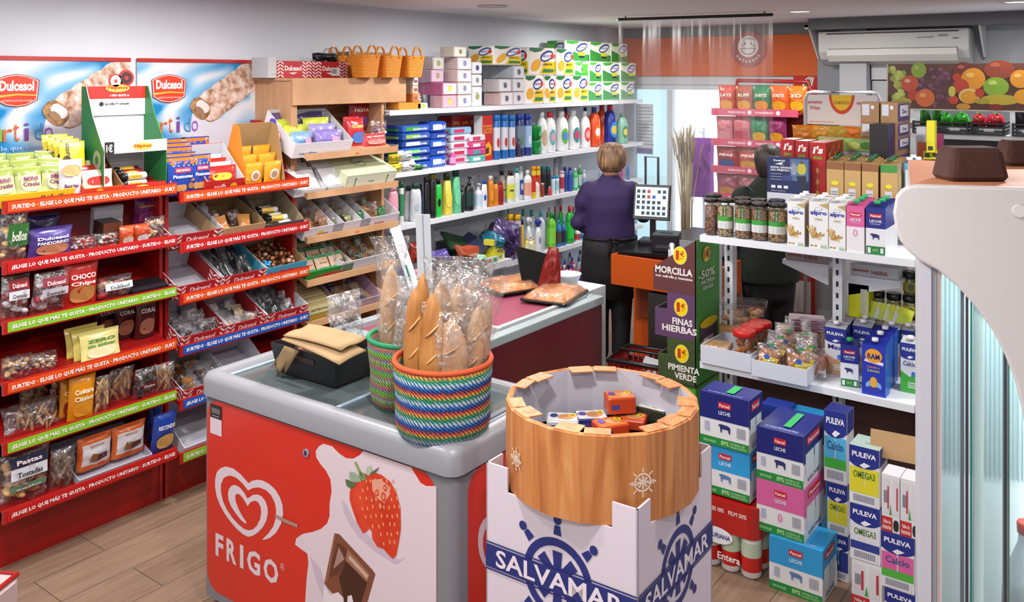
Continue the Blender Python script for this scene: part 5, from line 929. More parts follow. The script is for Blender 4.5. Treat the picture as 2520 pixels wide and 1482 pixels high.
T4=[(1338,1410,640,'can','#8a7ab0','#e0b01c','#b8a8cc','lilac furniture spray with yellow cap',{}),(1405,1492,645,'can','#b0a0c4','#e0b41c','#5a3a7c','lilac furniture spray with yellow cap',{}),(1490,1520,700,'can','#d8b82c','#2a2f40',None,'narrow yellow can beside the lilac sprays',{}),(1478,1548,590,'slim','#b8d0dc','#1f8a8c',None,'clear ammonia bottle with teal cap',dict(clear=True,off=.1)),(1560,1650,595,'slim','#c8d8e0','#2a9a9c','#d0dce0','clear water bottle with teal cap',dict(clear=True,off=.06)),(1660,1750,605,'slim','#d0dce4','#2a9aa0',None,'tall clear bottle with teal cap',dict(clear=True)),(1335,1372,580,'slim','#b8c8d0','#2a8a90',None,'rear bottle behind the lilac sprays',dict(off=.16)),(1530,1612,675,'spray','#d4dce0','#d8dce4','#dfe4e6','white spray cleaner with blue nozzle',dict(lab2='#2a4a9c')),(1628,1716,700,'spray','#dde2e6','#2a3f9c','#e2e6ea','white spray cleaner with navy nozzle',dict(lab2='#8aa0c0')),(1752,1795,620,'slim','#9ad0b0','#1f8a5a',None,'pale green bottle with green cap',dict(off=.1)),(1768,1866,625,'slim','#7ad83a','#1f9a3c','#8ae04a','bright lime floor cleaner bottle',dict(clear=True)),(1770,1820,570,'spray','#d8dce0','#e0e4e8',None,'white trigger spray behind the lime bottle',dict(off=.12)),(1832,1880,560,'slim','#2a8a4a','#c8281c','#2fae3c','green dish soap with red cap',dict(clear=True,off=.08)),(1890,1950,545,'slim','#23a83a','#c8281c','#2fc04a','green dish soap with red cap',dict(clear=True,off=.05)),(1965,2060,555,'slim','#1fb83a','#c8281c','#2fd04a','green dish soap with red cap',dict(clear=True)),(2030,2075,560,'slim','#1fa03a','#c8281c','#2fc04a','green dish soap with red cap',dict(clear=True,off=.06)),(1868,1925,705,'slim','#2a7ac0','#3a8ad0','#5a4a40','small blue cleaner bottle',{}),(1918,1978,700,'slim','#2a6aa8','#3a8ac8','#2a3a50','small dark blue cleaner bottle',{}),(2068,2130,790,'slim','#d8e0e4','#1f7a5a','#d83a3a','white and red dish liquid',dict(lab2='#2a6ac0')),(2125,2185,800,'slim','#c8e0dc','#1f6a60','#2a8ac0','teal dish liquid near the cashier',{})]
bottle_row([(u_(a),u_(c),v_(d),*rest)for a,c,d,*rest in T4],-4.02,z,G,'cleaning bottles')
T4b=[(1530,1580,898,'slim','#d8c84a','#e0b01c','#e8e0b0','tiny oil bottle with yellow cap',{}),(1565,1625,905,'slim','#e4e6e0','#d8dce0','#c8d0b0','tiny white bottle with leaf label',{}),(1600,1642,895,'slim','#d8a03a','#e0b01c','#e8d8a0','tiny amber bottle with yellow cap',{})]
bottle_row([(u_(a),u_(c),v_(d)-8,*rest)for a,c,d,*rest in T4b],-4.0,z,G,None)if False else bottle_row([(u_(a),u_(c),v_(d),*rest)for a,c,d,*rest in T4b],-3.93,.735,'on the clear stand below',None)
b=MB();b.box(-.08,-.05,0,.08,.05,.045,M('#c8ccd4',.3));b.build('small_stand',loc=(-3.965,yl(1303,-3.96),.686),rot=FX,label='small grey stand carrying three tiny bottles',cat='stand')
m_gf=film('grey_film',.5,(.5,.52,.56),22,.15,.8,.1);z=ZS[3]
def heap_bag(u,v,w,h,t,col,lab,name='wrapped_bundle',x=-4.08,z0=None,rot=(0,0,0),crumple=.3,coat=.6):
 global seed;seed+=1;p=ptx(u,v,x);b=MB();b.pillow(w,h,t,M(col,.18,coat=coat,noise_amt=.25,nscale=25),seed,crumple=crumple,nx=12,nz=12)
 return b.build(name,loc=(x,p.y,z0 if z0 else z+.002),rot=(rot[0],rot[1],PI/2+rot[2]),label=lab,cat='packet')
heap_bag(1080,600,.16,.2,.12,'#5a4a9a','glossy purple wrapped bundle behind the white board')
heap_bag(1215,560,.3,.33,.16,'#4a3a6e','large violet film bundle leaning beside the lilac sprays',rot=(.2,.3,0))
heap_bag(1205,560,.1,.12,.17,'#2f7a9c','blue green bundle pressed into the violet film',rot=(.2,.2,0),z0=z+.14,x=-4.05)
heap_bag(1092,650,.38,.16,.18,'#3a4048','long dark grey film wrapped bundle at the front',x=-3.98,rot=(-.1,.25,0))
heap_bag(1150,640,.3,.13,.2,'#2c3036','second dark grey film bundle beside the green wrap',x=-4.0,rot=(-.1,.1,0))
heap_bag(1187,640,.09,.12,.06,'#9acdb0','small mint green wrapped packet on the dark bundles',x=-3.93,rot=(-.3,.2,0),z0=z+.02)
heap_bag(1025,640,.09,.13,.06,'#d08c94','pink wrapped packet beside the wooden display',x=-4.0)
heap_bag(1018,580,.08,.14,.07,'#a83c2c','red and orange packet behind the leaning boards',x=-4.1,z0=z+.15);heap_bag(998,600,.08,.12,.06,'#2a5a9a','small blue packet beside the wooden display end',x=-4.1,z0=z+.02)
def cbox(u,v,w,h,d,col,lab,x=-4.1,rot=0.0,tilt=(0,0),z0=None,art=None,name='small_box',top=None):
 p=ptx(u,v,x);b=MB();b.box(-w/2,0,0,w/2,d,h,M(col,.4),top=M(top,.4)if top else None)
 if art:art(b,w,h,d)
 return b.build(name,loc=(x,p.y,z0 if z0 is not None else p.z),rot=(tilt[0],tilt[1],PI/2+rot),label=lab,cat='box')
cbox(1135,590,.24,.02,.17,'#1f3f26','dark green flat box leaning in the heap',tilt=(.7,.3),z0=z+.15,x=-4.05);cbox(1150,590,.14,.025,.11,'#a5583c','brown red picture box on the heap',x=-3.98,tilt=(.6,.3),z0=z+.12)
cbox(1165,600,.13,.09,.1,'#c85a3c','small orange red box with white stripes',x=-3.97,z0=z+.1,art=lambda b,w,h,d:[b.rect(-.04+i*.02,.01,-.03+i*.02,.05,M('#e0d0c0'),y=0)for i in range(4)])
cbox(1118,590,.12,.16,.12,'#23303c','dark blue box at the back of the heap',x=-4.15,z0=z+.05);cbox(1150,610,.26,.035,.15,'#2a2320','flat dark tray under the picture boxes',x=-3.96,z0=z+.065);cbox(1190,590,.16,.018,.2,'#26304c','navy striped booklet leaning against the violet film',x=-4.02,tilt=(.5,-.4),z0=z+.12)
yl_art=lambda b,w,h,d:(b.text('BIG',0,h*.3,w*.5,h*.35,M('#2a4a9c'),center=True),b.rect(w*.25,h*.1,w*.45,h*.9,M('#dfe0c8'),y=0))
cbox(1228,640,.14,.045,.09,'#d8d02c','lower yellow medicine style box',x=-3.97,z0=.735,art=yl_art);cbox(1230,620,.13,.04,.09,'#dcd63a','middle yellow box of the stack',x=-3.975,z0=.781,art=yl_art);cbox(1222,610,.11,.04,.08,'#e0da4c','upper yellow box of the stack',x=-3.98,z0=.85,art=yl_art,rot=.2)
cbox(1228,610,.12,.026,.09,'#c8c84a','thin yellow carton in the yellow stack',x=-3.98,z0=.823)
cbox(1212,640,.15,.042,.03,'#c8d8d4','red green and white toothpaste box on the white tray',x=-3.935,z0=.735,art=lambda b,w,h,d:(b.rect(-.05,.008,-.01,.034,M('#c82c34'),y=0),b.rect(.01,.008,.05,.034,M('#2a9a5c'),y=0)))
cbox(1230,650,.3,.048,.17,'#d0d6de','shallow white plastic tray on the fourth shelf',x=-3.93,z0=.686,name='plastic_tray',top='#e0e4ea')
z=ZS[4];T5=[]
for i,(a,d,c,cp)in enumerate([(1872,1125,'#c82a6a','#2a6ad0'),(1925,1190,'#d85a8c','#dce4ec'),(1930,1130,'#7a2a44','#2a6ad0'),(1955,1240,'#2a8ab0','#dce4ec'),(1990,1180,'#c8306a','#2a5ad0'),(2010,1105,'#c81f4c','#2a6ad8'),(2030,1180,'#8a2a5c','#dce4ec'),(2085,1110,'#d8dce4','#2a56b8'),(2110,1170,'#d82a6c','#2a6ae0'),(2160,1120,'#e06a9c','#2a56c8'),(1985,1060,'#d0d4da','#3a5aa0'),(2095,1030,'#d0d8dc','#3a4a6a'),(2150,1010,'#e0c81c','#3a4a5a')]):
 T5.append((u_(a),u_(a+62),v_(d),'slim',c,cp,['#3a3a8c','#d8e0ee'][i%2],['magenta','rose','plum','blue','cherry','crimson','wine','white','hot pink','light pink','clear','pale','yellow'][i]+' softener bottle',dict(off=[.02,.0,.06,.0,.04,.14,.04,.1,.0,.0,.2,.2,.2][i])))
bottle_row(T5,-3.98,z,'on the lowest white shelf','softener bottles')
# ICE CREAM FREEZER
FA=TH-math.atan2(1530.0,F)
def face_uv(u,v):
 """pixel on the freezer's front face -> local x, z"""
 t=(u-CX)/F;dx,dy=t*CC-SS,CC+t*SS;fx,fy=math.cos(FA),math.sin(FA);ax,ay=-1.78,2.09
 s=(ay*fx-ax*fy)/(dy*fx-dx*fy);px,py=dx*s,dy*s
 return((px-ax)*fx+(py-ay)*fy,H-(v-HZ)*s/F)
fr=empty('chest_freezer',(-1.78,2.09,0),(0,0,FA),'red and grey ice cream chest freezer with sliding glass lids','freezer')
LX,WY,ZT=-face_uv(499,1100)[0],.61,.936;m_grey=M('#8e9097',.38);m_grey2=M('#7d7d83',.4);m_fr=M('#cc2410',.32,coat=.3)
def rr(x0,z0,x1,z1,r,n=8,br=None):
 p=[]
 for cx,cz,a0,q in((x1-r,z1-r,0,r),(x0+r,z1-r,90,r),(x0+(br or r),z0+(br or r),180,br or r),(x1-(br or r),z0+(br or r),270,br or r)):
  p+=[(cx+q*math.cos(math.radians(a0+90*i/n)),cz+q*math.sin(math.radians(a0+90*i/n)))for i in range(n+1)]
 return p
b=MB();b.rbox(-LX,0,.04,0,WY,ZT-.09,m_grey2,r=.035,n=5);b.build('body',fr)
b=MB();o_=rr(-LX-.012,-.012,.012,WY+.012,.05,6);i_=rr(-LX+.05,.05,-.05,WY-.05,.02,6)
k=len(o_);vv=[(p[0],p[1],ZT-.089)for p in o_]+[(p[0],p[1],ZT-.03)for p in o_]+[(p[0]*.985-.008,p[1]*.97+.009,ZT-.008)for p in o_]+[(p[0],p[1],ZT)for p in rr(-LX+.03,.03,-.03,WY-.03,.03,6)]+[(p[0],p[1],ZT-.006)for p in i_]+[(p[0],p[1],ZT-.16)for p in i_]
b.add(vv,[(j*k+i,j*k+(i+1)%k,(j+1)*k+(i+1)%k,(j+1)*k+i)for j in range(5)for i in range(k)],m_grey,True);b.build('rim',fr)
b=MB();b.poly([(p[0],p[1])for p in i_],M('#3a4450',.3),o=(0,0,ZT-.15),xd=(1,0,0),yd=(0,1,0));b.build('inner_liner',fr)
m_lid=glass('freezer_glass',.3,(.35,.42,.45),.05,.22,(.32,.4,.42))
for i,(x0,x1,z)in enumerate(((-LX+.055,-.57,ZT-.034),(-.6,-.055,ZT-.026))):
 b=MB();b.box(x0,.055,z,x1,WY-.055,z+.005,m_lid);o2=b.build('sliding_lid',fr)
 b=MB();b.box(x0,.054,z-.001,x0+.018,WY-.054,z+.009,M('#9fb2c4',.3));b.box(x1-.018,.054,z-.001,x1,WY-.054,z+.009,M('#9fb2c4',.3))
 if i:b.rbox(x1-.045,.16,z+.006,x1-.02,WY-.2,z+.014,M('#5e6470',.4),r=.01)
 b.build('lid_frame',o2)
b=MB();y=0;mwh=M('#d9c8d0',.35);P=rr(-LX+.03,.09,-.07,ZT-.1,.07)
b.poly(P,m_fr,o=(0,0,0),eps=.001)
def clipx(p):return[(min(-.0705,q[0]),min(ZT-.1005,max(.0905,q[1])))for q in p]
def PP(L):return[face_uv(*p)for p in L]
splash=[(797,1092),(786,1098),(778,1110),(779,1125),(790,1143),(803,1158),(814,1180),(817,1210),(812,1240),(812,1270),(806,1288),(790,1302),(770,1309),(745,1314),(730,1325),(727,1340),(740,1350),(757,1362),(760,1385),(755,1430),(752,1482),(752,1620),(1090,1620),(1083,1200),(1072,1196),(1050,1196),(1036,1188),(1026,1172),(1013,1142),(895,1108),(886,1120),(870,1129),(852,1127),(836,1116),(818,1098)]
b.poly(clipx(PP(splash)),mwh,o=(0,0,0),eps=.0018)
m_swirl=M('#c4b3c2',.3)
for L in([(841,1228),(848,1262),(862,1290),(880,1316),(905,1340),(930,1360),(975,1388),(1000,1372),(985,1378),(940,1350),(900,1310),(872,1280),(852,1240)],[(765,1370),(790,1400),(800,1440),(812,1470),(830,1482),(800,1482),(780,1430)]):b.poly(PP(L),m_swirl,o=(0,0,0),eps=.0024)
sb=[(905,1163),(888,1170),(872,1188),(862,1210),(862,1230),(868,1250),(880,1285),(895,1312),(903,1308),(910,1300),(916,1306),(918,1325),(930,1345),(945,1350),(958,1365),(968,1375),(977,1366),(983,1335),(988,1300),(987,1250),(978,1215),(962,1185),(940,1168),(922,1162)]
m_sb=ramp_mat('strawberry_print',[(.3,'#c22a14'),(.7,'#dd4a2c')],wscale=9,rough=.3);b.poly(PP(sb),m_sb,o=(0,0,0),eps=.0032)
rnd=random.Random(8);seeds=0
for i in range(9):
 for j in range(8):
  u,v=876+i*13+(j%2)*6+rnd.uniform(-2,2),1182+j*22+rnd.uniform(-3,3)
  c=925+(v-1165)*.2;hw=56 if v<1260 else 56-(v-1260)*.42
  if abs(u-c)<hw-7:q=face_uv(u,v);b.ell(q[0],q[1],.0035,.007,M('#e89a5c'),n=8,eps=.0042,rot=.2)
b.poly(PP([(917,1180),(938,1178),(958,1195),(962,1215),(948,1238),(930,1225),(918,1205)]),M('#e09a88',.3),o=(0,0,0),eps=.0037)
for q in((930,1212,5),(946,1222,7),(938,1244,7),(918,1230,5),(950,1200,5)):c=face_uv(q[0],q[1]);b.ell(c[0],c[1],q[2]*.0016,q[2]*.0022,M('#c8342a'),n=12,eps=.0046);b.ell(c[0],c[1],q[2]*.0009,q[2]*.0013,M('#d8905c'),n=10,eps=.005)
for L,c in(([(862,1160),(874,1162),(886,1172),(892,1185),(875,1186),(862,1175)],'#8fa68c'),([(852,1178),(868,1184),(880,1192),(866,1202),(855,1194)],'#4f6a42'),([(885,1158),(900,1165),(905,1180),(893,1182),(886,1172)],'#6f8a62'),([(905,1150),(914,1145),(918,1158),(910,1170),(902,1166)],'#a9b89c'),([(918,1160),(936,1148),(930,1158),(915,1170)],'#4f6a42'),([(874,1137),(878,1135),(890,1160),(896,1172),(889,1170)],'#7fa04a')):b.poly(PP(L),M(c),o=(0,0,0),eps=.0045)
for L,c,e in(([(825,1312),(836,1314),(916,1400),(925,1412),(905,1482),(870,1510),(812,1452),(800,1435)],'#7a4630',.003),([(832,1335),(844,1342),(857,1352),(852,1368),(850,1392),(836,1412),(812,1420),(822,1370)],'#5e3324',.0036),([(836,1345),(850,1375),(822,1400)],'#a08078',.004),([(857,1350),(912,1412),(905,1432),(852,1378)],'#9a6a54',.0036),([(852,1380),(905,1432),(890,1482),(850,1482),(836,1420),(850,1392)],'#3f1f14',.004),([(862,1365),(908,1415),(906,1424),(860,1374)],'#c8a898',.0042),([(825,1312),(830,1314),(810,1430),(800,1435)],'#8a5840',.004)):b.poly(PP(L),M(c,.3),o=(0,0,0),eps=e)
for L in([(800,1436),(815,1462),(835,1456),(848,1470),(850,1500),(795,1500)],[(858,1466),(868,1463),(872,1480),(866,1510),(856,1500)]):b.poly(PP(L),M('#e0d3da',.3),o=(0,0,0),eps=.005)
hp=lambda x,y_:(480+x*.2578,1100+y_*.2578)
outer=[(515,345),(440,260),(370,205),(300,186),(250,200),(212,240),(197,300),(195,380),(210,470),(245,560),(290,640),(340,710),(400,780),(460,832),(510,857),(560,845),(610,810),(655,760),(685,700),(700,630),(695,570),(675,515),(640,470),(600,452),(555,458),(505,492),(470,430),(430,385),(390,362),(355,368),(328,400),(318,450),(325,510),(350,570),(390,630),(440,695),(480,728),(497,735),(490,712),(450,650),(415,580),(390,510),(388,465),(400,447),(425,450),(460,485),(490,535),(505,565),(535,525),(575,512),(605,525),(630,570),(636,625),(625,690),(595,750),(560,785),(515,796),(470,780),(415,735),(360,675),(310,600),(272,520),(252,430),(252,360),(275,300),(310,278),(345,273),(400,295),(455,345),(510,415),(560,390),(615,386),(680,410),(730,460),(765,530),(778,600),(775,680),(750,760),(700,830),(645,882),(665,886),(720,868),(780,815),(825,735),(845,640),(840,560),(815,480),(770,405),(710,350),(650,320),(600,312),(550,322)]
b.poly(PP([hp(*p)for p in outer]),mwh,o=(0,0,0),eps=.002)
for ch_,x0,x1,yt,yb in(('F',200,275,815,1030),('R',305,400,865,1115),('I',433,467,930,1150),('G',500,627,985,1220),('O',658,800,1062,1300)):
 a=face_uv(*hp(x0,yb));c=face_uv(*hp(x1,yt));z0_,z1_=face_uv(*hp(200,1030))[1],face_uv(*hp(200,815))[1]
 b.text(ch_,a[0],z0_,c[0]-a[0],z1_-z0_,mwh,bold=.035,eps=.0022)
q=face_uv(*hp(838,1145));b.ell(q[0],q[1],.011,.013,mwh,n=16,eps=.002);b.ell(q[0],q[1],.009,.011,m_fr,n=16,eps=.0026);b.text('R',q[0],q[1]-.005,.008,.011,mwh,center=True,eps=.0032)
b.poly(PP([(680,1266),(735,1290),(733,1298),(700,1285),(678,1272)]),M('#a58070',.6),o=(0,0,0),eps=.0034)
b.build('front_graphic',fr)
b=MB();q=face_uv(755,1114);b.lathe([(.014,0),(.014,.006)],M('#8a90a8',.3),18,T=Matrix.Translation((q[0],-.0005,q[1]))@Matrix.Rotation(PI/2,4,'X'));b.ell(q[0],q[1],.006,.009,M('#1c2030'),o=(0,-.0068,0));b.build('lid_lock',fr)
a,c=face_uv(519,992),face_uv(547,1075);b=MB();zm=face_uv(533,1030)[1];b.rect(a[0],zm,c[0],a[1],M('#1d1b20',.4),eps=.003);b.rect(a[0],c[1],c[0],zm,M('#d8c8d2',.5),eps=.003);b.rect(a[0]+.01,zm+.02,c[0]-.01,zm+.04,M('#6a6468'),eps=.004);b.rect(a[0]+.015,c[1]+.07,c[0]-.015,c[1]+.075,M('#8a7a88'),eps=.004);b.build('sticker',fr)
b=MB();Q=rr(.07,.09,WY-.03,ZT-.1,.07);k=dict(o=(0,0,0),xd=(0,1,0));b.poly(Q,m_fr,eps=.001,**k)
hs=[((p[0]-195)/650,(p[1]-186)/700)for p in outer];b.poly([(.12+p[0]*.3,.66-p[1]*.26)for p in hs],mwh,eps=.002,**k);b.text('FRIGO',.13,.25,.34,.1,mwh,bold=.03,eps=.002,**k);b.build('end_graphic',fr)
# BURGUNDY CHEST COUNTER
m_bur=M('#5c0a22',.35,coat=.2);m_burt=M('#8e3f56',.35);cr=empty('chest_counter',(-2.468,0,0),(0,0,0),'burgundy chest freezer with pale metal edge, used as bread counter','freezer');y1,y0,TX=4.146,2.86,-.72;ZB_=.9
b=MB();b.rbox(TX,y0,.03,0,y1,ZB_-.045,m_bur,r=.01);b.build('body',cr)
b=MB();m_edge=M('#aebcc0',.25,.3)
for q in((-.05,y0-.004,.006,y1+.004),(TX-.006,y0-.004,TX+.05,y1+.004),(TX+.051,y0-.004,-.051,y0+.06),(TX+.051,y1-.06,-.051,y1+.004)):b.box(q[0],q[1],ZB_-.045,q[2],q[3],ZB_,m_edge)
b.build('edge_frame',cr,bevel=.006)
b=MB();b.box(TX+.051,y0+.061,ZB_-.06,-.051,3.29,ZB_-.03,m_burt);b.build('lid',cr)
b=MB();b.box(TX+.051,3.295,ZB_-.04,-.075,y1-.061,ZB_-.003,m_burt);b.box(TX+.051,3.29,ZB_-.03,-.06,3.32,ZB_+.008,M('#b8c0c0',.3));b.box(-.088,3.325,ZB_-.02,-.062,y1-.065,ZB_+.008,M('#b8c0c0',.3));b.build('lid',cr)
m_crust=ramp_mat('flat_bread_crust',[(.3,'#8a4f24'),(.5,'#b3713a'),(.7,'#c98d52')],wscale=14,detail=5,rough=.45,bump=.4)
def trayb(u4,lab):
 P=[ptz(u,v,ZB_+.01)for u,v in u4];c=sum(P,Vector())/4;ax=(P[3]-P[0]);ang=math.atan2((P[1]-P[0]).y,(P[1]-P[0]).x);w=(P[1]-P[0]).length;l=(P[2]-P[1]).length
 r=empty('bread_tray',(c.x,c.y,ZB_+.0105),(0,0,ang),lab,'flatbread');b=MB();b.rbox(-w/2,-l/2,0,w/2,l/2,.012,M('#161618',.3),r=.02);b.build('tray',r)
 b=MB();n=12;rd=random.Random(int(u4[0][0]));W2,L2=w/2-.015,l/2-.015
 g=[[(-W2+2*W2*i/n,-L2+2*L2*j/n,.013+(.03+rd.uniform(-.004,.006))*min(1,3.5*(1-abs(2*i/n-1)))**.5*min(1,3.5*(1-abs(2*j/n-1)))**.5)for i in range(n+1)]for j in range(n+1)]
 b.add([p for row in g for p in row],[(j*(n+1)+i,j*(n+1)+i+1,(j+1)*(n+1)+i+1,(j+1)*(n+1)+i)for j in range(n)for i in range(n)],m_crust,True);b.build('flatbread',r)
 b=MB();b.add([(p[0]*1.01,p[1]*1.01,p[2]+.006)for row in g for p in row],[(j*(n+1)+i,j*(n+1)+i+1,(j+1)*(n+1)+i+1,(j+1)*(n+1)+i)for j in range(n)for i in range(n)],f_soft,True);b.build('wrap',r)
trayb(((1270,742),(1387,756),(1452,719),(1352,702)),'wrapped brown flatbread on a black tray, nearer the cashier');trayb(((1190,706),(1258,733),(1338,700),(1272,688)),'wrapped brown flatbread on a black tray, nearer the bread baskets')
p=ptz(1330,690,ZB_+.011);b=MB();p=ptd(1312,700,4.9)
sc_=empty('counter_screen',(p.x,p.y,ZB_+.001),(0,0,TH-.25),'black curved plastic screen standing at the back of the burgundy counter','screen')
b=MB();b.prism([(-.11,.24),(.09,.2),(.1,.02),(.06,.0),(-.02,.015),(-.07,.06)],(0,0,.0),(1,0,0),(0,.15,1),.02,M('#060607',.6,spec=.2));b.build('screen',sc_)
b=MB();b.box(-.06,.005,0,.06,.1,.012,M('#101114'));b.box(-.01,.03,.0,.01,.05,.12,M('#101114'));b.build('base',sc_)
p=ptd(1350,700,4.88);b=MB();b.pillow(.13,.25,.06,M('#7c1a18',.4),31,crumple=.3,ptop=.6);b.build('red_pouch',loc=(p.x,p.y,ZB_+.002),rot=(0,.12,TH-.2),label='dark red pouch slumped behind the black screen',cat='pouch')
p=ptd(1398,706,5.2);b=MB();b.lathe([(.03,0),(.05,.005),(.075,.07),(.08,.08),(.072,.076),(.045,.012),(0,.01)],M('#cfd6da',.3),20);b.build('plastic_bowl',loc=(p.x,p.y,.853),label='translucent white bowl behind the flatbread trays',cat='bowl')
b=MB();b.box(-.14,-.12,0,.17,.15,.85,M('#c4c8ce',.5));b.build('side_cabinet',loc=(p.x-.02,p.y+.03,0),rot=(0,0,0),label='low grey cabinet behind the burgundy counter carrying the bowl',cat='cabinet')
# CROCHET BASKETS WITH BREAD
def knit(name,rows,seed):
 m,n,l,b=nodes(name);tc=N(n,'TexCoord');sp=N(n,'SeparateXYZ');l.new(tc.outputs['Object'],sp.inputs[0])
 at=N(n,'Math',operation='ARCTAN2');l.new(sp.outputs['Y'],at.inputs[0]);l.new(sp.outputs['X'],at.inputs[1])
 rw=N(n,'Math',operation='MULTIPLY');rw.inputs[1].default_value=1/.0062;l.new(sp.outputs['Z'],rw.inputs[0])
 nz=N(n,'TexNoise');nz.inputs['Scale'].default_value=70;l.new(tc.outputs['Object'],nz.inputs[0])
 j=N(n,'MapRange');j.inputs[3].default_value=-1.3;j.inputs[4].default_value=1.3;l.new(nz.outputs[0],j.inputs[0])
 st_=N(n,'Math',operation='MULTIPLY_ADD');st_.inputs[1].default_value=23;l.new(at.outputs[0],st_.inputs[0]);l.new(rw.outputs[0],st_.inputs[2])
 sn=N(n,'Math',operation='SINE');m3=N(n,'Math',operation='MULTIPLY');m3.inputs[1].default_value=3.0;l.new(st_.outputs[0],m3.inputs[0]);l.new(m3.outputs[0],sn.inputs[0])
 a2=N(n,'Math',operation='MULTIPLY_ADD');a2.inputs[1].default_value=.7;l.new(sn.outputs[0],a2.inputs[0]);l.new(rw.outputs[0],a2.inputs[2]);ad=N(n,'Math',operation='ADD');l.new(a2.outputs[0],ad.inputs[0]);l.new(j.outputs[0],ad.inputs[1])
 dv=N(n,'Math',operation='DIVIDE');dv.inputs[1].default_value=len(rows);l.new(ad.outputs[0],dv.inputs[0]);fc=N(n,'Math',operation='FRACT');l.new(dv.outputs[0],fc.inputs[0])
 r=N(n,'ValToRGB');r.color_ramp.interpolation='CONSTANT';cr_=r.color_ramp
 while len(cr_.elements)<len(rows):cr_.elements.new(.5)
 for i,(e,c)in enumerate(zip(cr_.elements,rows)):e.position=i/len(rows);e.color=hexc(c)+(1,)
 l.new(fc.outputs[0],r.inputs[0]);l.new(r.outputs[0],b.inputs['Base Color']);b.inputs['Roughness'].default_value=.85
 bp=N(n,'Bump');bp.inputs['Strength'].default_value=.8;bp.inputs['Distance'].default_value=.006;l.new(sn.outputs[0],bp.inputs['Height']);l.new(bp.outputs[0],b.inputs['Normal']);return m
k1=knit('crochet_bands',['#1a5fb4','#2478cc','#c3ccd8','#a8c4d8','#1d9a7a','#178a6a','#d8b838','#d8604c','#c2453c','#1a2f80'],1)
k2=knit('crochet_lime',['#5ea02c','#7fb838','#2f6fae','#c8683a','#b8487a','#8cb83a','#1f7a5a','#d0c04a','#3a80c0','#c4504a','#6faa34'],2)
def kbasket(c,rb,rt,h,mat,rimc,lab,rot,tilt):
 b=MB();b.lathe([(rb*.8,0),(rb*.97,.008),(rb*1.04,h*.2),(rb*1.03,h*.5),(rt*.99,h*.8),(rt,h-.004),(rt-.012,h-.004),(rt-.02,h*.8),(rb*.95,.02),(0,.018)],mat,48);
 o=b.build('crochet_basket',loc=c,rot=rot,label=lab,cat='basket');b=MB();b.tube([((rt-.005)*math.cos(2*PI*i/48),(rt-.005)*math.sin(2*PI*i/48),h)for i in range(48)],.009,M(rimc,.8),8,closed=True);b.build('rim',o);return o
GZ=ZT-.0195;BK1=ptz(1090,1060,GZ);BK2=ptz(1006,985,GZ);BK2.z-=.008
kbasket(BK1,.153,.166,.242,k1,'#c8562c','large round crochet basket in blue bands with orange rim, full of bread',(0,0,0),0)
kbasket(BK2,.135,.15,.245,k2,'#1d8a5c','smaller crochet basket in lime bands with green rim',(0,0,0),0)
m_loaf=ramp_mat('baguette_crust',[(.3,'#a0642c'),(.5,'#bf8646'),(.72,'#dcb27e')],scale=(5,5,1.6),wscale=2.2,detail=4,dist=1.0,rough=.5,bump=.25)
m_loaf2=ramp_mat('pale_crust',[(.3,'#b98a62'),(.6,'#d0a880'),(.8,'#dcc0a0')],scale=(4,4,2),wscale=2.5,detail=4,rough=.6,bump=.2)
m_slash=M('#dcae72',.7)
def loaf(L,r,mat,curve=.0,seed=0):
 rd=random.Random(seed);b=MB();n=18;rings=[]
 for i in range(n+1):
  t=i/n;e=max(.06,min(1,math.sin(PI*min(1,max(0,t)))**.42));e*=1+.05*math.sin(t*22+seed)
  rings.append(((curve*math.sin(PI*t)+rd.uniform(-.001,.001),0,t*L),r*e,r*e*.85))
 b.loft(rings,mat,14)
 for i in range(3):
  t=.3+i*.2;z=t*L;b.loft([((curve*math.sin(PI*t)-r*.5+r*q,-r*.82*(1-(q-.5)**2*1.2),z+q*L*.1),.0035,.004+.006*math.sin(PI*q))for q in(0,.25,.5,.75,1)],m_slash,6)
 return b
def standing(b,name,u,v0,Y,lean,lab,cat='bread',z=None,wrapm=None,wr=None,rollz=0):
 p=ptd(u,v0,Y);bk,rm=(BK1,.118)if z==zb else(BK2,.1);q=Vector((p.x-bk.x,p.y-bk.y));mx_=rm-(wr[1]if wr else.02)
 if q.length>mx_:q*=mx_/q.length
 p.x,p.y=bk.x+q.x,bk.y+q.y;o=b.build(name,loc=(p.x,p.y,z),rot=(lean[0],lean[1],TH+rollz),label=lab,cat=cat)
 if wr:
  L,r=wr;c=MB();rg=random.Random(int(u));rings=[((rg.uniform(-.002,.002),0,-.004),r*1.05,r*.95)]
  for i in range(1,15):t=i/14;rings.append(((rg.uniform(-.006,.006),rg.uniform(-.004,.004),t*L*1.16),r*(1.2+rg.uniform(-.1,.12))*(1 if t<.84 else 1.0+(t-.84)*2.2),r*(1.1+rg.uniform(-.1,.1))*(1 if t<.84 else max(.15,1-(t-.84)*5))))
  c.loft(rings,wrapm,16);c.build('wrapper',o)
 return o
zb=GZ+.024
standing(loaf(.46,.038,m_loaf,.0,1),'baguette',993,900,2.88,(-.03,.0),'golden baguette at the left edge of the blue basket',z=zb)
standing(loaf(.45,.043,m_loaf,.01,2),'baguette',1040,900,2.84,(-.03,.05),'golden baguette in front, leaning right',z=zb);standing(loaf(.49,.034,m_loaf,.0,3),'baguette',1018,900,3.0,(-.02,.02),'golden baguette whose tip shows between the front two',z=zb)
standing(loaf(.47,.044,m_loaf2,0,4),'wrapped_loaf',946,830,3.2,(0,-.02),'long pale loaf in clear film standing in the lime basket',z=GZ+.02,wrapm=f_clear,wr=(.5,.044))
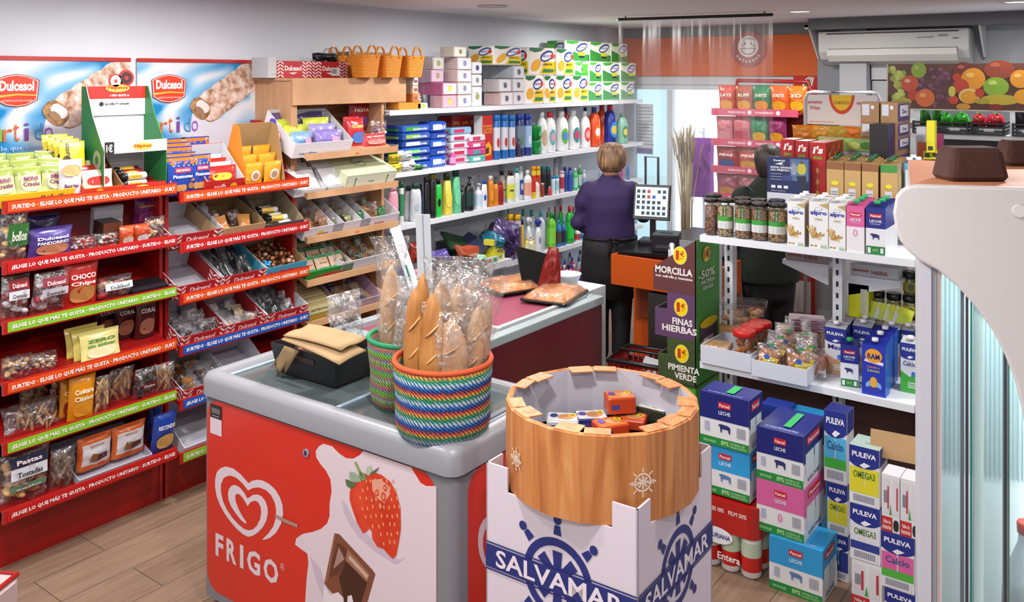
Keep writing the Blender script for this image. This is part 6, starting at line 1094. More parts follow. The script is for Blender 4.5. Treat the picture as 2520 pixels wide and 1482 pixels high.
for i,(u,Y,L,r,ln,nm)in enumerate([(1108,2.86,.36,.066,(0,.03),'large round pale loaf in clear film at the basket front'),(1172,2.9,.4,.036,(0,.1),'slim pale loaf in printed film at the basket side'),(1125,2.98,.46,.052,(.02,.02),'tall wrapped loaf behind the round one'),(1160,3.02,.47,.045,(.02,.1),'tall wrapped loaf leaning right at the back'),(1082,3.0,.47,.045,(.02,.02),'tall wrapped loaf behind the baguettes'),(1190,2.98,.42,.038,(0,.17),'wrapped loaf leaning out over the burgundy counter')]):
 standing(loaf(L,r,m_loaf2,0,10+i),'wrapped_loaf',u,900,Y,ln,nm,z=zb,wrapm=f_clear,wr=(L,r))
for i,(u,v,Y,nm)in enumerate([(1018,660,3.16,'crinkled clear bag top above the baguettes'),(1120,690,3.2,'crinkled clear bag above the wrapped loaves'),(858,830,3.85,'crinkled clear bag behind the black crate')]):
 p=ptd(u,v,Y*.97);b=MB();b.pillow(.15,.26,.1,f_spark,900+i,crumple=.5,nx=12,nz=14);b.build('clear_bag',loc=(p.x,p.y,[zb,zb,GZ+.01][i])if i==2 else(p.x,p.y,zb+.2),rot=(0,[.05,.12,-.1][i],TH+.3*i),label=nm,cat='bag')
cc=ptz(833,960,GZ);b=MB();mk=M('#0c0c0e',.35)
b.add(*((lambda w,d,h,f:([(-w,0,0),(0,0,0),(0,d,0),(-w,d,0),(-w-f,-f,h),(f,-f,h),(f,d+f,h),(-w-f,d+f,h),(-w-f+.008,-f+.008,h),(f-.008,-f+.008,h),(f-.008,d+f-.008,h),(-w-f+.008,d+f-.008,h),(-w+.008,.008,.006),(-.008,.008,.006),(-.008,d-.008,.006),(-w+.008,d-.008,.006)],[(0,1,5,4),(1,2,6,5),(2,3,7,6),(3,0,4,7),(4,5,9,8),(5,6,10,9),(6,7,11,10),(7,4,8,11),(8,9,13,12),(9,10,14,13),(10,11,15,14),(11,8,12,15),(12,13,14,15),(3,2,1,0)]))(.33,.23,.115,.02)),mk)
b.rect(-.22,.07,-.1,.088,M('#3a2a24'),y=-.015,eps=.002);crt=b.build('plastic_crate',loc=(cc.x-.03,cc.y+.01,GZ+.0005),rot=(0,0,FA),label='black plastic crate with pastries under kraft paper on the freezer',cat='crate')
for i in range(4):
 filled_bag(.11,.1,.06,['#b5673a','#c98a5c'],930+i,n=8,r=.02)('pastry_bag',loc=(cc.x-.3+i*.075,cc.y+.08+.04*(i%2),GZ+.012),rot=(-.3,.1*i,.3*i),label='clear bag of small pastries in the black crate, '+['at the far corner','second','third','under the paper edge'][i],cat='bag',group='pastry bags in the crate')
m_kp=M('#a2855f',.8,noise_amt=.1,nscale=9)
def sheet(o,ex,ey,nx,ny,fn,mat,name,lab,th=.004):
 b=MB();g=[Vector(o)+Vector(ex)*(i/nx)+Vector(ey)*(j/ny)+Vector((0,0,fn(i/nx,j/ny)))for j in range(ny+1)for i in range(nx+1)]
 b.add(g,[(j*(nx+1)+i,j*(nx+1)+i+1,(j+1)*(nx+1)+i+1,(j+1)*(nx+1)+i)for j in range(ny)for i in range(nx)],mat,True);return b.build(name,label=lab,cat='paper bag',solid=th)
a_,b_,c_=ptz(692,836,GZ+.175),ptz(835,898,GZ+.135),ptz(905,862,GZ+.16)
sheet(a_,b_-a_,(c_-b_)*.95,8,8,lambda s,t:.005*math.sin(PI*s)+.004*math.sin(PI*t),m_kp,'kraft_bag','kraft paper bag with dark print laid over the black crate',.005)
sheet(a_+Vector((-.0,.01,.012)),(b_-a_)*.9+Vector((0,.03,.02)),(c_-b_)*.9,8,8,lambda s,t:.006*math.sin(PI*s)+.004*math.sin(2*PI*t),m_kp,'kraft_bag','second kraft paper bag lying on top of the first')
a_=ptz(700,852,GZ+.13);sheet(a_,(ptz(668,905,GZ+.03)-a_),ptz(735,865,GZ+.12)-a_,6,6,lambda s,t:.02*math.sin(3*t*PI)*s,m_kp,'kraft_bag','kraft paper edge hanging over the freezer corner',.003)
for(u0,v0,u1,v1,Y,wd,nm)in((1046,690,1040,528,3.62,.06,'white grooved board standing upright behind the bread'),(1010,680,972,560,3.66,.045,'white cardboard tube with green print leaning by the wooden display')):
 a,c=ptd(u0,v0,Y),ptd(u1,v1,Y+.02);d=c-a;t=(a.z-ZB_-.002)/d.z;a=a-d*t;b=MB();k=TH;xd=Vector((math.cos(k),math.sin(k),0));dd=(c-a)
 if 'tube' in nm:b.tube([a+Vector((0,0,.004)),c],.022,M('#c9ced8',.4),14);[b.poly([(-.004,.0),(.004,.0),(.004,.07),(-.004,.07)],M('#2a8a5a'),o=a+dd*.62+Vector((.014,-.019,0)),xd=xd,yd=dd.normalized(),eps=.004)]
 else:b.prism([(-wd/2,0),(wd/2,0),(wd/2,dd.length),(-wd/2,dd.length)],a,xd,dd.normalized(),.012,M('#ccd2da',.4));b.prism([(-wd*.05,.002),(wd*.05,.002),(wd*.05,dd.length),(-wd*.05,dd.length)],a-Vector((-SS,CC,0))*.0006,xd,dd.normalized(),.0005,M('#9aa2b0'))
 b.build('leaning_board',label=nm,cat='board')
# DRUM BIN DISPLAY
BC=Vector((.267*CC-2.62*SS,.267*SS+2.62*CC,0));bn=empty('promotion_bin',BC,(0,0,FA+math.radians(0)),'white promotion bin with wood print drum and navy ship wheel marks','display bin')
m_cw=M('#d5c9d4',.6);m_navy=M('#1f2a72',.5);S=.245;ZC=.975
m_wood=ramp_mat('wood_print',[(.3,'#a35f30'),(.5,'#c07a42'),(.7,'#cf9058')],scale=(14,14,1.0),wscale=1.6,detail=6,dist=1.6,rough=.5)
b=MB();t=.006
for a in range(4):
 R=Matrix.Rotation(a*PI/2,4,'Z');zc=ZC-.1
 b.prism([(-S,0),(S,0),(S,ZC),(S-.075,ZC),(S-.075,.905),(-S+.075,.905),(-S+.075,ZC),(-S,ZC)],(0,-S,0),(1,0,0),(0,0,1),t,m_cw,T=R)
b.build('box',bn)
def wheel(b,o,xd,mat,R_=.15,sc=1.0,band=True,T=None,zc=.66):
 k=dict(o=o,xd=xd,T=T)
 def ringp(r0,r1,n=36):
  for i in range(n):
   a0,a1=2*PI*i/n,2*PI*(i+1)/n;b.poly([(r0*math.cos(a0),zc+r0*math.sin(a0)),(r1*math.cos(a0),zc+r1*math.sin(a0)),(r1*math.cos(a1),zc+r1*math.sin(a1)),(r0*math.cos(a1),zc+r0*math.sin(a1))],mat,eps=.0015,**k)
 ringp(R_*.8,R_)
 for i in range(8):
  a=PI/2+i*PI/4;ca,sa=math.cos(a),math.sin(a)
  def q(r,wv):return(r*ca-wv*sa,zc+r*sa+wv*ca)
  b.poly([q(0,-.012*sc),q(R_*.68,-.022*sc),q(R_*.68,.022*sc),q(0,.012*sc)],mat,eps=.0018,**k)
  b.poly([q(R_*1.08,-.018*sc),q(R_*1.32,-.012*sc),q(R_*1.32,.012*sc),q(R_*1.08,.018*sc)],mat,eps=.0018,**k);c=q(R_*1.45,0);b.ell(c[0],c[1],.018*sc,.018*sc,mat,n=14,eps=.0018,**k)
 b.ell(0,zc,R_*.2,R_*.2,mat,eps=.0021,**k)
for a,nm in((0,'front'),(1,'side')):
 R=Matrix.Rotation(a*PI/2,4,'Z');b=MB();wheel(b,(0,-S,0),(1,0,0),m_navy,.112,.72,T=R,zc=.715)
 b.poly([(-S,.676),(S,.676),(S,.742),(-S,.742)],m_navy,o=(0,-S,0),eps=.003,T=R);b.text('SALVAMAR',0,.684,S*1.7,.051,M('#e3d8e0'),o=(0,-S,0),eps=.004,bold=.02,center=True,T=R)
 for z0,z1 in((.668,.6725),(.7455,.75)):b.poly([(-S,z0),(S,z0),(S,z1),(-S,z1)],m_navy,o=(0,-S,0),eps=.003,T=R)
 b.build('ship_wheel_print',bn)
b=MB();RB=.285;n=20;zb0,zb1=.905,1.14
pt=lambda r,z,i:(r*math.cos(2*PI*i/n),r*math.sin(2*PI*i/n),z)
vv=[pt(RB,zb0,i)for i in range(n)]+[pt(RB,zb1,i)for i in range(n)]+[pt(RB-.012,zb1+.004,i)for i in range(n)]+[pt(RB-.018,zb1-.0,i)for i in range(n)]+[pt(RB-.02,zb0,i)for i in range(n)]
ms=[m_wood]*(2*n)+[m_wood]*n+[M('#b9b8c4',.7)]*n
b.add(vv,[(j*n+i,j*n+(i+1)%n,(j+1)*n+(i+1)%n,(j+1)*n+i)for j in range(4)for i in range(n)],ms);dm=b.build('drum',bn)
b=MB()
for i in range(n):
 if i%3!=2:
  R=Matrix.Rotation(2*PI*(i+.5)/n,4,'Z');b.box(RB-.05-.012*(i%2),-.036,zb1+.001,RB-.008,.036,zb1+.0045,m_wood,T=R)
b.build('folded_rim',dm)
b=MB();b.lathe([(0,0),(.262,0)],M('#b4b3c0',.7),32,c=(0,0,.99));b.build('false_floor',bn)
for a_,sz in((-118,.95),(-38,1.15),(-160,.8)):
 ang=math.radians(a_);b=MB();wheel(b,(0,0,0),(1,0,0),M('#e6cdb8',.6),.022*sz,.15,zc=0);b.text('SALVAMAR',0,-.006,.06*sz,.012,M('#ead6c4'),center=True,eps=.003);b.build('wheel_stamp',dm,loc=((RB-.001)*math.cos(ang),(RB-.001)*math.sin(ang),1.015),rot=(0,0,ang+PI/2))
def tin_box(u,v,z,w,d,h,top,side,lab,rot=0.0,tl=(0,0),txt=None):
 p=ptz(u,v,z);b=MB();b.rbox(-w/2,-d/2,0,w/2,d/2,h,M(side,.35),r=.006,n=2);k=dict(o=(0,0,h),xd=(1,0,0),yd=(0,1,0))
 b.poly(rr(-w*.46,-d*.45,w*.46,d*.45,.006,2),M(top,.35),eps=.001,**k);b.ell(w*.1,0,w*.26,d*.3,M('#c98a52'),eps=.0015,n=14,**k);b.ell(w*.3,d*.18,w*.13,d*.16,M('#e8c81c'),eps=.002,n=14,**k);b.text('1€',w*.23,d*.1,w*.12,d*.14,M('#a02a1c'),eps=.003,**k);b.ell(-w*.28,d*.1,w*.13,d*.2,M('#5a4a9a' if 'orange' in lab else '#2a3a7a'),eps=.0022,n=12,**k)
 b.rect(-w*.4,h*.3,-w*.1,h*.6,M('#4a3a8a'),y=-d/2);b.build('canned_fish_box',loc=(p.x,p.y,z),rot=(tl[0],tl[1],TH+rot),label=lab,cat='tin box')
for a in((1385,1050,.992,'#dcdce2','#d0ccd0','white boxed tin flat in the drum, leftmost',-.1),(1455,1044,.992,'#e0e0e6','#23306a','white and navy boxed tin in the drum, beside the orange ones',.1),(1502,1062,.992,'#d86a2c','#c8401c','orange boxed tin lowest in the drum',.35),(1552,1048,.992,'#d85a2c','#b0381c','dark orange boxed tin under the upright box',-.3),(1612,1030,1.0,'#d9dcd0','#2a2f24','white boxed tin with black sides and fish picture',-.6),(1575,1030,.992,'#cfd0cc','#2c3428','pale boxed tin half hidden under the black sided one',.3)):tin_box(a[0],a[1],a[2],.1,.075,.03 if '1.0' not in str(a[2])else.04,*a[3:7]if False else a[3:6],a[6])
tin_box(1525,1010,1.03,.09,.07,.05,'#d8702c','#b8401c','orange boxed tin standing highest in the drum',.15)
# WHITE GONDOLA ON THE RIGHT
GYF=4.0;ZG1,ZG2,ZG3=1.322,.704,1.47
def gx(u,y):return y*rho(u)
XL,XR=gx(1722,GYF),gx(2250,GYF)
g=empty('gondola_shelving',(0,GYF,0),FY,'white metal shelving unit carrying jars, oat drink and milk cartons','shelving')
for nm,z in(('top_shelf',ZG1),('lower_shelf',ZG2)):
 b=MB();b.box(XL,0,z-.032,XR,.004,z,m_sh);b.box(XL,.0045,z-.032,XL+.004,.29,z,m_sh);b.box(XR-.004,.0045,z-.032,XR,.45,z,m_sh);b.box(XL+.0045,.0045,z-.007,XR-.0045,.45,z-.0005,m_sh);b.build(nm,g)
for xx,nm in((-1.805,'near'),(gx(2062,4.3),'mid'),(XR-.03,'far')):
 b=MB();b.box(xx-.022,.29,0,xx+.022,.345,1.44,m_sh);up_=b.build('upright',g);b=MB()
 for i in range(26):b.rect(xx-.006,.05+i*.055,xx+.006,.075+i*.055,M('#202226'),y=.29)
 b.build('slot_pattern',up_)
b=MB();b.box(gx(1890,4.27),.27,ZG3-.03,XR,.85,ZG3,m_sh);b.build('upper_deck',g)
b=MB();b.box(XL+.003,.02,.0,XR-.003,.02+.3,.05,m_sh);b.build('foot',g);b=MB();b.box(XL+.05,.35,.05,XR-.05,.36,.66,M('#4a2e26',.7));b.build('back_panel',g)  # brown back panel added to darken the space under the lower shelf
for k_,(u0,u1,z,nm)in enumerate(((1925,2038,1.165,'left'),(2084,2215,1.13,'right'))):
 b=MB();x0,x1=gx(u0,4.42),gx(u1,4.42);b.prism([(0,0),(x1-x0,0),(x1-x0,-.1 if k_==0 else-.03),(0,-.02 if k_==0 else-.1)],(x0,.42,z),(1,0,0),(0,0,1),.01,m_sh);b.box(x0,.431,z-.02,x1,.7,z,m_sh);b.build('bracket_shelf',g)
 b=MB();w=(x1-x0)*.9;b.box(-w/2,0,0,w/2,.2,.055,M('#a99a98' if k_==0 else '#c0c2ca',.6));b.text('PALOMITONES' if k_==0 else 'HARINA',w*.12,.012,w*.34,.02,M('#8c3a3a'),center=True);b.rect(-w*.45,.02,-w*.1,.03,M('#9c5a5a'),y=0);b.build('flat_carton',loc=((x0+x1)/2,GYF+.435,z+.001),label=['reddish popcorn carton lying on the bracket shelf','grey white carton lying on the other bracket shelf'][k_],cat='box')
def gbox(u0,um,u1,yf,z0,z1,dmax=.3,dmin=.04):
 """box facing the camera side: front u0..um, right side um..u1"""
 x0,x1=gx(u0,yf),gx(um,yf);d=max(dmin,min(dmax,x1/rho(u1)-yf));return((x0+x1)/2,yf,z0),x1-x0,d,z1-z0
def zat(u,v,y):return pty(u,v,y).z
m_jar=glass('jar_glass',.1,(.96,.97,.96),.03);
def nutjar(r,h,cols,lab):
 def mk():
  b=MB();b.lathe([(r*.94,0),(r,.008),(r,h*.86),(r*.92,h*.92),(r*.9,h*.93)],m_jar,20);
  def wr(p,e):a=max(-.97,min(.97,p[0]/r));return Vector((p[0],-math.sqrt(1-a*a)*r-e,p[2]))
  o=b.build('glass_jar');c=MB();c.lathe([(r*.9,.004),(r*.95,.02),(r*.95,h*.8)],ramp_mat('nuts_'+cols[0][1:],[(.2,cols[0]),(.4,cols[1]),(.6,cols[2])],kind='voronoi',wscale=70,rough=.5,bump=.6),20);c.build('nut_filling',o)
  if lab:
   c=MB();n=10
   for z0,z1,m in((.22,.42,'#d0d4d4'),(.42,.54,'#3f9a3c')):
    for i in range(n):a0,a1=-PI/2-1.15+2.3*i/n,-PI/2-1.15+2.3*(i+1)/n;c.add([((r+.001)*math.cos(a),(r+.001)*math.sin(a),z*h)for a,z in((a0,z0),(a1,z0),(a1,z1),(a0,z1))],[(0,1,2,3)],M(m,.4))
   for i in range(4):c.poly([(-r*.4,h*(.25+.035*i)),(r*.2,h*(.25+.035*i)),(r*.2,h*(.26+.035*i)),(-r*.4,h*(.26+.035*i))],M('#7a8488'),warp=wr,eps=.002)
   for x in(-.25,.1):c.poly([(r*x,h*.54),(r*(x+.12),h*.54),(r*(x+.12),h*.84),(r*x,h*.84)],M('#2a6a2c'),warp=wr,eps=.0015)
   c.build('paper_label',o)
  c=MB();c.lathe([(r*.97,h*.9),(r*1.03,h*.905),(r*1.03,h*.985),(r*.97,h)],M('#17181a',.3),20);c.build('lid',o);return o
 return mk
for i,(u0,u1,vt,cols,nm)in enumerate([(1734,1766,489,('#6a3f2c','#8a5a42','#4a2a1c'),'glass jar of dark almonds, leftmost on the gondola top shelf'),(1767,1806,489,('#a58a68','#c2ab88','#6a5238'),'glass jar of pale walnuts with green white label'),(1810,1850,495,('#8a6444','#b08a64','#5a3c26'),'glass jar of mixed nuts between the walnut and hazelnut jars'),(1850,1891,499,('#7a543a','#a27a58','#4a3020'),'glass jar of darker mixed nuts, fourth along'),(1892,1936,501,('#94704c','#c09a6a','#5a3a24'),'glass jar of hazelnuts beside the oat drink')]):
 um=(u0+u1)/2;r=(u1-u0)*Yd(gx(um,4.05),4.05)/F/2;y=GYF+.012+r;x=gx(um,y);h=min(.21,zat(um,vt,y-r*.2)-ZG1);inst('nut%d'%i,nutjar(r,h,cols,i>0),(x,y,ZG1+.0005),(0,0,TH*.3),nm,'jar','nut jars')
for i,u in enumerate((1757,1828,1868,1912)):x=gx(u,4.17);inst('nut%d'%(1+i%3),None,(x,4.17,ZG1+.0005),(0,0,0),'glass nut jar in the second row, '+['behind the almonds','behind the walnuts','behind the darker nuts','behind the hazelnuts'][i],'jar','nut jars')
def carton(w,d,h,body,low,draw,cap='#e6e6ea',lowh=0.0,side=None,slant=True,capc=True,name='drink_carton'):
 mb_=M(body,.35);ms=M(side or body,.35);b=MB();hh=h*.93
 b.box(-w/2,0,0,w/2,d,hh*lowh if low and lowh else.001,M(low or body,.35))
 b.box(-w/2,0,(hh*lowh if low and lowh else.001),w/2,d,hh,mb_,side=ms)
 if slant:b.add([(-w/2,0,hh),(w/2,0,hh),(w/2,d,h*.995),(-w/2,d,h*.995)],[(0,1,2,3),(3,2,1,0)],mb_);b.add([(w/2,0,hh),(w/2,d,hh),(w/2,d,h*.995),(-w/2,0,hh),(-w/2,d,hh),(-w/2,d,h*.995)],[(0,1,2),(3,5,4)],ms);b.box(-w/2,d-.002,hh,w/2,d,h,mb_)
 draw(b,w,h,d);o=b.build(name)
 if capc:c=MB();c.lathe([(.013,0),(.014,.002),(.014,.013),(.012,.015)],M(cap,.35),14,c=(0,d*.35,hh+.004+(.01 if slant else 0)));c.build('cap',o)
 return o
def bars_(b,x,z,w,h,n,c='#444a66'):[b.rect(x+w*i/n,z,x+w*(i+.5)/n,z+h,M(c),eps=.002)for i in range(n)]
def d_alpro(b,w,h,d):
 b.ell(0,h*.79,w*.2,h*.03,M('#8a9ac8'),n=16);b.ell(0,h*.79,w*.17,h*.022,M('#e8eaf0'),n=16,eps=.0014);b.text('alpro',0,h*.65,w*.86,h*.11,M('#2c3a9c'),center=True,bold=.035);b.text('AVENA',0,h*.56,w*.42,h*.045,M('#b0995c'),center=True)
 rd=random.Random(4)
 for i in range(16):a=rd.uniform(-.2,2.2);L=rd.uniform(.3,.7)*w;cx,cz=-w*.35,h*.2;b.poly([(cx,cz),(cx+L*math.cos(a)*.9-.003,cz+L*math.sin(a)),(cx+L*math.cos(a),cz+L*math.sin(a)+.008),(cx+L*math.cos(a)*.95+.004,cz+L*math.sin(a)-.004)],M(['#c9a25c','#b0843c','#d8b878'][i%3]),eps=.001+.0001*i)
 for i in range(5):b.poly([(w*(.12+.07*i),.002),(w*(.16+.07*i),.002),(w*(.1+.08*i),h*(.09+.02*(i%2)))],M('#5fa04a'),eps=.0015+.0001*i)
 for i,c in enumerate(('#3a8a3c','#d8b02c','#c8402c')):b.rect(-w*(.42-.12*i),h*.03,-w*(.32-.12*i),h*.06,M(c))
 b.poly([(.0,h*.88),(w*.48,h*.92),(w*.48,h*.8)],M('#b8a06a'),eps=.001)
def d_leche(txtc,mid,n0=None,small=True):
 def f(b,w,h,d):
  b.rect(-w*.32,h*.73,w*.32,h*.81,M('#c8202c'));b.text('Pascual',0,h*.748,w*.52,h*.045,M('#f2e8ea'),eps=.002,center=True,bold=.03);b.text('LECHE',0,h*.64,w*.62,h*.052,M('#e8eaf4'),eps=.002,center=True);b.text(mid,0,h*.6,w*.5,h*.02,M('#d0d4e8'),eps=.002,center=True)
  if n0:b.text('0',0,h*.33,w*.24,h*.14,M('#e06aa8'),eps=.002,center=True,bold=-.01)
  else:b.poly([(-w*.3,h*.4),(-w*.2,h*.42),(w*.1,h*.41),(w*.2,h*.38),(w*.18,h*.3),(w*.14,h*.3),(w*.12,h*.34),(-w*.08,h*.34),(-w*.1,h*.3),(-w*.14,h*.3),(-w*.16,h*.36)],M('#2a2f6a'));b.rect(-w*.48,0.001,w*.48,h*.17,M('#1f7a3c'));b.text('89%',0,h*.06,w*.3,h*.06,M('#8ac86a'),eps=.002,center=True);b.rect(-w*.4,h*.03,-w*.25,h*.14,M('#e0e4e0'),eps=.002);b.rect(w*.25,h*.04,w*.4,h*.14,M('#e0e4e0'),eps=.002)
 return f
def gc(key,mk,u0,um,u1,yf,z,vt,lab,cat='carton',group=None,rot=0.0,dmax=.075,nm=None,hfix=None):
 loc,w,d,h=gbox(u0,um,u1,yf,z,(z+hfix)if hfix else zat((u0+um)/2,vt,yf),dmax,.055)
 return inst((key,round(w,3),round(h,3)),lambda:mk(w,d,h),loc,(0,0,rot),lab,cat,group)
c_alp=lambda w,d,h:carton(w,d,h,'#e6e8ea',None,d_alpro,side='#b8a98c');c_pink=lambda w,d,h:carton(w,d,h,'#d8609c','#e4e2e6',d_leche(0,'desnatada',True),cap='#1f9a5c',lowh=.56);c_blue=lambda w,d,h:carton(w,d,h,'#1c2a86','#e2e4ea',d_leche(0,'entera'),cap='#1f9a5c',lowh=.56)
y1_=GYF+.006;gA,gM='oat drink cartons','milk cartons'
gc('alp',c_alp,1938,1980,1989,y1_,ZG1+.0005,489,'white and blue oat drink carton, left of the front three',group=gA);gc('alp',c_alp,1991,2038,2042,y1_,ZG1+.0005,489,'white and blue oat drink carton, middle of the front three',group=gA);gc('alp',c_alp,2039.5,2081,2084,y1_,ZG1+.0005,494,'white and blue oat drink carton, right of the front three',group=gA)
gc('pnk',c_pink,2083,2127,2130,y1_,ZG1+.0005,500,'pink and white skimmed milk carton beside the oat drinks',group=gM);gc('blu',c_blue,2131,2179,2198,y1_,ZG1+.0005,503,'dark blue and white whole milk carton at the row end',group=gM)
for i in range(2):
 yb=4.09+.085*i;nm=['second','third'][i]
 for j,(u0,um)in enumerate(((1952+8*i,1992+8*i),(2000+8*i,2040+8*i),(2050+8*i,2090+8*i))):gc('alp',c_alp,u0,um,um+6,yb,ZG1+.0005,0,'oat drink carton, '+nm+' row, '+['left','middle','right'][j],group=gA,hfix=.215)
 gc('pnk',c_pink,2098+8*i,2138+8*i,2142+8*i,yb,ZG1+.0005,0,'pink milk carton in the '+nm+' row',group=gM,hfix=.22);gc('blu',c_blue,2146+9*i,2190+9*i,2204+9*i,yb,ZG1+.0005,0,'dark blue milk carton in the '+nm+' row',group=gM,hfix=.22)
def simple(loc,w,d,h,col,name,lab,cat,side=None,top=None,art=None,group=None,rot=FY,rough=.4):
 b=MB();b.box(-w/2,0,0,w/2,d,h,M(col,rough),side=M(side or col,rough),top=M(top or col,rough))
 if art:art(b,w,h,d)
 return b.build(name,loc=loc,rot=rot,label=lab,cat=cat,group=group)
Z3=ZG3+.0005
def a_promo(b,w,h,d):
 b.rect(-w/2,0,w/2,h*.22,M('#c4cad6'),eps=.001);b.text('Reebok',-w*.34,h*.9,w*.28,h*.04,M('#e8e8f0'));b.poly([(-w*.32,h*.84),(-w*.1,h*.89),(-w*.16,h*.84),(-w*.08,h*.82)],M('#e8e8f0'));b.text('GANA GANHA',-w*.42,h*.75,w*.5,h*.045,M('#eceef4'));b.text('UN PREMIO',-w*.42,h*.69,w*.46,h*.045,M('#eceef4'))
 for i in range(3):b.rect(-w*.42,h*(.5+.06*i),-w*.15,h*(.515+.06*i),M('#8a90b8'))
 b.rect(w*.05,h*.5,w*.48,h*.97,M('#4a6a94'),eps=.0006);b.poly(blob(w*.32,h*.76,w*.1,h*.12),M('#b8b040'));b.ell(w*.32,h*.9,w*.04,h*.035,M('#6a4a3a'));b.poly(blob(w*.14,h*.74,w*.07,h*.12),M('#8a94a8'));b.ell(w*.13,h*.87,w*.035,h*.035,M('#9a7a68'));b.poly([(w*.2,h*.6),(w*.42,h*.62),(w*.45,h*.28),(w*.3,h*.3)],M('#23283c'));b.poly(blob(-w*.02,h*.55,w*.12,h*.06),M('#39427c'))
 for i in range(3):b.rect(-w*(.4-.15*i),h*.32,-w*(.3-.15*i),h*.38,M('#e0e2ea'))
 b.text('#PoweringYou',-w*.4,h*.25,w*.34,h*.025,M('#c8ccd8'))
loc,w,d,h=gbox(1888,1992,1996,4.29,ZG3,zat(1900,385,4.29));simple((loc[0],4.29,Z3),w,.02,h,'#232c58','promotion_card','navy prize promotion board standing behind the nut jars','board',art=a_promo)
def a_bix(b,w,h,d):
 b.text("i's",0,h*.82,w*.62,h*.12,M('#f0e6e2'),center=True,bold=.04,shear=.2)
 b.text('GRAIN',0,h*.73,w*.55,h*.05,M('#7ab83a'),center=True)
 for i in range(3):b.ell(0,h*(.55-.18*i),w*.1,h*.045,M('#c8a03a'),n=10);b.rect(-.0015,h*(.4-.18*i),.0015,h*(.5-.18*i),M('#c8a03a'))
 for i in range(6):b.ell(d*(.2+.1*i),h*(.8+.05*(i%3)),.008,.014,M(['#c8a03a','#4a8a3c','#c8704a'][i%3]),o=(w/2,0,0),xd=(0,1,0),n=8)
for i,(u0,um,u1,y)in enumerate(((1992,2032,2078,4.33),(1957,1990,1994,4.42),(1922,1955,1958,4.44))):
 loc,w,d,h=gbox(u0,um,u1,y,ZG3,zat(um,352-4*i,y));simple((loc[0],y,Z3),w,max(d,.1)if i==0 else.14,h,'#a81a1c','cereal_box','tall red cereal box with gold grain print, '+['front','middle','rearmost'][i]+' of three','box',side='#8e1518',art=a_bix,group='red cereal boxes')
def tan(top):
 def mk(w,d,h):
  def dr(b,W,h_,D):
   b.rect(-W/2,h_*.78,W/2,h_*.925,M(top,.4),eps=.001);b.ell(.0,h_*.5,W*.22,h_*.045,M('#d8d02c'),n=14,eps=.0015);b.rect(-W*.25,h_*.02,W*.2,h_*.4,M('#c9ccd0'),eps=.0015);[b.rect(-W*.2,h_*(.06+.05*q),W*.15,h_*(.08+.05*q),M('#7a8088'),eps=.0022)for q in range(6)]
   b.ell(D*.5,h_*.6,D*.2,h_*.12,M('#c9b04a'),o=(W/2,0,0),xd=(0,1,0),n=12)
  return carton(w,d,h,'#bd9a64',None,dr,cap='#14532c',side='#a58556')
 return mk
for r_ in range(3):
 for j,(u0,um,u1)in enumerate(((2034,2076,2079),(2078,2118,2122),(2121,2161,2168),(2167,2208,2222))):
  y=4.3+.1*r_;o=6*r_;gc('tan%d'%(j==3),tan('#3a8a3c' if j==3 else '#8a5a3a'),u0+o,um+o,u1+o,y,Z3,396,'kraft brown plant drink carton with dark cap, '+['front','second','rear'][r_]+' row, '+['left','second','third','green topped right'][j],group='kraft drink cartons',hfix=.235)
def d_bl(b,w,h,d):b.rect(-w*.4,h*.4,w*.4,h*.8,M('#dfe4ee'));b.poly(blob(0,h*.2,w*.25,h*.08),M('#8a4a3a'))
for j,(u0,um,u1,y)in enumerate(((2226,2246,2252,4.42),(2249,2266,2270,4.46),(2236,2254,2258,4.56))):gc('sky%d'%j,lambda w,d,h:carton(w,d,h,'#5aa8d8',None,d_bl),u0,um,u1,y,Z3,0,'sky blue and white drink carton beside the kraft cartons, '+['front','right','rear'][j],group='sky blue cartons',hfix=.235)
def a_caps(b,w,h,d):b.rect(-w*.42,h*.35,-w*.02,h*.9,M('#c8ccd4'));b.ell(w*.15,h*.75,w*.1,h*.1,M('#d8dce0'),n=12);b.poly([(.01,h*.08),(d*.9,h*.08),(d*.9,h*.92),(.01,h*.92)],M('#4a3a7a'),o=(w/2,0,0),xd=(0,1,0));b.poly([(d*.15,h*.3),(d*.8,h*.3),(d*.8,h*.85),(d*.15,h*.85)],M('#d0d2dc'),o=(w/2,0,0),xd=(0,1,0),eps=.002);b.text('Zoe',d*.3,h*.45,d*.35,h*.2,M('#3a2a6a'),o=(w/2,0,0),xd=(0,1,0),eps=.003)
yT=4.66;zt_=[Z3]
for v in(372,338,303,252):zt_.append(zat(2170,v,yT))
for r_ in range(4):
 for j,(u0,um,u1)in enumerate(((2118,2163,2166),(2167,2209,2240))):
  if j==0 and r_==1:continue
  loc,w,d,h=gbox(u0,um,u1,yT,zt_[r_]+.001,zt_[r_+1]if r_!=1 else zt_[2]);simple((loc[0],yT,zt_[r_]+.001),w,max(.12,d),h,'#9a7650','capsule_box','brown coffee capsule box, '+['left','right'][j]+' column, '+['lowest','second','third','top'][r_]+' level','box',art=a_caps,group='coffee capsule boxes')
loc,w,d,h=gbox(2118,2163,2166,yT,zt_[1]+.001,zt_[2]-.001);simple((loc[0],yT,zt_[1]+.001),w,.12,h,'#8f6d48','capsule_box','brown coffee capsule box, left column, second level behind the black box','box',group='coffee capsule boxes')
loc,w,d,h=gbox(2140,2185,2208,4.52,Z3,zat(2160,306,4.52));simple((loc[0],4.52,Z3),w,max(.1,d),h,'#1b1618','coffee_box','black coffee box with gold spot before the capsule tower','box',side='#2f2450',art=lambda b,w,h,d:b.ell(0,h*.55,w*.18,h*.06,M('#9a7a4a'),n=12))
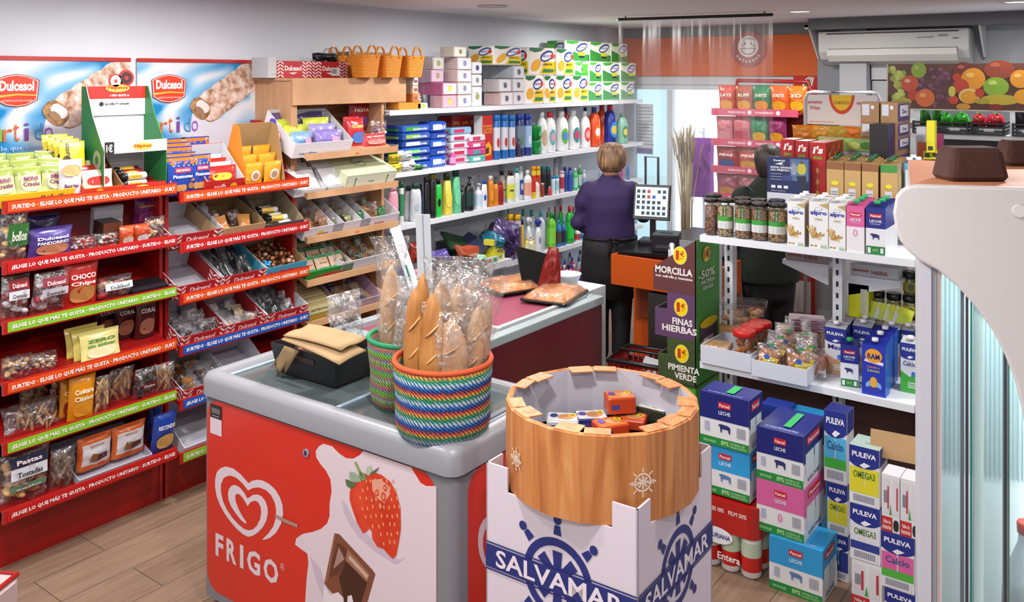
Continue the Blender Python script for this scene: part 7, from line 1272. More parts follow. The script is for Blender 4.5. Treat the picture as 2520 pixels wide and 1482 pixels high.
loc,w,d,h=gbox(2012,2164,2168,4.62,ZG3,ZG3+.1);simple((loc[0],4.62,Z3),w,.018+.02,zat(2080,372,4.62)-ZG3-.001,'#b9bdc8','white_carton','pale carton behind the kraft drinks','box');zz=zat(2080,371,4.62);simple((loc[0],4.62,zz),w*.98,.036,zat(2080,340,4.62)-zz,'#8fb05a','avocado_pack','lime green avocado printed tray pack','packet',top='#3a2a4a',art=lambda b,w,h,d:[b.ell(w*q,h*.45,w*.1,h*.3,M(c),n=14)for q,c in((-.25,'#6a9a2c'),(.1,'#c8d86a'),(.3,'#4a7a1c'))])
for i,(u0,u1,vt,vb,c,nm)in enumerate(((2280,2300,297,375,'#d8d01c','tall yellow carton standing on two yellow boxes'),(2272,2292,372,392,'#d8d01c','left small yellow box under the tall carton'),(2293,2310,372,392,'#dcd42c','right small yellow box under the tall carton'),(2258,2280,350,375,'#c8561c','orange packet beside the yellow cartons'),(2301,2318,330,372,'#8a2a5c','magenta and green packet behind the yellow carton'),(2255,2278,312,345,'#c8ccd4','white packet under the pepper crates'),(2262,2290,395,452,'#c97a2c','orange crispbread packet above the fridge corner'),(2288,2300,385,450,'#8a9a8c','grey green bag beside the crispbread'))):
 y=4.7+.03*i;p=pty((u0+u1)/2,vb,y);p.z=zat(2285,452,4.65)-.001 if i in(3,4,5)else p.z;w=gx(u1,y)-gx(u0,y);b=MB();b.box(-w/2,0,0,w/2,.05,zat(u0,vt,y)-p.z,M(c,.4));b.rect(-w*.3,.01,w*.3,.03,M('#3a3a30'),eps=.001);b.build('small_carton',loc=p,label=nm,cat='box')
b=MB();zs=zat(2285,452,4.65)-.002;b.box(gx(2245,4.65),4.65,0,gx(2245,4.65)+.35,5.1,zs,M('#c9ccd2',.5));b.build('cabinet',label='grey white cabinet behind the gondola end carrying small cartons',cat='cabinet')
z2=ZG2+.0005
for i,(u0,um,u1,v)in enumerate(((1724,1848,1850,845),(1849,1986,2028,885))):
 loc,w,d,h=gbox(u0,um,u1,3.985-.03*i,z2,0);b=rim_tray(w,.28,.085-.01*i,out='#ccd2de',inn='#b9bcc8');b.build('bread_tray',loc=(loc[0],loc[1],z2),label=['white cardboard tray of jars and waffles at the near end of the lower shelf','white cardboard tray of toasted bread bags, nearest the milk cartons'][i],cat='tray')
def redjar(r,h):
 def mk():
  b=MB();b.lathe([(r*.93,0),(r,.01),(r,h*.78),(r*.86,h*.86)],m_jar,18);o=b.build('plastic_jar');c=MB();lumps(c,-r*.5,-r*.5,.02,r*.5,r*.5,h*.7,16,r*.36,[M('#c9762c',.5),M('#b8621f',.5)],3,(1,.35,1));c.build('rusk_filling',o)
  c=MB();c.lathe([(r*.95,h*.82),(r*1.04,h*.83),(r*1.04,h*.97),(r*.98,h)],M('#c42018',.35),20);c.poly([(-.01,-.006),(.012,-.002),(-.008,.008)],M('#e0b02c'),o=(0,0,h),xd=(1,0,0),yd=(0,1,0));c.build('lid',o);return o
 return mk
for i,(u,y)in enumerate(((1832,4.07),(1852,4.17),(1872,4.26))):inst('rj',redjar(.052,.165),(gx(u,y),y,z2+.006),(0,0,.5*i),'clear jar of rusks with red lid, '+['front','middle','rear'][i]+' of three','jar','red lid jars')
m_cl=glass('clamshell',.18,(.95,.96,.97),.05)
p=(gx(1830,4.36),4.36);b=MB();b.box(-.1,-.06,0,.1,.08,.1,m_cl,tap=-.12);b.rbox(-.115,-.07,.1,.115,.09,.112,m_cl,r=.02);o=b.build('plastic_box',loc=(p[0],p[1],ZG2+.12),rot=(0,0,TH*.4),label='clear plastic box of pastries stacked behind the jars',cat='box');c=MB();lumps(c,-.08,-.04,.02,.08,.05,.06,10,.03,[M('#b98a5c',.6),M('#a5744a',.6)],5);c.build('pastry_filling',o)
b=MB();b.box(-.11,-.08,0,.11,.09,.118,M('#a5794c',.6,noise_amt=.2));b.build('waffle_pack',loc=(p[0],p[1],z2),rot=(0,0,TH*.4),label='brown waffle pack under the clear plastic box',cat='packet')
for i in range(2):b=MB();b.rbox(-.07,-.06,0,.07,.06,.03,M('#b08a5c',.5,noise_amt=.2),r=.01);b.rbox(-.075,-.065,-.002,.075,.065,.036,f_soft,r=.015);b.build('waffle_pack',loc=(gx(1765,4.08),4.075,z2+.008+.04*i),rot=(0,0,.2),label=['lower','upper'][i]+' clear pack of waffles at the near end of the tray',cat='packet',group='clear waffle packs')
def toast(seed):
 b=MB();b.pillow(.13,.13,.1,f_clear,seed,crumple=.2);b.pillow(.05,.07,.02,f_spark,seed+1,crumple=.5,T=Matrix.Translation((0,0,.128))@Matrix.Rotation(PI,4,'X')@Matrix.Translation((0,0,-.07)));o=b.build('toast_bag');c=MB();rd=random.Random(seed)
 for i in range(9):c.sphere((rd.uniform(-.03,.03),rd.uniform(-.025,.025),.03+rd.uniform(0,.05)),.036,M(['#b5743a','#9a5a26','#c98a4c'][i%3],.6,noise_amt=.2),8,sc=(1,.22,1),R=Euler((rd.uniform(-.5,.5),rd.uniform(-.8,.8),rd.uniform(0,3))).to_matrix())
 c.build('toast_filling',o);c=MB();c.poly([(-.035,.06),(-.01,.05),(.03,.055),(.04,.08),(-.02,.085)],M('#d8c21c'),o=(0,-.052,0));c.ell(-.015,.082,.014,.012,M('#2a5ab0'),o=(0,-.053,0),n=10);c.build('printed_mark',o)
 c=MB();c.box(-.012,-.008,.124,.012,.008,.134,M('#1f9a5c',.4));c.build('clip',o);return o
for i,(u,y,zz,rz)in enumerate(((1892,4.02,.0,.3),(1925,4.1,.02,.0),(1965,4.03,.0,.5),(2002,4.1,.0,-.2),(1935,4.19,.03,.4),(1990,4.19,.03,.1))):inst('tb%d'%(i%2),lambda:toast(70+i),(gx(u,y),y,z2+.006+zz),(-.1,.1*(-1)**i,rz),'bag of crisp toasts with green clip, '+['front left','second','front centre','near the tray corner','rear left','rear right'][i]+' in the tray','bag','bags of crisp toasts')
for i in range(9):
 y=4.38;b=MB();b.rbox(-.1,-.05,0,.1,.07,.014,M(['#a9774a','#7a4a34','#b98a58'][i%3],.6,noise_amt=.2,nscale=50),r=.01,n=2);b.build('crispbread_pack',loc=(gx(1965,y)+.006*math.sin(i*2),y,z2+.0145*i),rot=(0,0,TH*.5+.06*math.sin(i)),label='flat crispbread pack, level '+['one','two','three','four','five','six','seven','eight','nine'][i]+' of the brown pile',cat='packet',group='crispbread pile')
for i in range(5):b=MB();b.rbox(-.085,-.045,0,.085,.06,.011,M('#a58e9c',.4),r=.006,n=2);b.rect(-.07,.003,.05,.008,M('#7a3a4c'),y=-.045);b.build('chocolate_bar',loc=(gx(1985,4.39)+.01*(i%2),4.39,z2+.134+.012*i),rot=(0,0,TH*.5+.05*(i%2)),label='pinkish wrapped bar on the crispbread pile, level '+['one','two','three','four','five'][i],cat='packet',group='pinkish bars')
def d_ram(b,w,h,d):
 b.ell(0,h*.74,w*.36,h*.13,M('#e8a02c'),n=24);b.text('RAM',0,h*.68,w*.52,h*.1,M('#23287c'),eps=.002,center=True,bold=.03);b.poly([(-w*.4,h*.62),(w*.4,h*.58),(w*.42,h*.64),(-w*.36,h*.67)],M('#e6e2ea'));b.text('Canela y',0,h*.5,w*.55,h*.05,M('#e0823c'),center=True);b.text('Limón',0,h*.44,w*.5,h*.05,M('#c8d04a'),center=True);b.ell(0,h*.25,w*.16,h*.1,M('#e0a83c'),n=14);b.poly(blob(0,h*.12,w*.3,h*.05),M('#2a3aa0'));b.ell(0,h*.18,w*.34,h*.1,M('#7fb0e0'),n=16,eps=.0005)
def d_pul(c,t='Calcio'):
 def f(b,w,h,d):
  b.rect(-w/2,h*.68,w/2,h*.925,M('#1f2f8c'),eps=.0008);b.ell(0,h*.68,w*.5,h*.06,M('#1f2f8c'),n=18);b.text('PULEVA',0,h*.78,w*.8,h*.06,M('#eceef6'),eps=.003,center=True,bold=.035);b.poly([(-w*.15,h*.66),(0,h*.7),(w*.2,h*.68),(0,h*.64)],M('#e6eaf6'),eps=.003)
  b.text(t,0,h*.5,w*.7,h*.09,M('#2a3a8c'),eps=.002,center=True);b.poly([(-w/2,0.001),(w/2,.001),(w/2,h*.42),(0,h*.3),(-w/2,h*.4)],M(c),eps=.001);b.ell(w*.2,h*.36,w*.12,h*.05,M('#2a7ad0'),n=8,eps=.002);[b.rect(-w*.1,h*(.1+.04*i),w*.4,h*(.12+.04*i),M('#dfe8e0'),eps=.002)for i in range(3)]
 return f
c_ram=lambda w,d,h:carton(w,d,h,'#2438b0',None,d_ram,side='#1f6ac8');c_pul=lambda w,d,h:carton(w,d,h,'#e2e6ea',None,d_pul('#3fae3c'),side='#d0d6e0');c_pum=lambda w,d,h:carton(w,d,h,'#dcdae4',None,d_pul('#c89a7a','Max'),side='#1f2f8c')
gc('ram',c_ram,2121,2179,2214,4.02,z2,842,'bright blue cinnamon lemon milk carton at the shelf front',group=gM);gc('ram',c_ram,2138,2188,2222,4.12,z2,842,'second blue flavoured milk carton behind the front one',group=gM,hfix=.24);gc('ram',c_ram,2150,2200,2230,4.22,z2,842,'third blue flavoured milk carton in that row',group=gM,hfix=.24)
gc('blu',c_blue,2051+18,2112,2116,4.07,z2,842,'dark blue and white whole milk carton standing alone on the lower shelf',group=gM,rot=.18);gc('pul',c_pul,2216,2262,2268,4.15,z2,830,'white green calcium milk carton at the right end, lower shelf',group=gM,hfix=.235)
for i,(u0,um,y,nm)in enumerate(((2030,2082,4.2,'left'),(2042,2092,4.3,'left rear'),(2098,2146,4.3,'centre'),(2104,2150,4.38,'centre rear'),(2170,2214,4.34,'right rear'),(2216,2250,4.36,'far right'))):gc('pum',c_pum,u0,um,um+8,y,z2,0,'blue topped flavoured milk carton, '+nm+' of the back rows',group=gM,hfix=.235)
b=MB();x0,x1=gx(2085,4.4),gx(2135,4.4);w=x1-x0;b.box(-w/2,0,0,w/2,.15,.16,M('#d3d81c',.5));b.rect(w*.1,.02,w*.45,.14,M('#c9c8b0'),y=0);b.build('herb_box',loc=((x0+x1)/2,4.42,z2+.225),label='yellow green herb display box on the raised back ledge',cat='box')
b=MB();b.box(gx(2086,4.46)-.01,4.46-.05,ZG2,XR-.01,4.62,ZG2+.224,M('#8a7a6c',.7));b.build('ledge_box',label='brown carton ledge behind the blue topped milks',cat='box')
for i in range(8):u=2142+i*12;b=MB();b.box(-.03,0,0,.03,.004,.08,M(['#c9ccc0','#b8c83a'][i%2],.4));b.rect(-.025,.05,.025,.075,M('#c8d02c'),y=0,eps=.001);b.build('spice_sachet',loc=(gx(u,4.44),4.44-.005*i,z2+.226),rot=(-.35,.35,.3),label='yellow green spice sachet, '+ORD[i]+' of the slanted row',cat='sachet',group='spice sachets')
for i,(u,v,cz)in enumerate(((2160,0,0),(2200,0,0),(2240,0,0),(2240,0,.115))):
 def spj():
  b=MB();b.lathe([(.03,0),(.032,.005),(.032,.08),(.03,.085)],m_jar,16);o=b.build('spice_jar');c=MB();c.lathe([(.028,.003),(.03,.08)],M('#8a7a4c',.7,noise_amt=.3,nscale=80),14);c.build('herb_filling',o);c=MB();c.lathe([(.0325,.02),(.0325,.065)],M('#b8a83c',.5),16,bot=False,top=False);c.ell(0,.042,.014,.018,M('#5a6a4c'),o=(0,-.0335,0),n=12);c.build('paper_label',o);c=MB();c.lathe([(.033,.083),(.034,.085),(.034,.112),(.031,.114)],M('#141414',.3),16);c.build('lid',o);return o
 inst('spj',spj,(gx(u,4.55),4.55,z2+.225+cz),(0,0,.3),'glass spice jar with black lid, '+['left','middle','right lower','right upper'][i]+' of four','jar','spice jars')
for i in range(4):b=MB();b.rbox(-.04,0,0,.04,.05,.07,M('#b8e01c',.4),r=.01);b.text('sin',0,.02,.05,.03,M('#2a6a9c'),center=True);b.build('neon_pack',loc=(XR-.05,4.5,z2+.226+.072*i),label='neon lime pack, '+['lowest','second','third','topmost'][i]+' of the stack at the shelf end',cat='packet',group='neon lime packs')
def d_box(col,low,n0=None,top=True):
 def f(b,w,h,d):
  b.rect(-w/2,.0,w/2,h*.16,M('#1f8a3c'),eps=.001);b.rect(-w/2,h*.5,w/2,h,M(col),eps=.0008);b.text('89%',-w*.06,h*.04,w*.16,h*.09,M('#b8e0a0'),eps=.002);b.text('MATERIAL DE',w*.12,h*.085,w*.3,h*.04,M('#a8d8a0'),eps=.002);b.text('ORIGEN VEGETAL',w*.12,h*.03,w*.34,h*.04,M('#a8d8a0'),eps=.002);b.text('ENVASE',-w*.42,h*.05,w*.25,h*.05,M('#a8d8a0'),eps=.002)
  b.rect(-w*.12,h*.74,w*.14,h*.86,M('#c8202c'),eps=.002);b.text('Pascual',.01*w,h*.77,w*.21,h*.06,M('#f2e8ea'),eps=.003,center=True);b.text('LECHE',.01*w,h*.62,w*.24,h*.07,M('#dfe6f2'),eps=.002,center=True)
  if n0:b.text('0',0,h*.26,w*.1,h*.17,M('#e080b0'),eps=.002,center=True)
  else:b.poly([(-w*.12,h*.42),(-w*.06,h*.44),(w*.08,h*.43),(w*.13,h*.4),(w*.12,h*.28),(w*.1,h*.28),(w*.08,h*.35),(-w*.04,h*.35),(-w*.05,h*.28),(-w*.07,h*.28),(-w*.08,h*.37)],M('#5a7ab0' if low!='navy' else '#26306a'),eps=.002)
  b.rect(-w*.4,h*.26,-w*.3,h*.44,M('#aab0c8'),eps=.0015);bars_(b,w*.26,h*.24,w*.18,h*.2,10,'#888ea0')
  k=dict(o=(w/2,0,0),xd=(0,1,0));b.poly([(0,h*.45),(d,h*.45),(d,h),(0,h)],M(col),eps=.0008,**k);b.poly([(d*.15,h*.76),(d*.75,h*.76),(d*.75,h*.92),(d*.15,h*.92)],M('#c8202c'),eps=.002,**k);b.text('Pascual',d*.2,h*.8,d*.5,h*.08,M('#f2e8ea'),eps=.003,**k);b.text('LECHE',d*.2,h*.07,d*.55,h*.08,M('#4a6a9a'),eps=.002,**k)
  for q in(.1,.52):b.poly([(d*q,h*.2),(d*(q+.38),h*.2),(d*(q+.38),h*.62),(d*q,h*.62)],M('#d0dce4' if low!='x' else '#ccc'),eps=.0012,**k)
  kt=dict(o=(0,0,h),xd=(1,0,0),yd=(0,1,0));b.poly([(-.02*w,d*.2),(.14*w,d*.2),(.14*w,d*.85),(-.02*w,d*.85)],M('#2fae5c',.3),eps=.004,**kt);b.text('NO APILAR MÁS DE 5 ALTURAS',0,d*.06,w*.7,d*.08,M('#aab4e0'),eps=.002,center=True,**kt)
 return f
def fbox(u0,um,u1,y,z0,z1,col,art,name,lab,group,side='#dfe2e6',dmin=.15,dmax=.3,rot=0.0):
 loc,w,d,h=gbox(u0,um,u1,y,z0,z1,dmax,dmin);return simple(loc,w,d,h-.001,'#dfe2e6',name,lab,'box',side=side,top=col,art=art,group=group,rot=(0,0,rot))
NV,SK,PK='#141f72','#2a9ad8','#d0609c';gB='milk multipack boxes'
fbox(1893,2024,2060,3.53,.0005,.215,SK,d_box(SK,'s'),'milk_box','sky blue milk box on the floor under the pink one',gB);fbox(1862,1979,2032,3.545,.2155,.43,PK,d_box(PK,'p',1),'milk_box','pink skimmed milk box in the middle of the front stack',gB);fbox(1862,1977,2028,3.545,.4305,.645,NV,d_box(NV,'navy'),'milk_box','dark blue milk box on top of the pink one',gB)
fbox(1724,1845,1868,3.54,.312,.522,SK,d_box(SK,'s'),'milk_box','sky blue milk box standing on the red bottle pack',gB);fbox(1723,1843,1868,3.53,.5225,.745,NV,d_box(NV,'navy'),'milk_box','dark blue milk box topping the stack beside the cheese stand',gB)
o=empty('bottle_pack',(gx(1800,3.6),3.6,0),FY,'red film wrapped pack of white milk bottles under the sky blue box','bottle pack',gB if 0 else None)
for i in range(3):
 for j in range(2):
  b=MB();b.lathe([(.036,0),(.043,.01),(.043,.15),(.038,.2),(.02,.27),(.016,.285),(.016,.3)],M('#e4e2e2',.3),16);b.lathe([(.0435,.03),(.0435,.09)],M('#c0241c',.3),16,bot=False,top=False);b.lathe([(.0437,.09),(.0437,.15)],M('#b8c8b0',.4),16,bot=False,top=False);b.build('bottle',o,loc=(-.075+i*.088,-.03+j*.09,.0005))
b=MB();rb=rr(-.125,-.08,.15,.105,.045,6);k=len(rb);b.add([(p[0],p[1],z)for z in(.17,.302)for p in rb],[(i,(i+1)%k,k+(i+1)%k,k+i)for i in range(k)]+[tuple(range(k,2*k))],M('#b01c18',.25,coat=.4));b.text('ENVASES 100%',-.09,.25,.09,.018,M('#f0e0e0'),o=(0,-.08,0));b.text('FILM 50%',.02,.25,.08,.018,M('#f0e0e0'),o=(0,-.08,0));b.ell(-.03,.15,.07,.035,M('#e8eaf2'),o=(0,-.0825,0));b.text('ASTURIANA',-.03,.14,.12,.02,M('#23307c'),o=(0,-.084,0),center=True);b.text('Entera',.02,.05,.1,.03,M('#f2eaea'),o=(0,-.076,0),center=True);b.build('film_wrap',o)
def d_p6(c,t,c2=None):
 def f(b,w,h,d):
  b.rect(-w/2,h*.7,w/2,h,M('#1c2c86'),eps=.0008);b.ell(0,h*.72,w*.46,h*.09,M('#1c2c86'),n=16);b.text('PULEVA',0,h*.82,w*.8,h*.09,M('#eceef6'),eps=.003,center=True,bold=.035);b.poly([(-w*.15,h*.68),(0,h*.74),(w*.22,h*.71),(0,h*.64)],M('#e6eaf6'),eps=.003)
  for q in(-.48,.02):b.rect(w*q,h*.24,w*(q+.46),h*.64,M(c),eps=.001)
  b.rect(-w*.48,h*.2,w*.48,h*.34,M(c2 or c),eps=.0013);b.text(t,0,h*.46,w*.72,h*.12,M('#26508c' if t!='OMEGA3' else '#4a7a2c'),eps=.002,center=True);b.rect(-w*.4,h*.02,w*.4,h*.19,M('#e4e6ee'),eps=.0016);bars_(b,-w*.36,h*.05,w*.72,h*.12,22)
  b.poly([(d*.05,h*.7),(d*.95,h*.7),(d*.95,h),(d*.05,h)],M('#1c2c86'),o=(w/2,0,0),xd=(0,1,0))
 return f
def d_val(b,w,h,d):
 for q in(-.42,.08):b.rect(w*q,h*.3,w*(q+.34),h*.92,M('#d8d6dc'),eps=.001);b.rect(w*(q+.24),h*.4,w*(q+.32),h*.8,M('#b8303c'),eps=.0015)
 bars_(b,-w*.38,h*.5,w*.2,h*.22,9);b.poly([(-w*.06,h*.3),(w*.06,h*.3),(0,h*.5)],M('#3a9a3c'),eps=.002);b.rect(-w*.5,.0,w*.1,h*.26,M('#c0282c'),eps=.0012);b.text('Valles de',-w*.42,h*.14,w*.42,h*.07,M('#f0e4e4'),eps=.002);b.text('Asturias',-w*.46,h*.04,w*.5,h*.08,M('#f0e4e4'),eps=.002);b.poly(blob(w*.3,h*.13,w*.15,h*.1),M('#22242a'),eps=.0015)
YP='#d8d02c';gP='rear milk multipacks'
for(u0,um,u1,y,z0,z1,art,nm,tp)in((2096,2170,2186,3.6,.0005,.19,d_val,'white and red milk pack at the floor, second column','#c0282c'),(2092,2166,2185,3.6,.1905,.41,d_p6('#d8d8e0','OMEGA3','#2a3a8c'),'omega milk pack with navy side, middle of the second column',NV),(2090,2164,2184,3.6,.4105,.64,d_p6(YP,'OMEGA3'),'yellow omega milk pack on top of the second column','#9ab0a8'),(2177,2255,2262,3.5,.0005,.175,d_p6('#3fae3c','Calcio'),'green calcium milk pack at the floor, nearest the fridge',NV),(2168,2250,2260,3.5,.1755,.385,d_p6('#d860a0','Calcio','#4fae3c'),'pink calcium milk pack above the green one',NV),(2170,2214,2218,3.5,.386,.6,d_val,'white milk pack, left one of the pair on the pink pack','#d0ccd4'),(2216,2262,2266,3.5,.386,.6,d_val,'white milk pack, right one of the pair on the pink pack','#d0ccd4'),(2040,2088,2092,3.75,.0005,.19,d_p6('#2a3a8c','Max'),'navy milk pack at the floor behind the front stack',NV),(2036,2086,2090,3.75,.1905,.4,d_p6(YP,'OMEGA3'),'yellow omega milk pack half hidden by the pink box',NV),(2028,2084,2090,3.75,.4005,.7,d_p6('#4fb0e0','Calcio','#3fae3c'),'tall calcium milk pack behind the dark blue box',NV),(1872,1940,1950,3.86,.0005,.62,None,'dark blue stacked packs in the shade under the shelf','#1a2f86'),(1945,2020,2026,3.9,.0005,.6,None,'blue wrapped packs behind the front stack','#1f7ab0')):fbox(u0,um,u1,y,z0,z1,tp,art,'milk_multipack',nm,gP,side=NV if art is None else '#dfe2e6',dmin=.1,dmax=.26)if art else simple(*(lambda q:(q[0],q[1],q[2],q[3]))(gbox(u0,um,u1,y,z0,z1,.2,.1)),tp,'milk_multipack',nm,'box',group=gP)
b=MB();m=2;b.box(-.1,0,0,.1,.008,.1,m_kraft);b.box(-.1,.009,0,.1,.1,.008,m_kraft);b.build('open_carton',loc=(gx(2220,3.72),3.64,.602),rot=(-.25,0,.1),label='torn brown carton flap above the white milk packs',cat='carton')
# SNACK RACK BY THE DOOR
RY7=7.0;rx0,rx1=gx(1752,RY7),gx(1968,RY7);rw=rx1-rx0;zl=[zat(1850,v,RY7)for v in(280,356,424,492)]
r=empty('snack_rack',((rx0+rx1)/2,RY7,0),FY,'red tube crisp rack with pink rails beside the shop door','display rack');m_rr=M('#a8231c',.35)
b=MB();b.tube([(rw/2+.01,.3,0),(rw/2+.01,.3,1.95),(rw/2-.03,.3,2.05),(-rw/2+.1,.3,2.06)],.018,m_rr,8);b.tube([(-rw/2+.1,.3,0),(-rw/2+.1,.3,2.06)],.014,m_rr,8);b.build('frame',r)
b=MB();b.box(-rw/2+.12,.29,.4,rw/2,.3,2.0,M('#8a2a26',.6));b.build('back_panel',r)
m_rail=M('#c8506a',.25,coat=.5)
for i,z in enumerate(zl+[.85]):
 b=MB();b.box(-rw/2+.02,0,z,rw/2,.28,z+.008,M('#b83a3a'));sh=b.build('shelf',r);b=MB();b.box(-rw/2,-.012,z-.02,rw/2-.01,-.001,z+.04,m_rail)
 for q in(-.3,.02):b.text('matutano',rw*q,z,.15,.022,M('#f0d8dc'),o=(0,-.012,0));b.ell(rw*(q+.25),z+.01,.018,.018,M('#f0d8dc'),o=(0,-.012,0),n=12)
 b.build('price_rail',sh)
CR=[(('#c8402c','#e0a02c','LAYS','red and yellow'),('#a8563a','#e0a43c','RUFF','brown and orange'),('#1f7a4c','#e0902c','DORITOS','green and orange'),('#d8622c','#e0a02c','DORITOS','orange'),('#d8741c','#e8b02c','3D','bright orange')),(('#c8707a','#d89098','','pink'),('#c86a74','#c2485c','','rose'),('#1f7a4c','#d8b02c','','dark green'),('#8a2a5c','#e0a42c','','purple and yellow')),(('#a83038','#2f4f9a','PIPAS','red sunflower'),('#b8402c','#e0b040','PIPAS','red and gold')),(('#a8586c','#d8a060','','dusky pink'),('#b8707a','#c89060','','faded red'))]
for ri,row in enumerate(CR):
 n=5 if ri<2 else 4
 for j,(c1,c2,tx,nm)in enumerate(row):
  wv=rw/n;xx=rx0+wv*(j+.55)+(.02 if ri else.04);b=flat_bag(wv*1.05,min(.22,(zl[ri-1]if ri else 2.06)-zl[ri]-.04),.07,c1,1500+ri*9+j,None,lambda b,su,w,h,t:(b.poly(blob(0,h*.3,w*.34,h*.18),M(c2,.3),warp=su,eps=.001),stext(b,su,tx,0,h*.62,w*.6,h*.12,M('#f0e4d8'))if tx else None),.15)
  b.build('crisp_bag',loc=(xx,RY7+.06,zl[ri]+.009),rot=(.12,0,.1*math.sin(j)),label=nm+' crisp bag on the '+['top','second','third','fourth'][ri]+' shelf of the door snack rack',cat='bag',group='crisp bags on the door rack')
y=6.3;x0,x1=gx(1982,y),gx(2166,y);w=x1-x0;za,zb9=zat(2000,312,y),zat(2000,226,y);r=empty('sign_rack',((x0+x1)/2,y,0),FY,'grey tube rack with white patatas fritas sign','display rack')
b=MB();k=w/2;b.tube([(-k,0,.0),(-k,0,zb9-.05),(-k+.02,0,zb9-.01),(-k+.06,0,zb9),(k-.06,0,zb9),(k-.02,0,zb9-.01),(k,0,zb9-.05),(k,0,0)],.013,M('#b4b8c0',.35),8);b.build('frame',r)
b=MB();b.box(-k+.014,-.004,za+.02,k-.014,.004,zb9-.02,M('#d9dbe2',.4));hs_=zb9-za;o=(0,-.004,0);cz=zb9-.02;half=[(.088*math.cos(a),cz+.135*math.sin(a))for a in[PI+i*PI/16 for i in range(17)]]
b.poly(half,M('#c8401c'),o=o);b.poly([(p[0]*.78,cz+(p[1]-cz)*.8)for p in half],M('#e3c01c'),o=o,eps=.002);b.text('DIEGO',0,cz-.065,.1,.022,M('#8a5a1c'),o=o,eps=.003,center=True);b.text('patatas',-k+.02,cz-.07,.1,.028,M('#c2503c'),o=o);b.text('fritas',-k+.035,cz-.105,.07,.028,M('#c2503c'),o=o);b.text('aperitivos',.1,cz-.07,.12,.028,M('#c2503c'),o=o);b.rect(-k+.03,za+.035,-k+.2,za+.04,M('#c28a80'),y=-.004);b.build('sign_panel',r)
b=MB();b.box(-k,-.3,1.62,k,.0,1.63,M('#b4b8c0'));b.build('shelf',r)
for i in range(5):b=flat_bag(.17,.13,.06,['#d8821c','#e09a2c','#c9a02c','#d8761c','#b8b02c'][i],1600+i,None,lambda b,su,w,h,t:stext(b,su,'Corn',0,h*.3,w*.5,h*.15,M('#7a3a1c')),.25);b.build('corn_bag',loc=(x0+.06+.11*i,y-.18,1.632),rot=(.3,0,.2*(-1)**i),label=['orange','amber','mustard','deep orange','olive'][i]+' snack bag on the shelf under the white rack sign',cat='bag',group='bags under the rack sign')
y=6.45;x0,x1=gx(2186,y),gx(2640,y);z0,z1=zat(2186,266,y),zat(2186,158,y);b=MB();b.box(x0,-.01,z0,x1,0,z1,M('#5e3424',.35));o=(0,-.01,0);rd=random.Random(2);X=lambda u:gx(u,y);Z=lambda v:zat(2350,v,y)
def fr_(u,v,ru,c,asp=1.0,e=.002,c2=None):R_=(X(u+ru)-X(u));b.ell(X(u),Z(v),R_,R_*asp,M(c,.35),o=o,n=22,eps=e);b.ell(X(u-ru*.25),Z(v-ru*.3),R_*.35,R_*.25*asp,M(c2 or c,.35),o=o,n=10,eps=e+.0005)if c2 else None
for i in range(34):fr_(2190+rd.uniform(0,36),166+rd.uniform(0,84),7,['#a9b84a','#8fa038','#c2cc6a'][i%3],e=.0015+i*.00003)
for i in range(90):fr_(rd.uniform(2264,2338),rd.uniform(168,262),5.5,['#6a3a54','#502840','#7e4c64'][i%3],e=.0015+i*.00002)
for fi,q in enumerate(((2262,172,19,'#86a836',1.1,'#a8c25a'),(2240,206,22,'#c24a2c',1,'#e0b090'),(2248,235,14,'#b8361c'),(2278,242,24,'#d0682c',1,'#e8a05c'),(2225,252,20,'#a8a83a',.5),(2372,172,24,'#6e2a1c',.9,'#a85a4a'),(2396,194,30,'#d8901c',1,'#e8b85c'),(2366,212,20,'#b83a1c',1),(2356,190,11,'#b8361c'),(2348,246,12,'#c23a20'),(2386,236,26,'#d8c88a',.8),(2386,238,22,'#dc9a1c',.8),(2412,228,12,'#b8361c'),(2460,172,38,'#8a3a24',.7,'#a85a3c'),(2452,213,32,'#7fa82c',.85,'#b8d06a'),(2462,244,50,'#b8a42c',.3),(2418,248,20,'#a8962a',.4),(2512,194,26,'#d8901c',1,'#e8b85c'),(2520,236,24,'#dc9a1c',.9),(2452,262,18,'#7a1c14',.5),(2372,262,18,'#c8902c',.5),(2344,225,9,'#c8c04a',1.6),(2580,200,30,'#c24a2c'),(2560,235,30,'#86a836'))):fr_(q[0],q[1],q[2],q[3],q[4]if len(q)>4 else 1,.005+.0001*fi,q[5]if len(q)>5 else None)
b.box(x0,-.014,z0-.008,x1,0,z0,M('#c9c4b0'));b.box(x0-.006,-.014,z0,x0,0,z1,M('#c9c4b0'));b.build('fruit_poster',loc=(0,y,0),label='long printed fruit poster above the pepper crates',cat='poster')
y=6.5;rc=empty('produce_rack',(gx(2400,y),y,0),FY,'white framed produce rack under the fruit poster','produce rack');xx0,xx1=gx(2240,y)-gx(2400,y),.9;zc0=zat(2350,332,y)
b=MB();b.box(xx0,0,zc0-.03,xx1,.02,zc0+.005,m_sh);b.box(xx0,.021,zc0-.02,xx1,.45,zc0-.01,m_sh);
for u in(2484,2250):b.box(gx(u,y)-gx(2400,y),.022,0,gx(u,y)-gx(2400,y)+.03,.05,1.87,m_sh)
b.build('frame',rc);b=MB();b.box(xx0,.46,1.2,xx1,.48,2.1,M('#5a6066',.6));b.build('back_panel',rc)
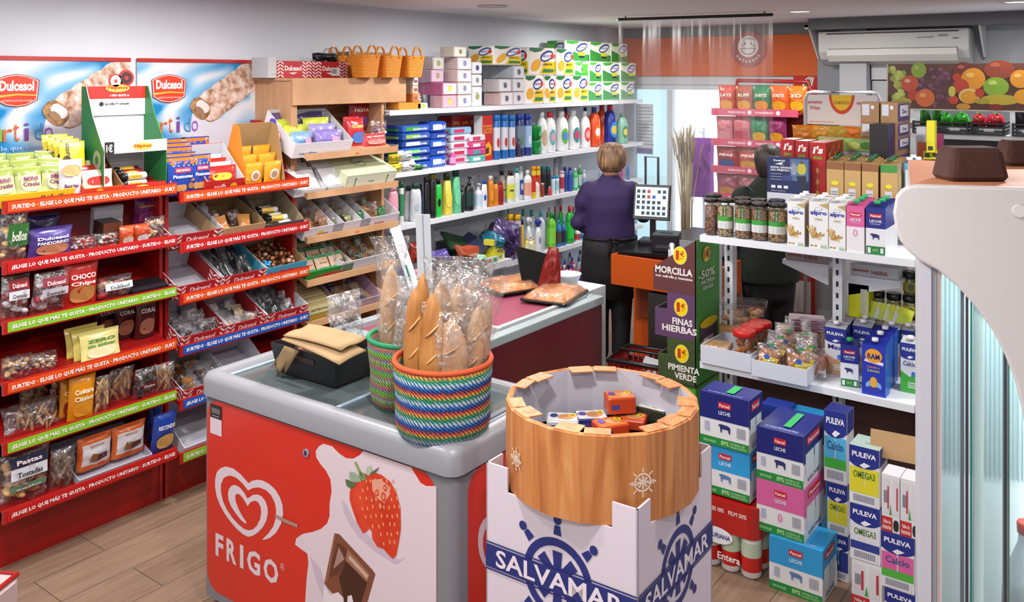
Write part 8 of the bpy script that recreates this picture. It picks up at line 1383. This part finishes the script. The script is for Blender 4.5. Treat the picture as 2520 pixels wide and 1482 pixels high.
for i,(u0,u1,cols,nm,fn)in enumerate(((2248,2305,['#1f5a1c','#2a7a24'],'dark green courgettes','long'),(2310,2386,['#1f8a1c','#3aa82c','#187016'],'bright green peppers','pep'),(2390,2474,['#a81c24','#c2303c','#8a1838'],'red peppers','pep'),(2492,2560,['#1c1622','#2a2030'],'dark aubergines','long'))):
 xa,xb=gx(u0,y),gx(u1,y);w=xb-xa;b=MB();mk=M('#15181c',.4);b.box(-w/2,-.05,0,w/2,.25,.008,mk)
 for z in(.02,.045,.07):b.box(-w/2,-.056,z,w/2,-.05,z+.012,mk);b.box(w/2-.006,-.05,z,w/2,.25,z+.012,mk);b.box(-w/2,-.05,z,-w/2+.006,.25,z+.012,mk)
 for q in(-1,1):b.box(q*(w/2-.006)-.006,-.057,0,q*(w/2-.006)+.006,-.045,.085,mk)
 b.rect(-.02,.025,.04,.045,M('#d0d4d8'),y=-.057);b.build('produce_crate',loc=((xa+xb)/2,y+.02,zc0+.006),label='black plastic crate of '+nm,cat='crate')
 for j in range(5 if fn=='pep' else 4):
  b=MB();
  if fn=='pep':b.lathe([(.004,0),(.03,.012),(.038,.04),(.036,.08),(.02,.095),(.006,.09)],M(cols[j%len(cols)],.15,coat=.6),12);b.tube([(0,0,.09),(.004,0,.112)],.005,M('#3a7a2c'),6)
  else:b.lathe([(.004,0),(.022,.02),(.026,.1),(.024,.16),(.008,.18)],M(cols[j%2],.3,coat=.3),12)
  s_=min(1.0,w/.22);b.build('pepper' if fn=='pep' else 'courgette' if i==0 else 'aubergine',loc=((xa+xb)/2+w*(-.36+(.18 if fn=='pep' else.24)*j),y+.06,zc0+.05),rot=(-.25 if fn!='pep' else.35*(-1)**j,.2*(-1)**j,j),label=nm[:-1].replace('courgette','courgette')+', '+ORD[j]+' in its black crate',cat='vegetable',group=nm)
w1=MB();yb_=BY+.03
for i,u in enumerate((2338,2376,2412)):w1.box(gx(u,7.6),7.6,1.2,gx(u,7.6)+.02,7.62,1.66,M('#5a6066'))
w1.box(gx(2300,7.6),7.6,1.66,.2,7.64,1.69,m_sh);w1.box(gx(2300,7.6),7.6,1.18,.2,7.64,1.2,m_sh);wo=st(w1,'window_1');b=MB();b.box(gx(2304,7.6),7.65,1.2,.18,7.66,1.66,M('#f4f8ff',emit=2.2));b.build('glowing_daylight_pane',wo)  # pane emits by itself, standing in for daylight behind the bars
# GLASS DOOR FRIDGE, NEAREST THE CAMERA
nf=ptd(2262,700,2.08);fa=TH*.35;fg=empty('display_fridge',(nf.x,nf.y,0),(0,0,fa),'tall glass display fridge with curved white end panel, nearest the camera','fridge')
fl=lambda u,v:(lambda L:((L.x-nf.x)*math.cos(fa)+(L.y-nf.y)*math.sin(fa),L.z))(pln(u,v))
def pln(u,v):
 t=(u-CX)/F;dx,dy=t*CC-SS,CC+t*SS;fx,fy=math.cos(fa),math.sin(fa);s=(nf.y*fx-nf.x*fy)/(dy*fx-dx*fy);return Vector((dx*s,dy*s,H-(v-HZ)*s/F))
cv=[(2205,480),(2198,520),(2204,560),(2216,590),(2234,612),(2262,636),(2310,662),(2355,700),(2400,750),(2440,806),(2470,866),(2495,930),(2515,1010),(2530,1110),(2620,1110),(2620,462),(2260,452),(2235,455),(2217,465)]
P=[fl(*p)for p in cv];b=MB();b.prism(P[::1],(0,-.03,0),(1,0,0),(0,0,1),.028,M('#cfcac9',.4));b.build('end_panel',fg,bevel=.006)
b=MB();c=fl(2505,515);b.lathe([(.016,0),(.014,.004)],M('#dcd6d6',.3),20,T=Matrix.Translation((c[0],-.0305,c[1]))@Matrix.Rotation(PI/2,4,'X'));b.build('cap_plug',fg)
zt9=fl(2400,455)[1]-.01;xE=fl(2640,700)[0];D9=.72
b=MB();b.box(fl(2240,500)[0],0,zt9-.06,xE,D9,zt9,M('#d8916a',.6),side=M('#cfcac9'));b.build('top_board',fg)
m_fp=M('#c6c4cf',.4);m_fg=M('#9b9aa6',.4)
for u0,u1,y0_,m in((2262,2292,0,m_fp),(2293,2304,.004,m_fg),(2305,2318,.01,M('#d8c8c0',.5)),(2366,2375,.03,M('#6a6f78',.4)),(2380,2386,.035,M('#4a3f48',.4)),(2392,2396,.04,M('#2a8a78',.3)),(2400,2425,.05,M('#c8e4e4',.3)),(2476,2484,.05,M('#4a4650',.4)),(2488,2492,.06,M('#2a8a78',.3))):
 b=MB();b.box(fl(u0,900)[0],y0_,.0,fl(u1,900)[0],y0_+.03,zt9-.061,m);b.build('door_frame',fg)
b=MB();b.box(fl(2318,900)[0]+.001,.02,.05,fl(2366,900)[0]-.001,.024,zt9-.062,glass('fridge_glass',.12,(.93,.98,.98),.04,.06,(.8,.9,.92)));b.build('glass_door',fg)
b=MB();b.box(fl(2425,900)[0]+.001,.05,.05,xE,.054,zt9-.062,glass('fridge_glass2',.1,(.95,.99,.99),.04,.03,(.85,.95,.96)));b.build('glass_door',fg)
b=MB();b.box(.002,D9-.02,.0,xE,D9,zt9-.061,M('#e2eef0',.4));b.box(.002,.05,0,.02,D9-.021,zt9-.061,M('#c8ccd4',.4));b.box(.021,.08,.0,xE,D9-.021,.12,M('#8a9096',.4));b.build('inner_shell',fg)
b=MB();[b.box(.022+.03*i,.09,.1201,.03+.03*i,D9-.03,.13,M('#aeb6ba',.3))for i in range(20)];b.build('floor_grille',fg)
b=MB();[b.box(.05+.012*i,D9-.03,.9-.0*i,.053+.012*i,D9-.022,1.75,M('#a8c0c8',.3))for i in range(30)];b.build('air_vent_grille',fg)
b=MB();b.tube([(.3,D9-.05,1.7),(.3,D9-.05,.3)],.008,M('#ffffff',emit=4.0));b.build('strip_light',fg);l_=D.lights.new('fridge_fill_light','AREA');l_.shape='RECTANGLE';l_.size=.5;l_.size_y=.1;l_.energy=14;l_.color=(.85,1,1);lo_=D.objects.new('fridge_fill_light',l_);COL.objects.link(lo_);lo_.parent=fg;lo_.location=(.35,.3,zt9-.08)  # area light has no visible fitting, added to brighten the fridge interior
def rot2(lx,ly,z):return(nf.x+lx*math.cos(fa)-ly*math.sin(fa),nf.y+lx*math.sin(fa)+ly*math.cos(fa),z)
m_wt=glass_body('#c8d4dc');c=fl(2516,1400)
wb=ptd(2524,1290,2.3);b=MB();b.box(.3,.1,.13,xE,D9-.03,.588,M('#9aa2a8',.4));b.build('motor_hump',fg)
o=empty('water_bottle',(wb.x,wb.y,.59),FY,'clear drink bottle with red cap inside the fridge','bottle');hb=.32;b=MB();b.lathe([(.05,0),(.055,.02),(.055,hb-.16),(.05,hb-.12),(.018,hb-.03),(.016,hb)],m_wt,20);b.lathe([(.0555,.05),(.0555,.14)],M('#b83a4c',.4),20,bot=False,top=False);b.build('body',o);b=MB();b.lathe([(.02,hb-.005),(.021,hb+.02),(.019,hb+.024)],M('#c8281c',.35),18);b.build('cap',o)
for i,(u0,u1,v1,lab)in enumerate(((2310,2462,362,'brown foam tapered block standing on the fridge top'),(2458,2560,345,'second brown foam block at the back of the fridge top'))):
 d=.1+.38*i;Yc=2.22+.36*i;wv=(u1-u0)*Yc/F;uc=(u0+u1)/2;p=ptd(uc,400,Yc);hv=(H-(v1-HZ)*Yc/F)-zt9;b=MB();b.rbox(-wv/2,-wv*.35,0,wv/2,wv*.35,hv,M('#4e322c',.85,noise_amt=.15,nscale=90),r=.02,n=3);n_=len(b.v);b.v=[(x*(1-.2*z/hv),y_*(1-.2*z/hv),z)for x,y_,z in b.v];b.build('foam_block',loc=(p.x,p.y,zt9+.001),rot=(0,0,TH),label=lab,cat='block')
p=ptz(28,1455,.5);b=MB();b.rbox(-.2,-.12,0,.0,.12,.5,M('#b8a8a8',.5),r=.03);b.build('shopping_trolley',loc=(p.x-.02,p.y-.04,0),rot=(0,0,.5),label='pale shopping trolley corner with red rim at the lower left edge',cat='trolley');tb_=D.objects['shopping_trolley'];b=MB();b.tube([(-.19,-.11,.5),(-.01,-.11,.5),(-.01,.11,.5),(-.19,.11,.5)],.009,M('#a01c1c',.3),8,closed=True);b.build('rim',tb_)
# CHEESE STAND
sy,sx1=4.06,gx(1712,4.06);sx0=gx(1628,sy);zz=lambda v:zat(1712,v,sy);T_,A,B_,C_=1.28,zz(728),zz(842),zz(952)
r=empty('cardboard_stand',(sx1,sy,0),(0,0,.0),'stepped cardboard stand printed morcilla, finas hierbas, pimienta verde','display stand');W=lambda u:gx(u,sy)-sx1;dd=.29;m_bk=M('#4c9a44',.5)
def tier(name,z0,z1,col,ul,ulu,lines,circ,step):
 b=MB();m=M(col,.5);zc=z1-(0.16 if step==0 else.0)
 pts=[(W(ul),z0),(0,z0),(0,z1),(W(ul),zc if step==0 else z1)]if step==0 else[(W(ulu),z0),(0,z0),(0,z1),(W(ul),z1),(W(ul),z1-.09),(W(ulu),z1-.09)]
 b.prism(pts,(0,0,0),(1,0,0),(0,0,1),.004,m);b.prism([(-dd,z0),(0,z0),(0,z1),(-dd,z1)],(0,0,0),(0,-1,0),(0,0,1),-.004,m_bk)if step!=2 else None
 if step==2:b.prism([(-dd,z0),(0,z0),(0,z1),(-dd,z1)],(0,0,0),(0,-1,0),(0,0,1),-.004,m_bk)
 lo=W(ulu)if step else W(ul);b.box(lo,.0045,z0,lo+.004,dd,zc-(.0 if step==0 else.09),m);b.box(lo+.004,.0045,z0+.001,-.001,dd-.005,z0+.006,M('#2a2420'))
 c=circ;b.ell(c[0],c[1],.038,.046,M('#e8d8b0',.4),n=24);b.ell(c[0],c[1],.036,.044,M('#ecd21c',.4),n=24,eps=.0012);b.text('1',c[0]-.023,c[1]-.024,.018,.048,M('#c23a1c'),bold=.03);b.text('€',c[0],c[1]-.004,.025,.026,M('#c23a1c'));b.text('PVP',c[0]+.002,c[1]-.018,.016,.007,M('#c23a1c'))
 for t,x,z,w,h in lines:b.text(t,x,z,w,h,M('#eae6e2'),bold=.03)
 return b.build(name,r)
wA=-W(1608)
tier('top_tier',A,T_,'#5e3438',1608,1608,[('MORCILLA',-wA*.95,A+.09,wA*.88,.036),('con cebolla y manzana',-wA*.95,A+.065,wA*.88,.018)],(-.085,A+.19),0)
tier('middle_tier',B_,A-.001,'#5c3f63',1642,1612,[('FINAS',W(1655),B_+.07,.11,.034),('HIERBAS',W(1630),B_+.03,.19,.034)],(-.08,B_+.16),1)
tier('bottom_tier',C_,B_-.001,'#3f4f2c',1642,1620,[('PIMIENTA',W(1645),C_+.06,.17,.032),('VERDE',W(1660),C_+.02,.12,.032)],(-.075,C_+.15),1)
b=MB();b.box(W(1620),0,0,-.001,dd,C_-.012,M('#4c9a34',.5));b.box(W(1616),-.002,C_-.011,0,dd,C_-.001,M('#2c3a22'));b.build('base',r)
b=MB();k=dict(o=(.004,0,0),xd=(0,1,0));b.ell(.12,A+.19,.045,.04,M('#ecd21c',.4),n=22,**k);b.text('1€',.085,A+.17,.07,.045,M('#c23a1c'),eps=.003,**k);b.text('-50%',.02,A+.07,.2,.045,M('#e6e8e0'),**k);b.text('MATERIA',.05,A+.04,.17,.022,M('#dfe4d8'),**k);b.text('GRASA',.07,A+.01,.13,.022,M('#dfe4d8'),**k);b.poly([(.05,B_-.1),(.24,B_-.1),(.25,B_+.07),(.04,B_+.07)],M('#5a4a62'),**k);b.ell(.145,B_+.07,.105,.025,M('#e8cc1c'),eps=.002,n=20,**k);b.poly([(.08,B_-.07),(.2,B_-.07),(.2,B_+.0),(.08,B_+.0)],M('#c8c8c4'),eps=.002,**k);b.build('side_print',r)
# RED SHOPPING BASKETS
def sbasket():
 b=MB();m=M('#a01c18',.35);w,d,h,f=.2,.14,.2,.03;q=[(-w,-d),(w,-d),(w,d),(-w,d)];Q=[(-w-f,-d-f),(w+f,-d-f),(w+f,d+f),(-w-f,d+f)]
 b.box(-w,-d,0,w,d,.004,m)
 for i in range(4):
  (ax,ay),(bx,by)=q[i],q[(i+1)%4];(cx,cy),(ex,ey)=Q[i],Q[(i+1)%4];nn=13
  for j in range(nn+1):
   s=j/nn;p0=(ax+(bx-ax)*s,ay+(by-ay)*s,.0);p1=(cx+(ex-cx)*s,cy+(ey-cy)*s,h);b.tube([p0,p1],.006,m,4)
  for z in(.06,.19):g_=z/h;b.tube([(ax+(cx-ax)*g_,ay+(cy-ay)*g_,z),(bx+(ex-bx)*g_,by+(ey-by)*g_,z)],.01,m,6)
 o=b.build('shopping_basket');b=MB();b.tube([(-w-f,-d-f,h),(w+f,-d-f,h),(w+f,d+f,h),(-w-f,d+f,h)],.013,M('#17171a',.4),8,closed=True);b.tube([(-w-.02,0,h+.01),(-w+.02,-.1,h+.06),(w-.02,-.1,h+.06),(w+.02,0,h+.01)],.009,M('#17171a',.4),8);b.build('handle',o);return o
p=ptd(1606,900,5.45)
for i in range(3):inst('sbk',sbasket,(p.x,p.y,.002+.075*i+(0 if i else 0)),(0,0,.1+.02*i),'red plastic shopping basket, '+['lowest','middle','topmost'][i]+' of the nested pile','basket','nested shopping baskets')
b=MB();b.box(-.1,-.07,0,.1,.07,.003,M('#c8ccd4'));b.build('paper_sheet',loc=(p.x+.04,p.y,.3),rot=(.3,.2,.3),label='white paper lying in the topmost red shopping basket',cat='paper')
# CASH DESK
cd=empty('cash_desk',(-3.02,5.15,0),FY,'orange cash desk with black top beside the cashier','counter');m_or=M('#c0500f',.4);m_bt=M('#15161a',.3)
b=MB();b.box(0,.35,.08,.62,1.35,.86,m_or,side=M('#a8460e',.4));b.box(.02,.34,.4,.28,.349,.78,M('#8a3a0e'));b.build('carcass',cd);b=MB();b.box(-.02,.33,.861,.64,1.37,.89,m_bt);b.build('desk_top',cd)
b=MB();b.box(.3,.0,.0,.78,.33,.68,M('#2a2624',.6));b.box(.02,.0,.7,.8,.02,.9,m_or);b.box(.02,.021,.7,.04,.33,.9,m_or);b.box(.78,.021,.7,.8,.33,.9,m_or);b.box(.041,.021,.7,.779,.33,.78,M('#7a8490',.4));b.build('packing_tray',cd)
z=.8905;DX,DY=-3.02,5.15
def dk(x,y_):return(DX+x,DY+y_)
p=ptd(1604,570,6.25);q=p;r=empty('till_monitor',(p.x,p.y,z+.001),(0,0,TH-.35),'black touch screen till monitor with icon grid facing the cashier','monitor')
b=MB();b.rbox(-.09,-.07,0,.09,.09,.05,m_bt,r=.02);b.box(-.02,.03,.05,.02,.06,.26,m_bt);b.build('base',r)
b=MB();R=Matrix.Translation((0,0,.31))@Matrix.Rotation(-.25,4,'X')@Matrix.Diagonal((.92,1,.96,1));b.rbox(-.145,-.012,-.13,.145,.015,.13,m_bt,r=.008,T=R);b.build('bezel',r)
b=MB();R2=R;b.add([(-.125,-.0135,-.105),(.125,-.0135,-.105),(.125,-.0135,.11),(-.125,-.0135,.11)],[(0,1,2,3)],M('#bfe0ec',emit=.9),T=R)
for i in range(6):
 for j in range(5):
  if(i+j)%7:b.rect(-.115+.04*i,-.095+.04*j,-.09+.04*i,-.07+.04*j,M(['#1f3a4a','#2a3a50','#b83a3a','#2a5ac0'][0 if j<3 else(i%4)]),y=-.0136,T=R)
b.build('display',r)
p=ptd(1640,575,6.0);r=empty('receipt_printer',(p.x,p.y,z+.02),(0,0,TH-.3),'black receipt printer on the cash desk next to the phone','printer');b=MB();b.rbox(-.09,-.09,0,.09,.1,.12,M('#1a1c22',.35),r=.012);b.box(-.05,-.02,.1205,.05,.0,.124,M('#0a0a0c'));b.build('casing',r,bevel=.003);b=MB();b.box(-.06,-.091,.03,.06,-.0905,.05,M('#3a3e46'));b.build('paper_slot',r)
b=MB();b.box(-.3,-.12,0,.24,.13,.019,M('#101114',.3));b.build('cash_box',loc=(p.x,p.y-.02,z+.0002),rot=(0,0,TH-.3),label='flat black cash drawer plate under the printer',cat='cash drawer')
p=ptd(1676,606,5.55);r=empty('desk_phone',(p.x,p.y,z+.001),(.0,0,TH-.1),'silver corded desk phone at the near end of the cash desk','telephone');b=MB();b.prism([(-.06,0),(.08,0),(.08,.1),(-.06,.03)],(.075,0,0),(0,1,0),(0,0,1),.15,M('#b4b8be',.35))
for i in range(4):
 for j in range(3):b.box(.0+j*.02,-.045+i*.028,.035+i*.014,.013+j*.02,-.03+i*.028,.047+i*.014,M('#4a4e56'))
b.build('keypad_body',r,bevel=.004);b=MB();b.tube([(-.05,-.06,.06),(-.052,-.03,.08),(-.052,.05,.115),(-.05,.09,.12)],[.02,.014,.014,.02],M('#c8ccd2',.3),8);b.build('handset',r);b=MB();b.tube([(-.055+.012*math.cos(i*1.6),-.09-.0*i+.012*math.sin(i*1.6),.05-.006*i)for i in range(14)],.003,M('#8a8e96'),5);b.build('coiled_cord',r)
b=MB();b.box(-.13,-.01,0,.13,.0,1.1,M('#8c8e98',.5));p=ptd(1725,600,5.3);b.build('metal_screen',loc=(p.x,p.y,.0),rot=(0,0,TH-.5),label='grey metal panel standing at the cash desk corner',cat='panel')
# PEOPLE
def fuse(b,name,parent,mat,vox=.014,smooth=6,label=None):
 """join overlapping lofts into one continuous surface"""
 o=b.build(name+'_tmp');m=o.modifiers.new('r','REMESH');m.mode='VOXEL';m.voxel_size=vox;s=o.modifiers.new('s','SMOOTH');s.iterations=smooth;s.factor=.6
 bpy.context.view_layer.update();me=D.meshes.new_from_object(o.evaluated_get(bpy.context.evaluated_depsgraph_get()));D.objects.remove(o)
 me.materials.clear();me.materials.append(mat);[setattr(p,'use_smooth',True)for p in me.polygons];q=D.objects.new(name,me);COL.objects.link(q);q.parent=parent
 if label:q['label']=label
 return q
def limb(b,pts,m):
 """tapering limb through (x, y, z, r)"""
 b.tube([p[:3]for p in pts],[p[3]for p in pts],m,12);[b.sphere(p[:3],p[3],m,10)for p in pts]
def hand(b,w,d,m,s=1.0,curl=.4):
 """palm at w pointing along d with five separate fingers"""
 w,d=Vector(w),Vector(d).normalized();sd=d.cross(Vector((0,0,1))).normalized();up_=sd.cross(d);b.sphere(w+d*.045*s,.04*s,m,10,sc=(.9,.9,.7))
 for i,(o_,L)in enumerate(((-.028,.07),(-.01,.08),(.009,.076),(.027,.062))):p0=w+d*.06*s+sd*o_*s;p1=p0+d*L*.5*s-up_*.008;p2=p1+d*L*.45*s-up_*curl*.035;b.tube([p0,p1,p2],[.0095*s,.009*s,.007*s],m,8);b.sphere(p2,.007*s,m,6)
 p0=w+d*.025*s-sd*.035*s;b.tube([p0,p0+d*.03*s-sd*.022*s,p0+d*.058*s-sd*.026*s-up_*.01],[.011*s,.01*s,.008*s],m,8)
m_skin=M('#c98f78',.5);m_swt=M('#2c1b4c',.8,noise_amt=.12,nscale=30);m_blk=M('#0b0c12',.75)
m_hair=ramp_mat('short_fair_hair',[(.3,'#4a3428'),(.5,'#765840'),(.72,'#a8865e')],scale=(28,28,3),wscale=2.2,detail=4,rough=.55,bump=.6)
P0=Vector((.715*CC-6.4*SS,.715*SS+6.4*CC,0));pr=empty('person',P0,(0,0,TH),'person with short fair hair, purple sweater and black apron, seen from behind','person')
b=MB();limb(b,[(0,.02,1.3,.055),(0,.0,1.4,.05)],m_skin);b.loft([((0,-.005,1.38),.055,.06),((.005,.01,1.41),.068,.078),((.01,.015,1.46),.078,.092),((.01,.01,1.52),.08,.095),((.01,.0,1.57),.066,.08),((.01,.0,1.6),.03,.04)],m_skin,18)
b.sphere((.012,.112,1.455),.014,m_skin,8,sc=(.8,1,1.3));b.sphere((-.07,.0,1.46),.018,m_skin,8,sc=(.4,.8,1.3));b.sphere((.09,.0,1.46),.018,m_skin,8,sc=(.4,.8,1.3))
b.loft([((0,0,.85),.15,.1),((0,0,1.0),.14,.1),((0,0,1.2),.15,.1),((0,0,1.3),.13,.08),((0,0,1.34),.05,.05)],m_skin,16)
limb(b,[(.16,0,1.28,.045),(.23,.05,1.1,.04),(.235,.25,1.12,.032),(.23,.32,1.15,.028)],m_skin);hand(b,(.23,.33,1.155),(.1,1,.35),m_skin)
limb(b,[(-.16,0,1.28,.045),(-.22,.03,1.05,.04),(-.14,.2,.98,.032),(-.1,.27,.99,.028)],m_skin);hand(b,(-.09,.28,.99),(.3,1,0),m_skin)
for s in(-1,1):limb(b,[(s*.085,0,.85,.085),(s*.085,.01,.45,.055),(s*.08,0,.09,.035)],m_skin)
fuse(b,'body',pr,m_skin,.009,3)
b=MB();ms=m_swt
b.loft([((-.005,-.005,.86),.185,.13),((0,-.01,.95),.18,.135),((0,-.01,1.05),.175,.13),((.0,-.012,1.15),.185,.135),((0,-.01,1.25),.195,.12),((.0,.0,1.31),.17,.095),((.0,.005,1.345),.09,.07),((0,.005,1.38),.062,.066),((.0,.005,1.395),.06,.064)],ms,24)
limb(b,[(.155,0,1.27,.068),(.2,.0,1.2,.064),(.245,.03,1.08,.058),(.24,.16,1.1,.05),(.23,.27,1.135,.042)],ms);limb(b,[(-.155,0,1.27,.068),(-.2,0,1.18,.066),(-.235,.01,1.03,.06),(-.17,.15,.97,.05),(-.12,.24,.985,.042)],ms);fuse(b,'sweater',pr,ms,.011,5)
b=MB();b.loft([((0,0,.92),.178,.135),((0,-.01,.84),.2,.145),((0,-.01,.72),.2,.14),((0,0,.6),.18,.12)],m_blk,20)
for s in(-1,1):limb(b,[(s*.09,0,.68,.105),(s*.085,.01,.45,.08),(s*.078,.0,.2,.068),(s*.075,.0,.09,.066)],m_blk)
fuse(b,'trousers',pr,m_blk,.012,4)
b=MB();b.tube([(.19*math.cos(a),.14*math.sin(a),.93)for a in[i*PI/12 for i in range(24)]],.011,m_blk,6,closed=True)
for s in(-1,1):b.tube([(0,-.15,.93),(s*.03,-.165,.95),(s*.055,-.165,.93),(s*.03,-.165,.915),(0,-.15,.93)],.007,m_blk,6);b.tube([(0,-.15,.93),(s*.02,-.16,.88),(s*.03,-.158,.82)],.006,m_blk,6)
b.loft([((.0,.01,.925),.2,.15),((0,.01,.7),.215,.16),((0,.01,.5),.2,.14)],m_blk,20);b.build('apron',pr)
b=MB();b.loft([((.005,.0,1.395),.045,.03),((.005,-.015,1.41),.072,.07),((.008,-.02,1.45),.1,.1),((.01,-.01,1.5),.108,.112),((.01,-.002,1.55),.103,.11),((.01,.0,1.59),.082,.09),((.01,.0,1.612),.045,.05),((.01,0,1.618),.01,.01)],m_hair,24);b.build('hair',pr)
for s,y in((-1,.03),(1,-.05)):
 b=MB();x=s*.078;b.loft([((x,y-.06,.045),.034,.03,(1,0,0),(0,0,1)),((x,y+.0,.055),.042,.04,(1,0,0),(0,0,1)),((x,y+.1,.045),.045,.03,(1,0,0),(0,0,1)),((x,y+.17,.035),.025,.02,(1,0,0),(0,0,1))],M('#1c1d22',.6),14);o=b.build('shoe',pr);b=MB();b.rbox(x-.045,y-.085,.001,x+.045,y+.18,.025,M('#d8d8d8',.6),r=.04);b.build('sole',o)
m_grn=M('#161f18',.8);P1=ptz(1892,187+F*H/5.95,0);cu=empty('person',P1,(0,0,TH+.2),'person with dark hair in a dark green jacket, seen from behind the cereal boxes','person')
b=MB();limb(b,[(0,0,1.3,.055),(0,0,1.45,.052)],m_skin);b.loft([((0,.0,1.42),.06,.07),((0,.015,1.47),.075,.09),((0,.015,1.54),.08,.098),((0,.0,1.6),.06,.07)],m_skin,16);b.sphere((0,.115,1.5),.015,m_skin,8);[b.sphere((s*.082,0,1.5),.018,m_skin,8,sc=(.4,.8,1.3))for s in(-1,1)]
b.loft([((0,0,.85),.15,.1),((0,0,1.2),.16,.1),((0,0,1.36),.06,.05)],m_skin,14)
for s in(-1,1):limb(b,[(s*.17,0,1.3,.045),(s*.22,.03,1.05,.04),(s*.16,.22,.98,.03)],m_skin);hand(b,(s*.15,.24,.98),(-s*.2,1,0),m_skin);limb(b,[(s*.085,0,.85,.085),(s*.085,0,.45,.055),(s*.08,0,.09,.04)],m_skin)
fuse(b,'body',cu,m_skin,.01,3);b=MB();b.loft([((0,0,.72),.22,.16),((0,0,.95),.21,.16),((0,-.01,1.15),.225,.15),((0,-.01,1.28),.22,.13),((0,0,1.36),.14,.09),((0,0,1.42),.075,.08)],m_grn,22)
for s in(-1,1):limb(b,[(s*.19,0,1.29,.075),(s*.25,.0,1.1,.068),(s*.25,.05,.98,.062),(s*.17,.2,.97,.05)],m_grn)
fuse(b,'jacket',cu,m_grn,.012,5);b=MB();b.loft([((0,0,.8),.19,.14),((0,0,.6),.18,.13)],m_blk,16)
for s in(-1,1):limb(b,[(s*.09,0,.7,.1),(s*.085,0,.4,.08),(s*.08,0,.08,.07)],m_blk)
fuse(b,'trousers',cu,m_blk,.013,4);b=MB();b.loft([((0,-.01,1.41),.06,.05),((0,-.015,1.45),.088,.092),((0,-.01,1.53),.1,.112),((0,.0,1.59),.09,.1),((0,0,1.63),.05,.06),((0,0,1.64),.01,.01)],ramp_mat('dark_hair',[(.3,'#1c1512'),(.7,'#3e3028')],scale=(26,26,3),wscale=2.2,rough=.5,bump=.6),22);b.build('hair',cu)
for s in(-1,1):b=MB();b.loft([((s*.08,-.07,.045),.035,.04,(1,0,0),(0,0,1)),((s*.08,.1,.045),.045,.035,(1,0,0),(0,0,1)),((s*.08,.17,.035),.025,.025,(1,0,0),(0,0,1))],M('#141414',.6),12);b.build('shoe',cu)
b=MB();b.tube([(-.16,-.02,1.36),(-.1,-.13,1.25),(.05,-.17,1.05),(.2,-.13,.9)],.008,M('#2c3430'),6);b.build('bag_strap',cu)
for lb,ns in LABELS.items():
 if len(lb.split())>16:print('LONG',lb)
 if len(ns)>1:print('DUP',len(ns),lb)
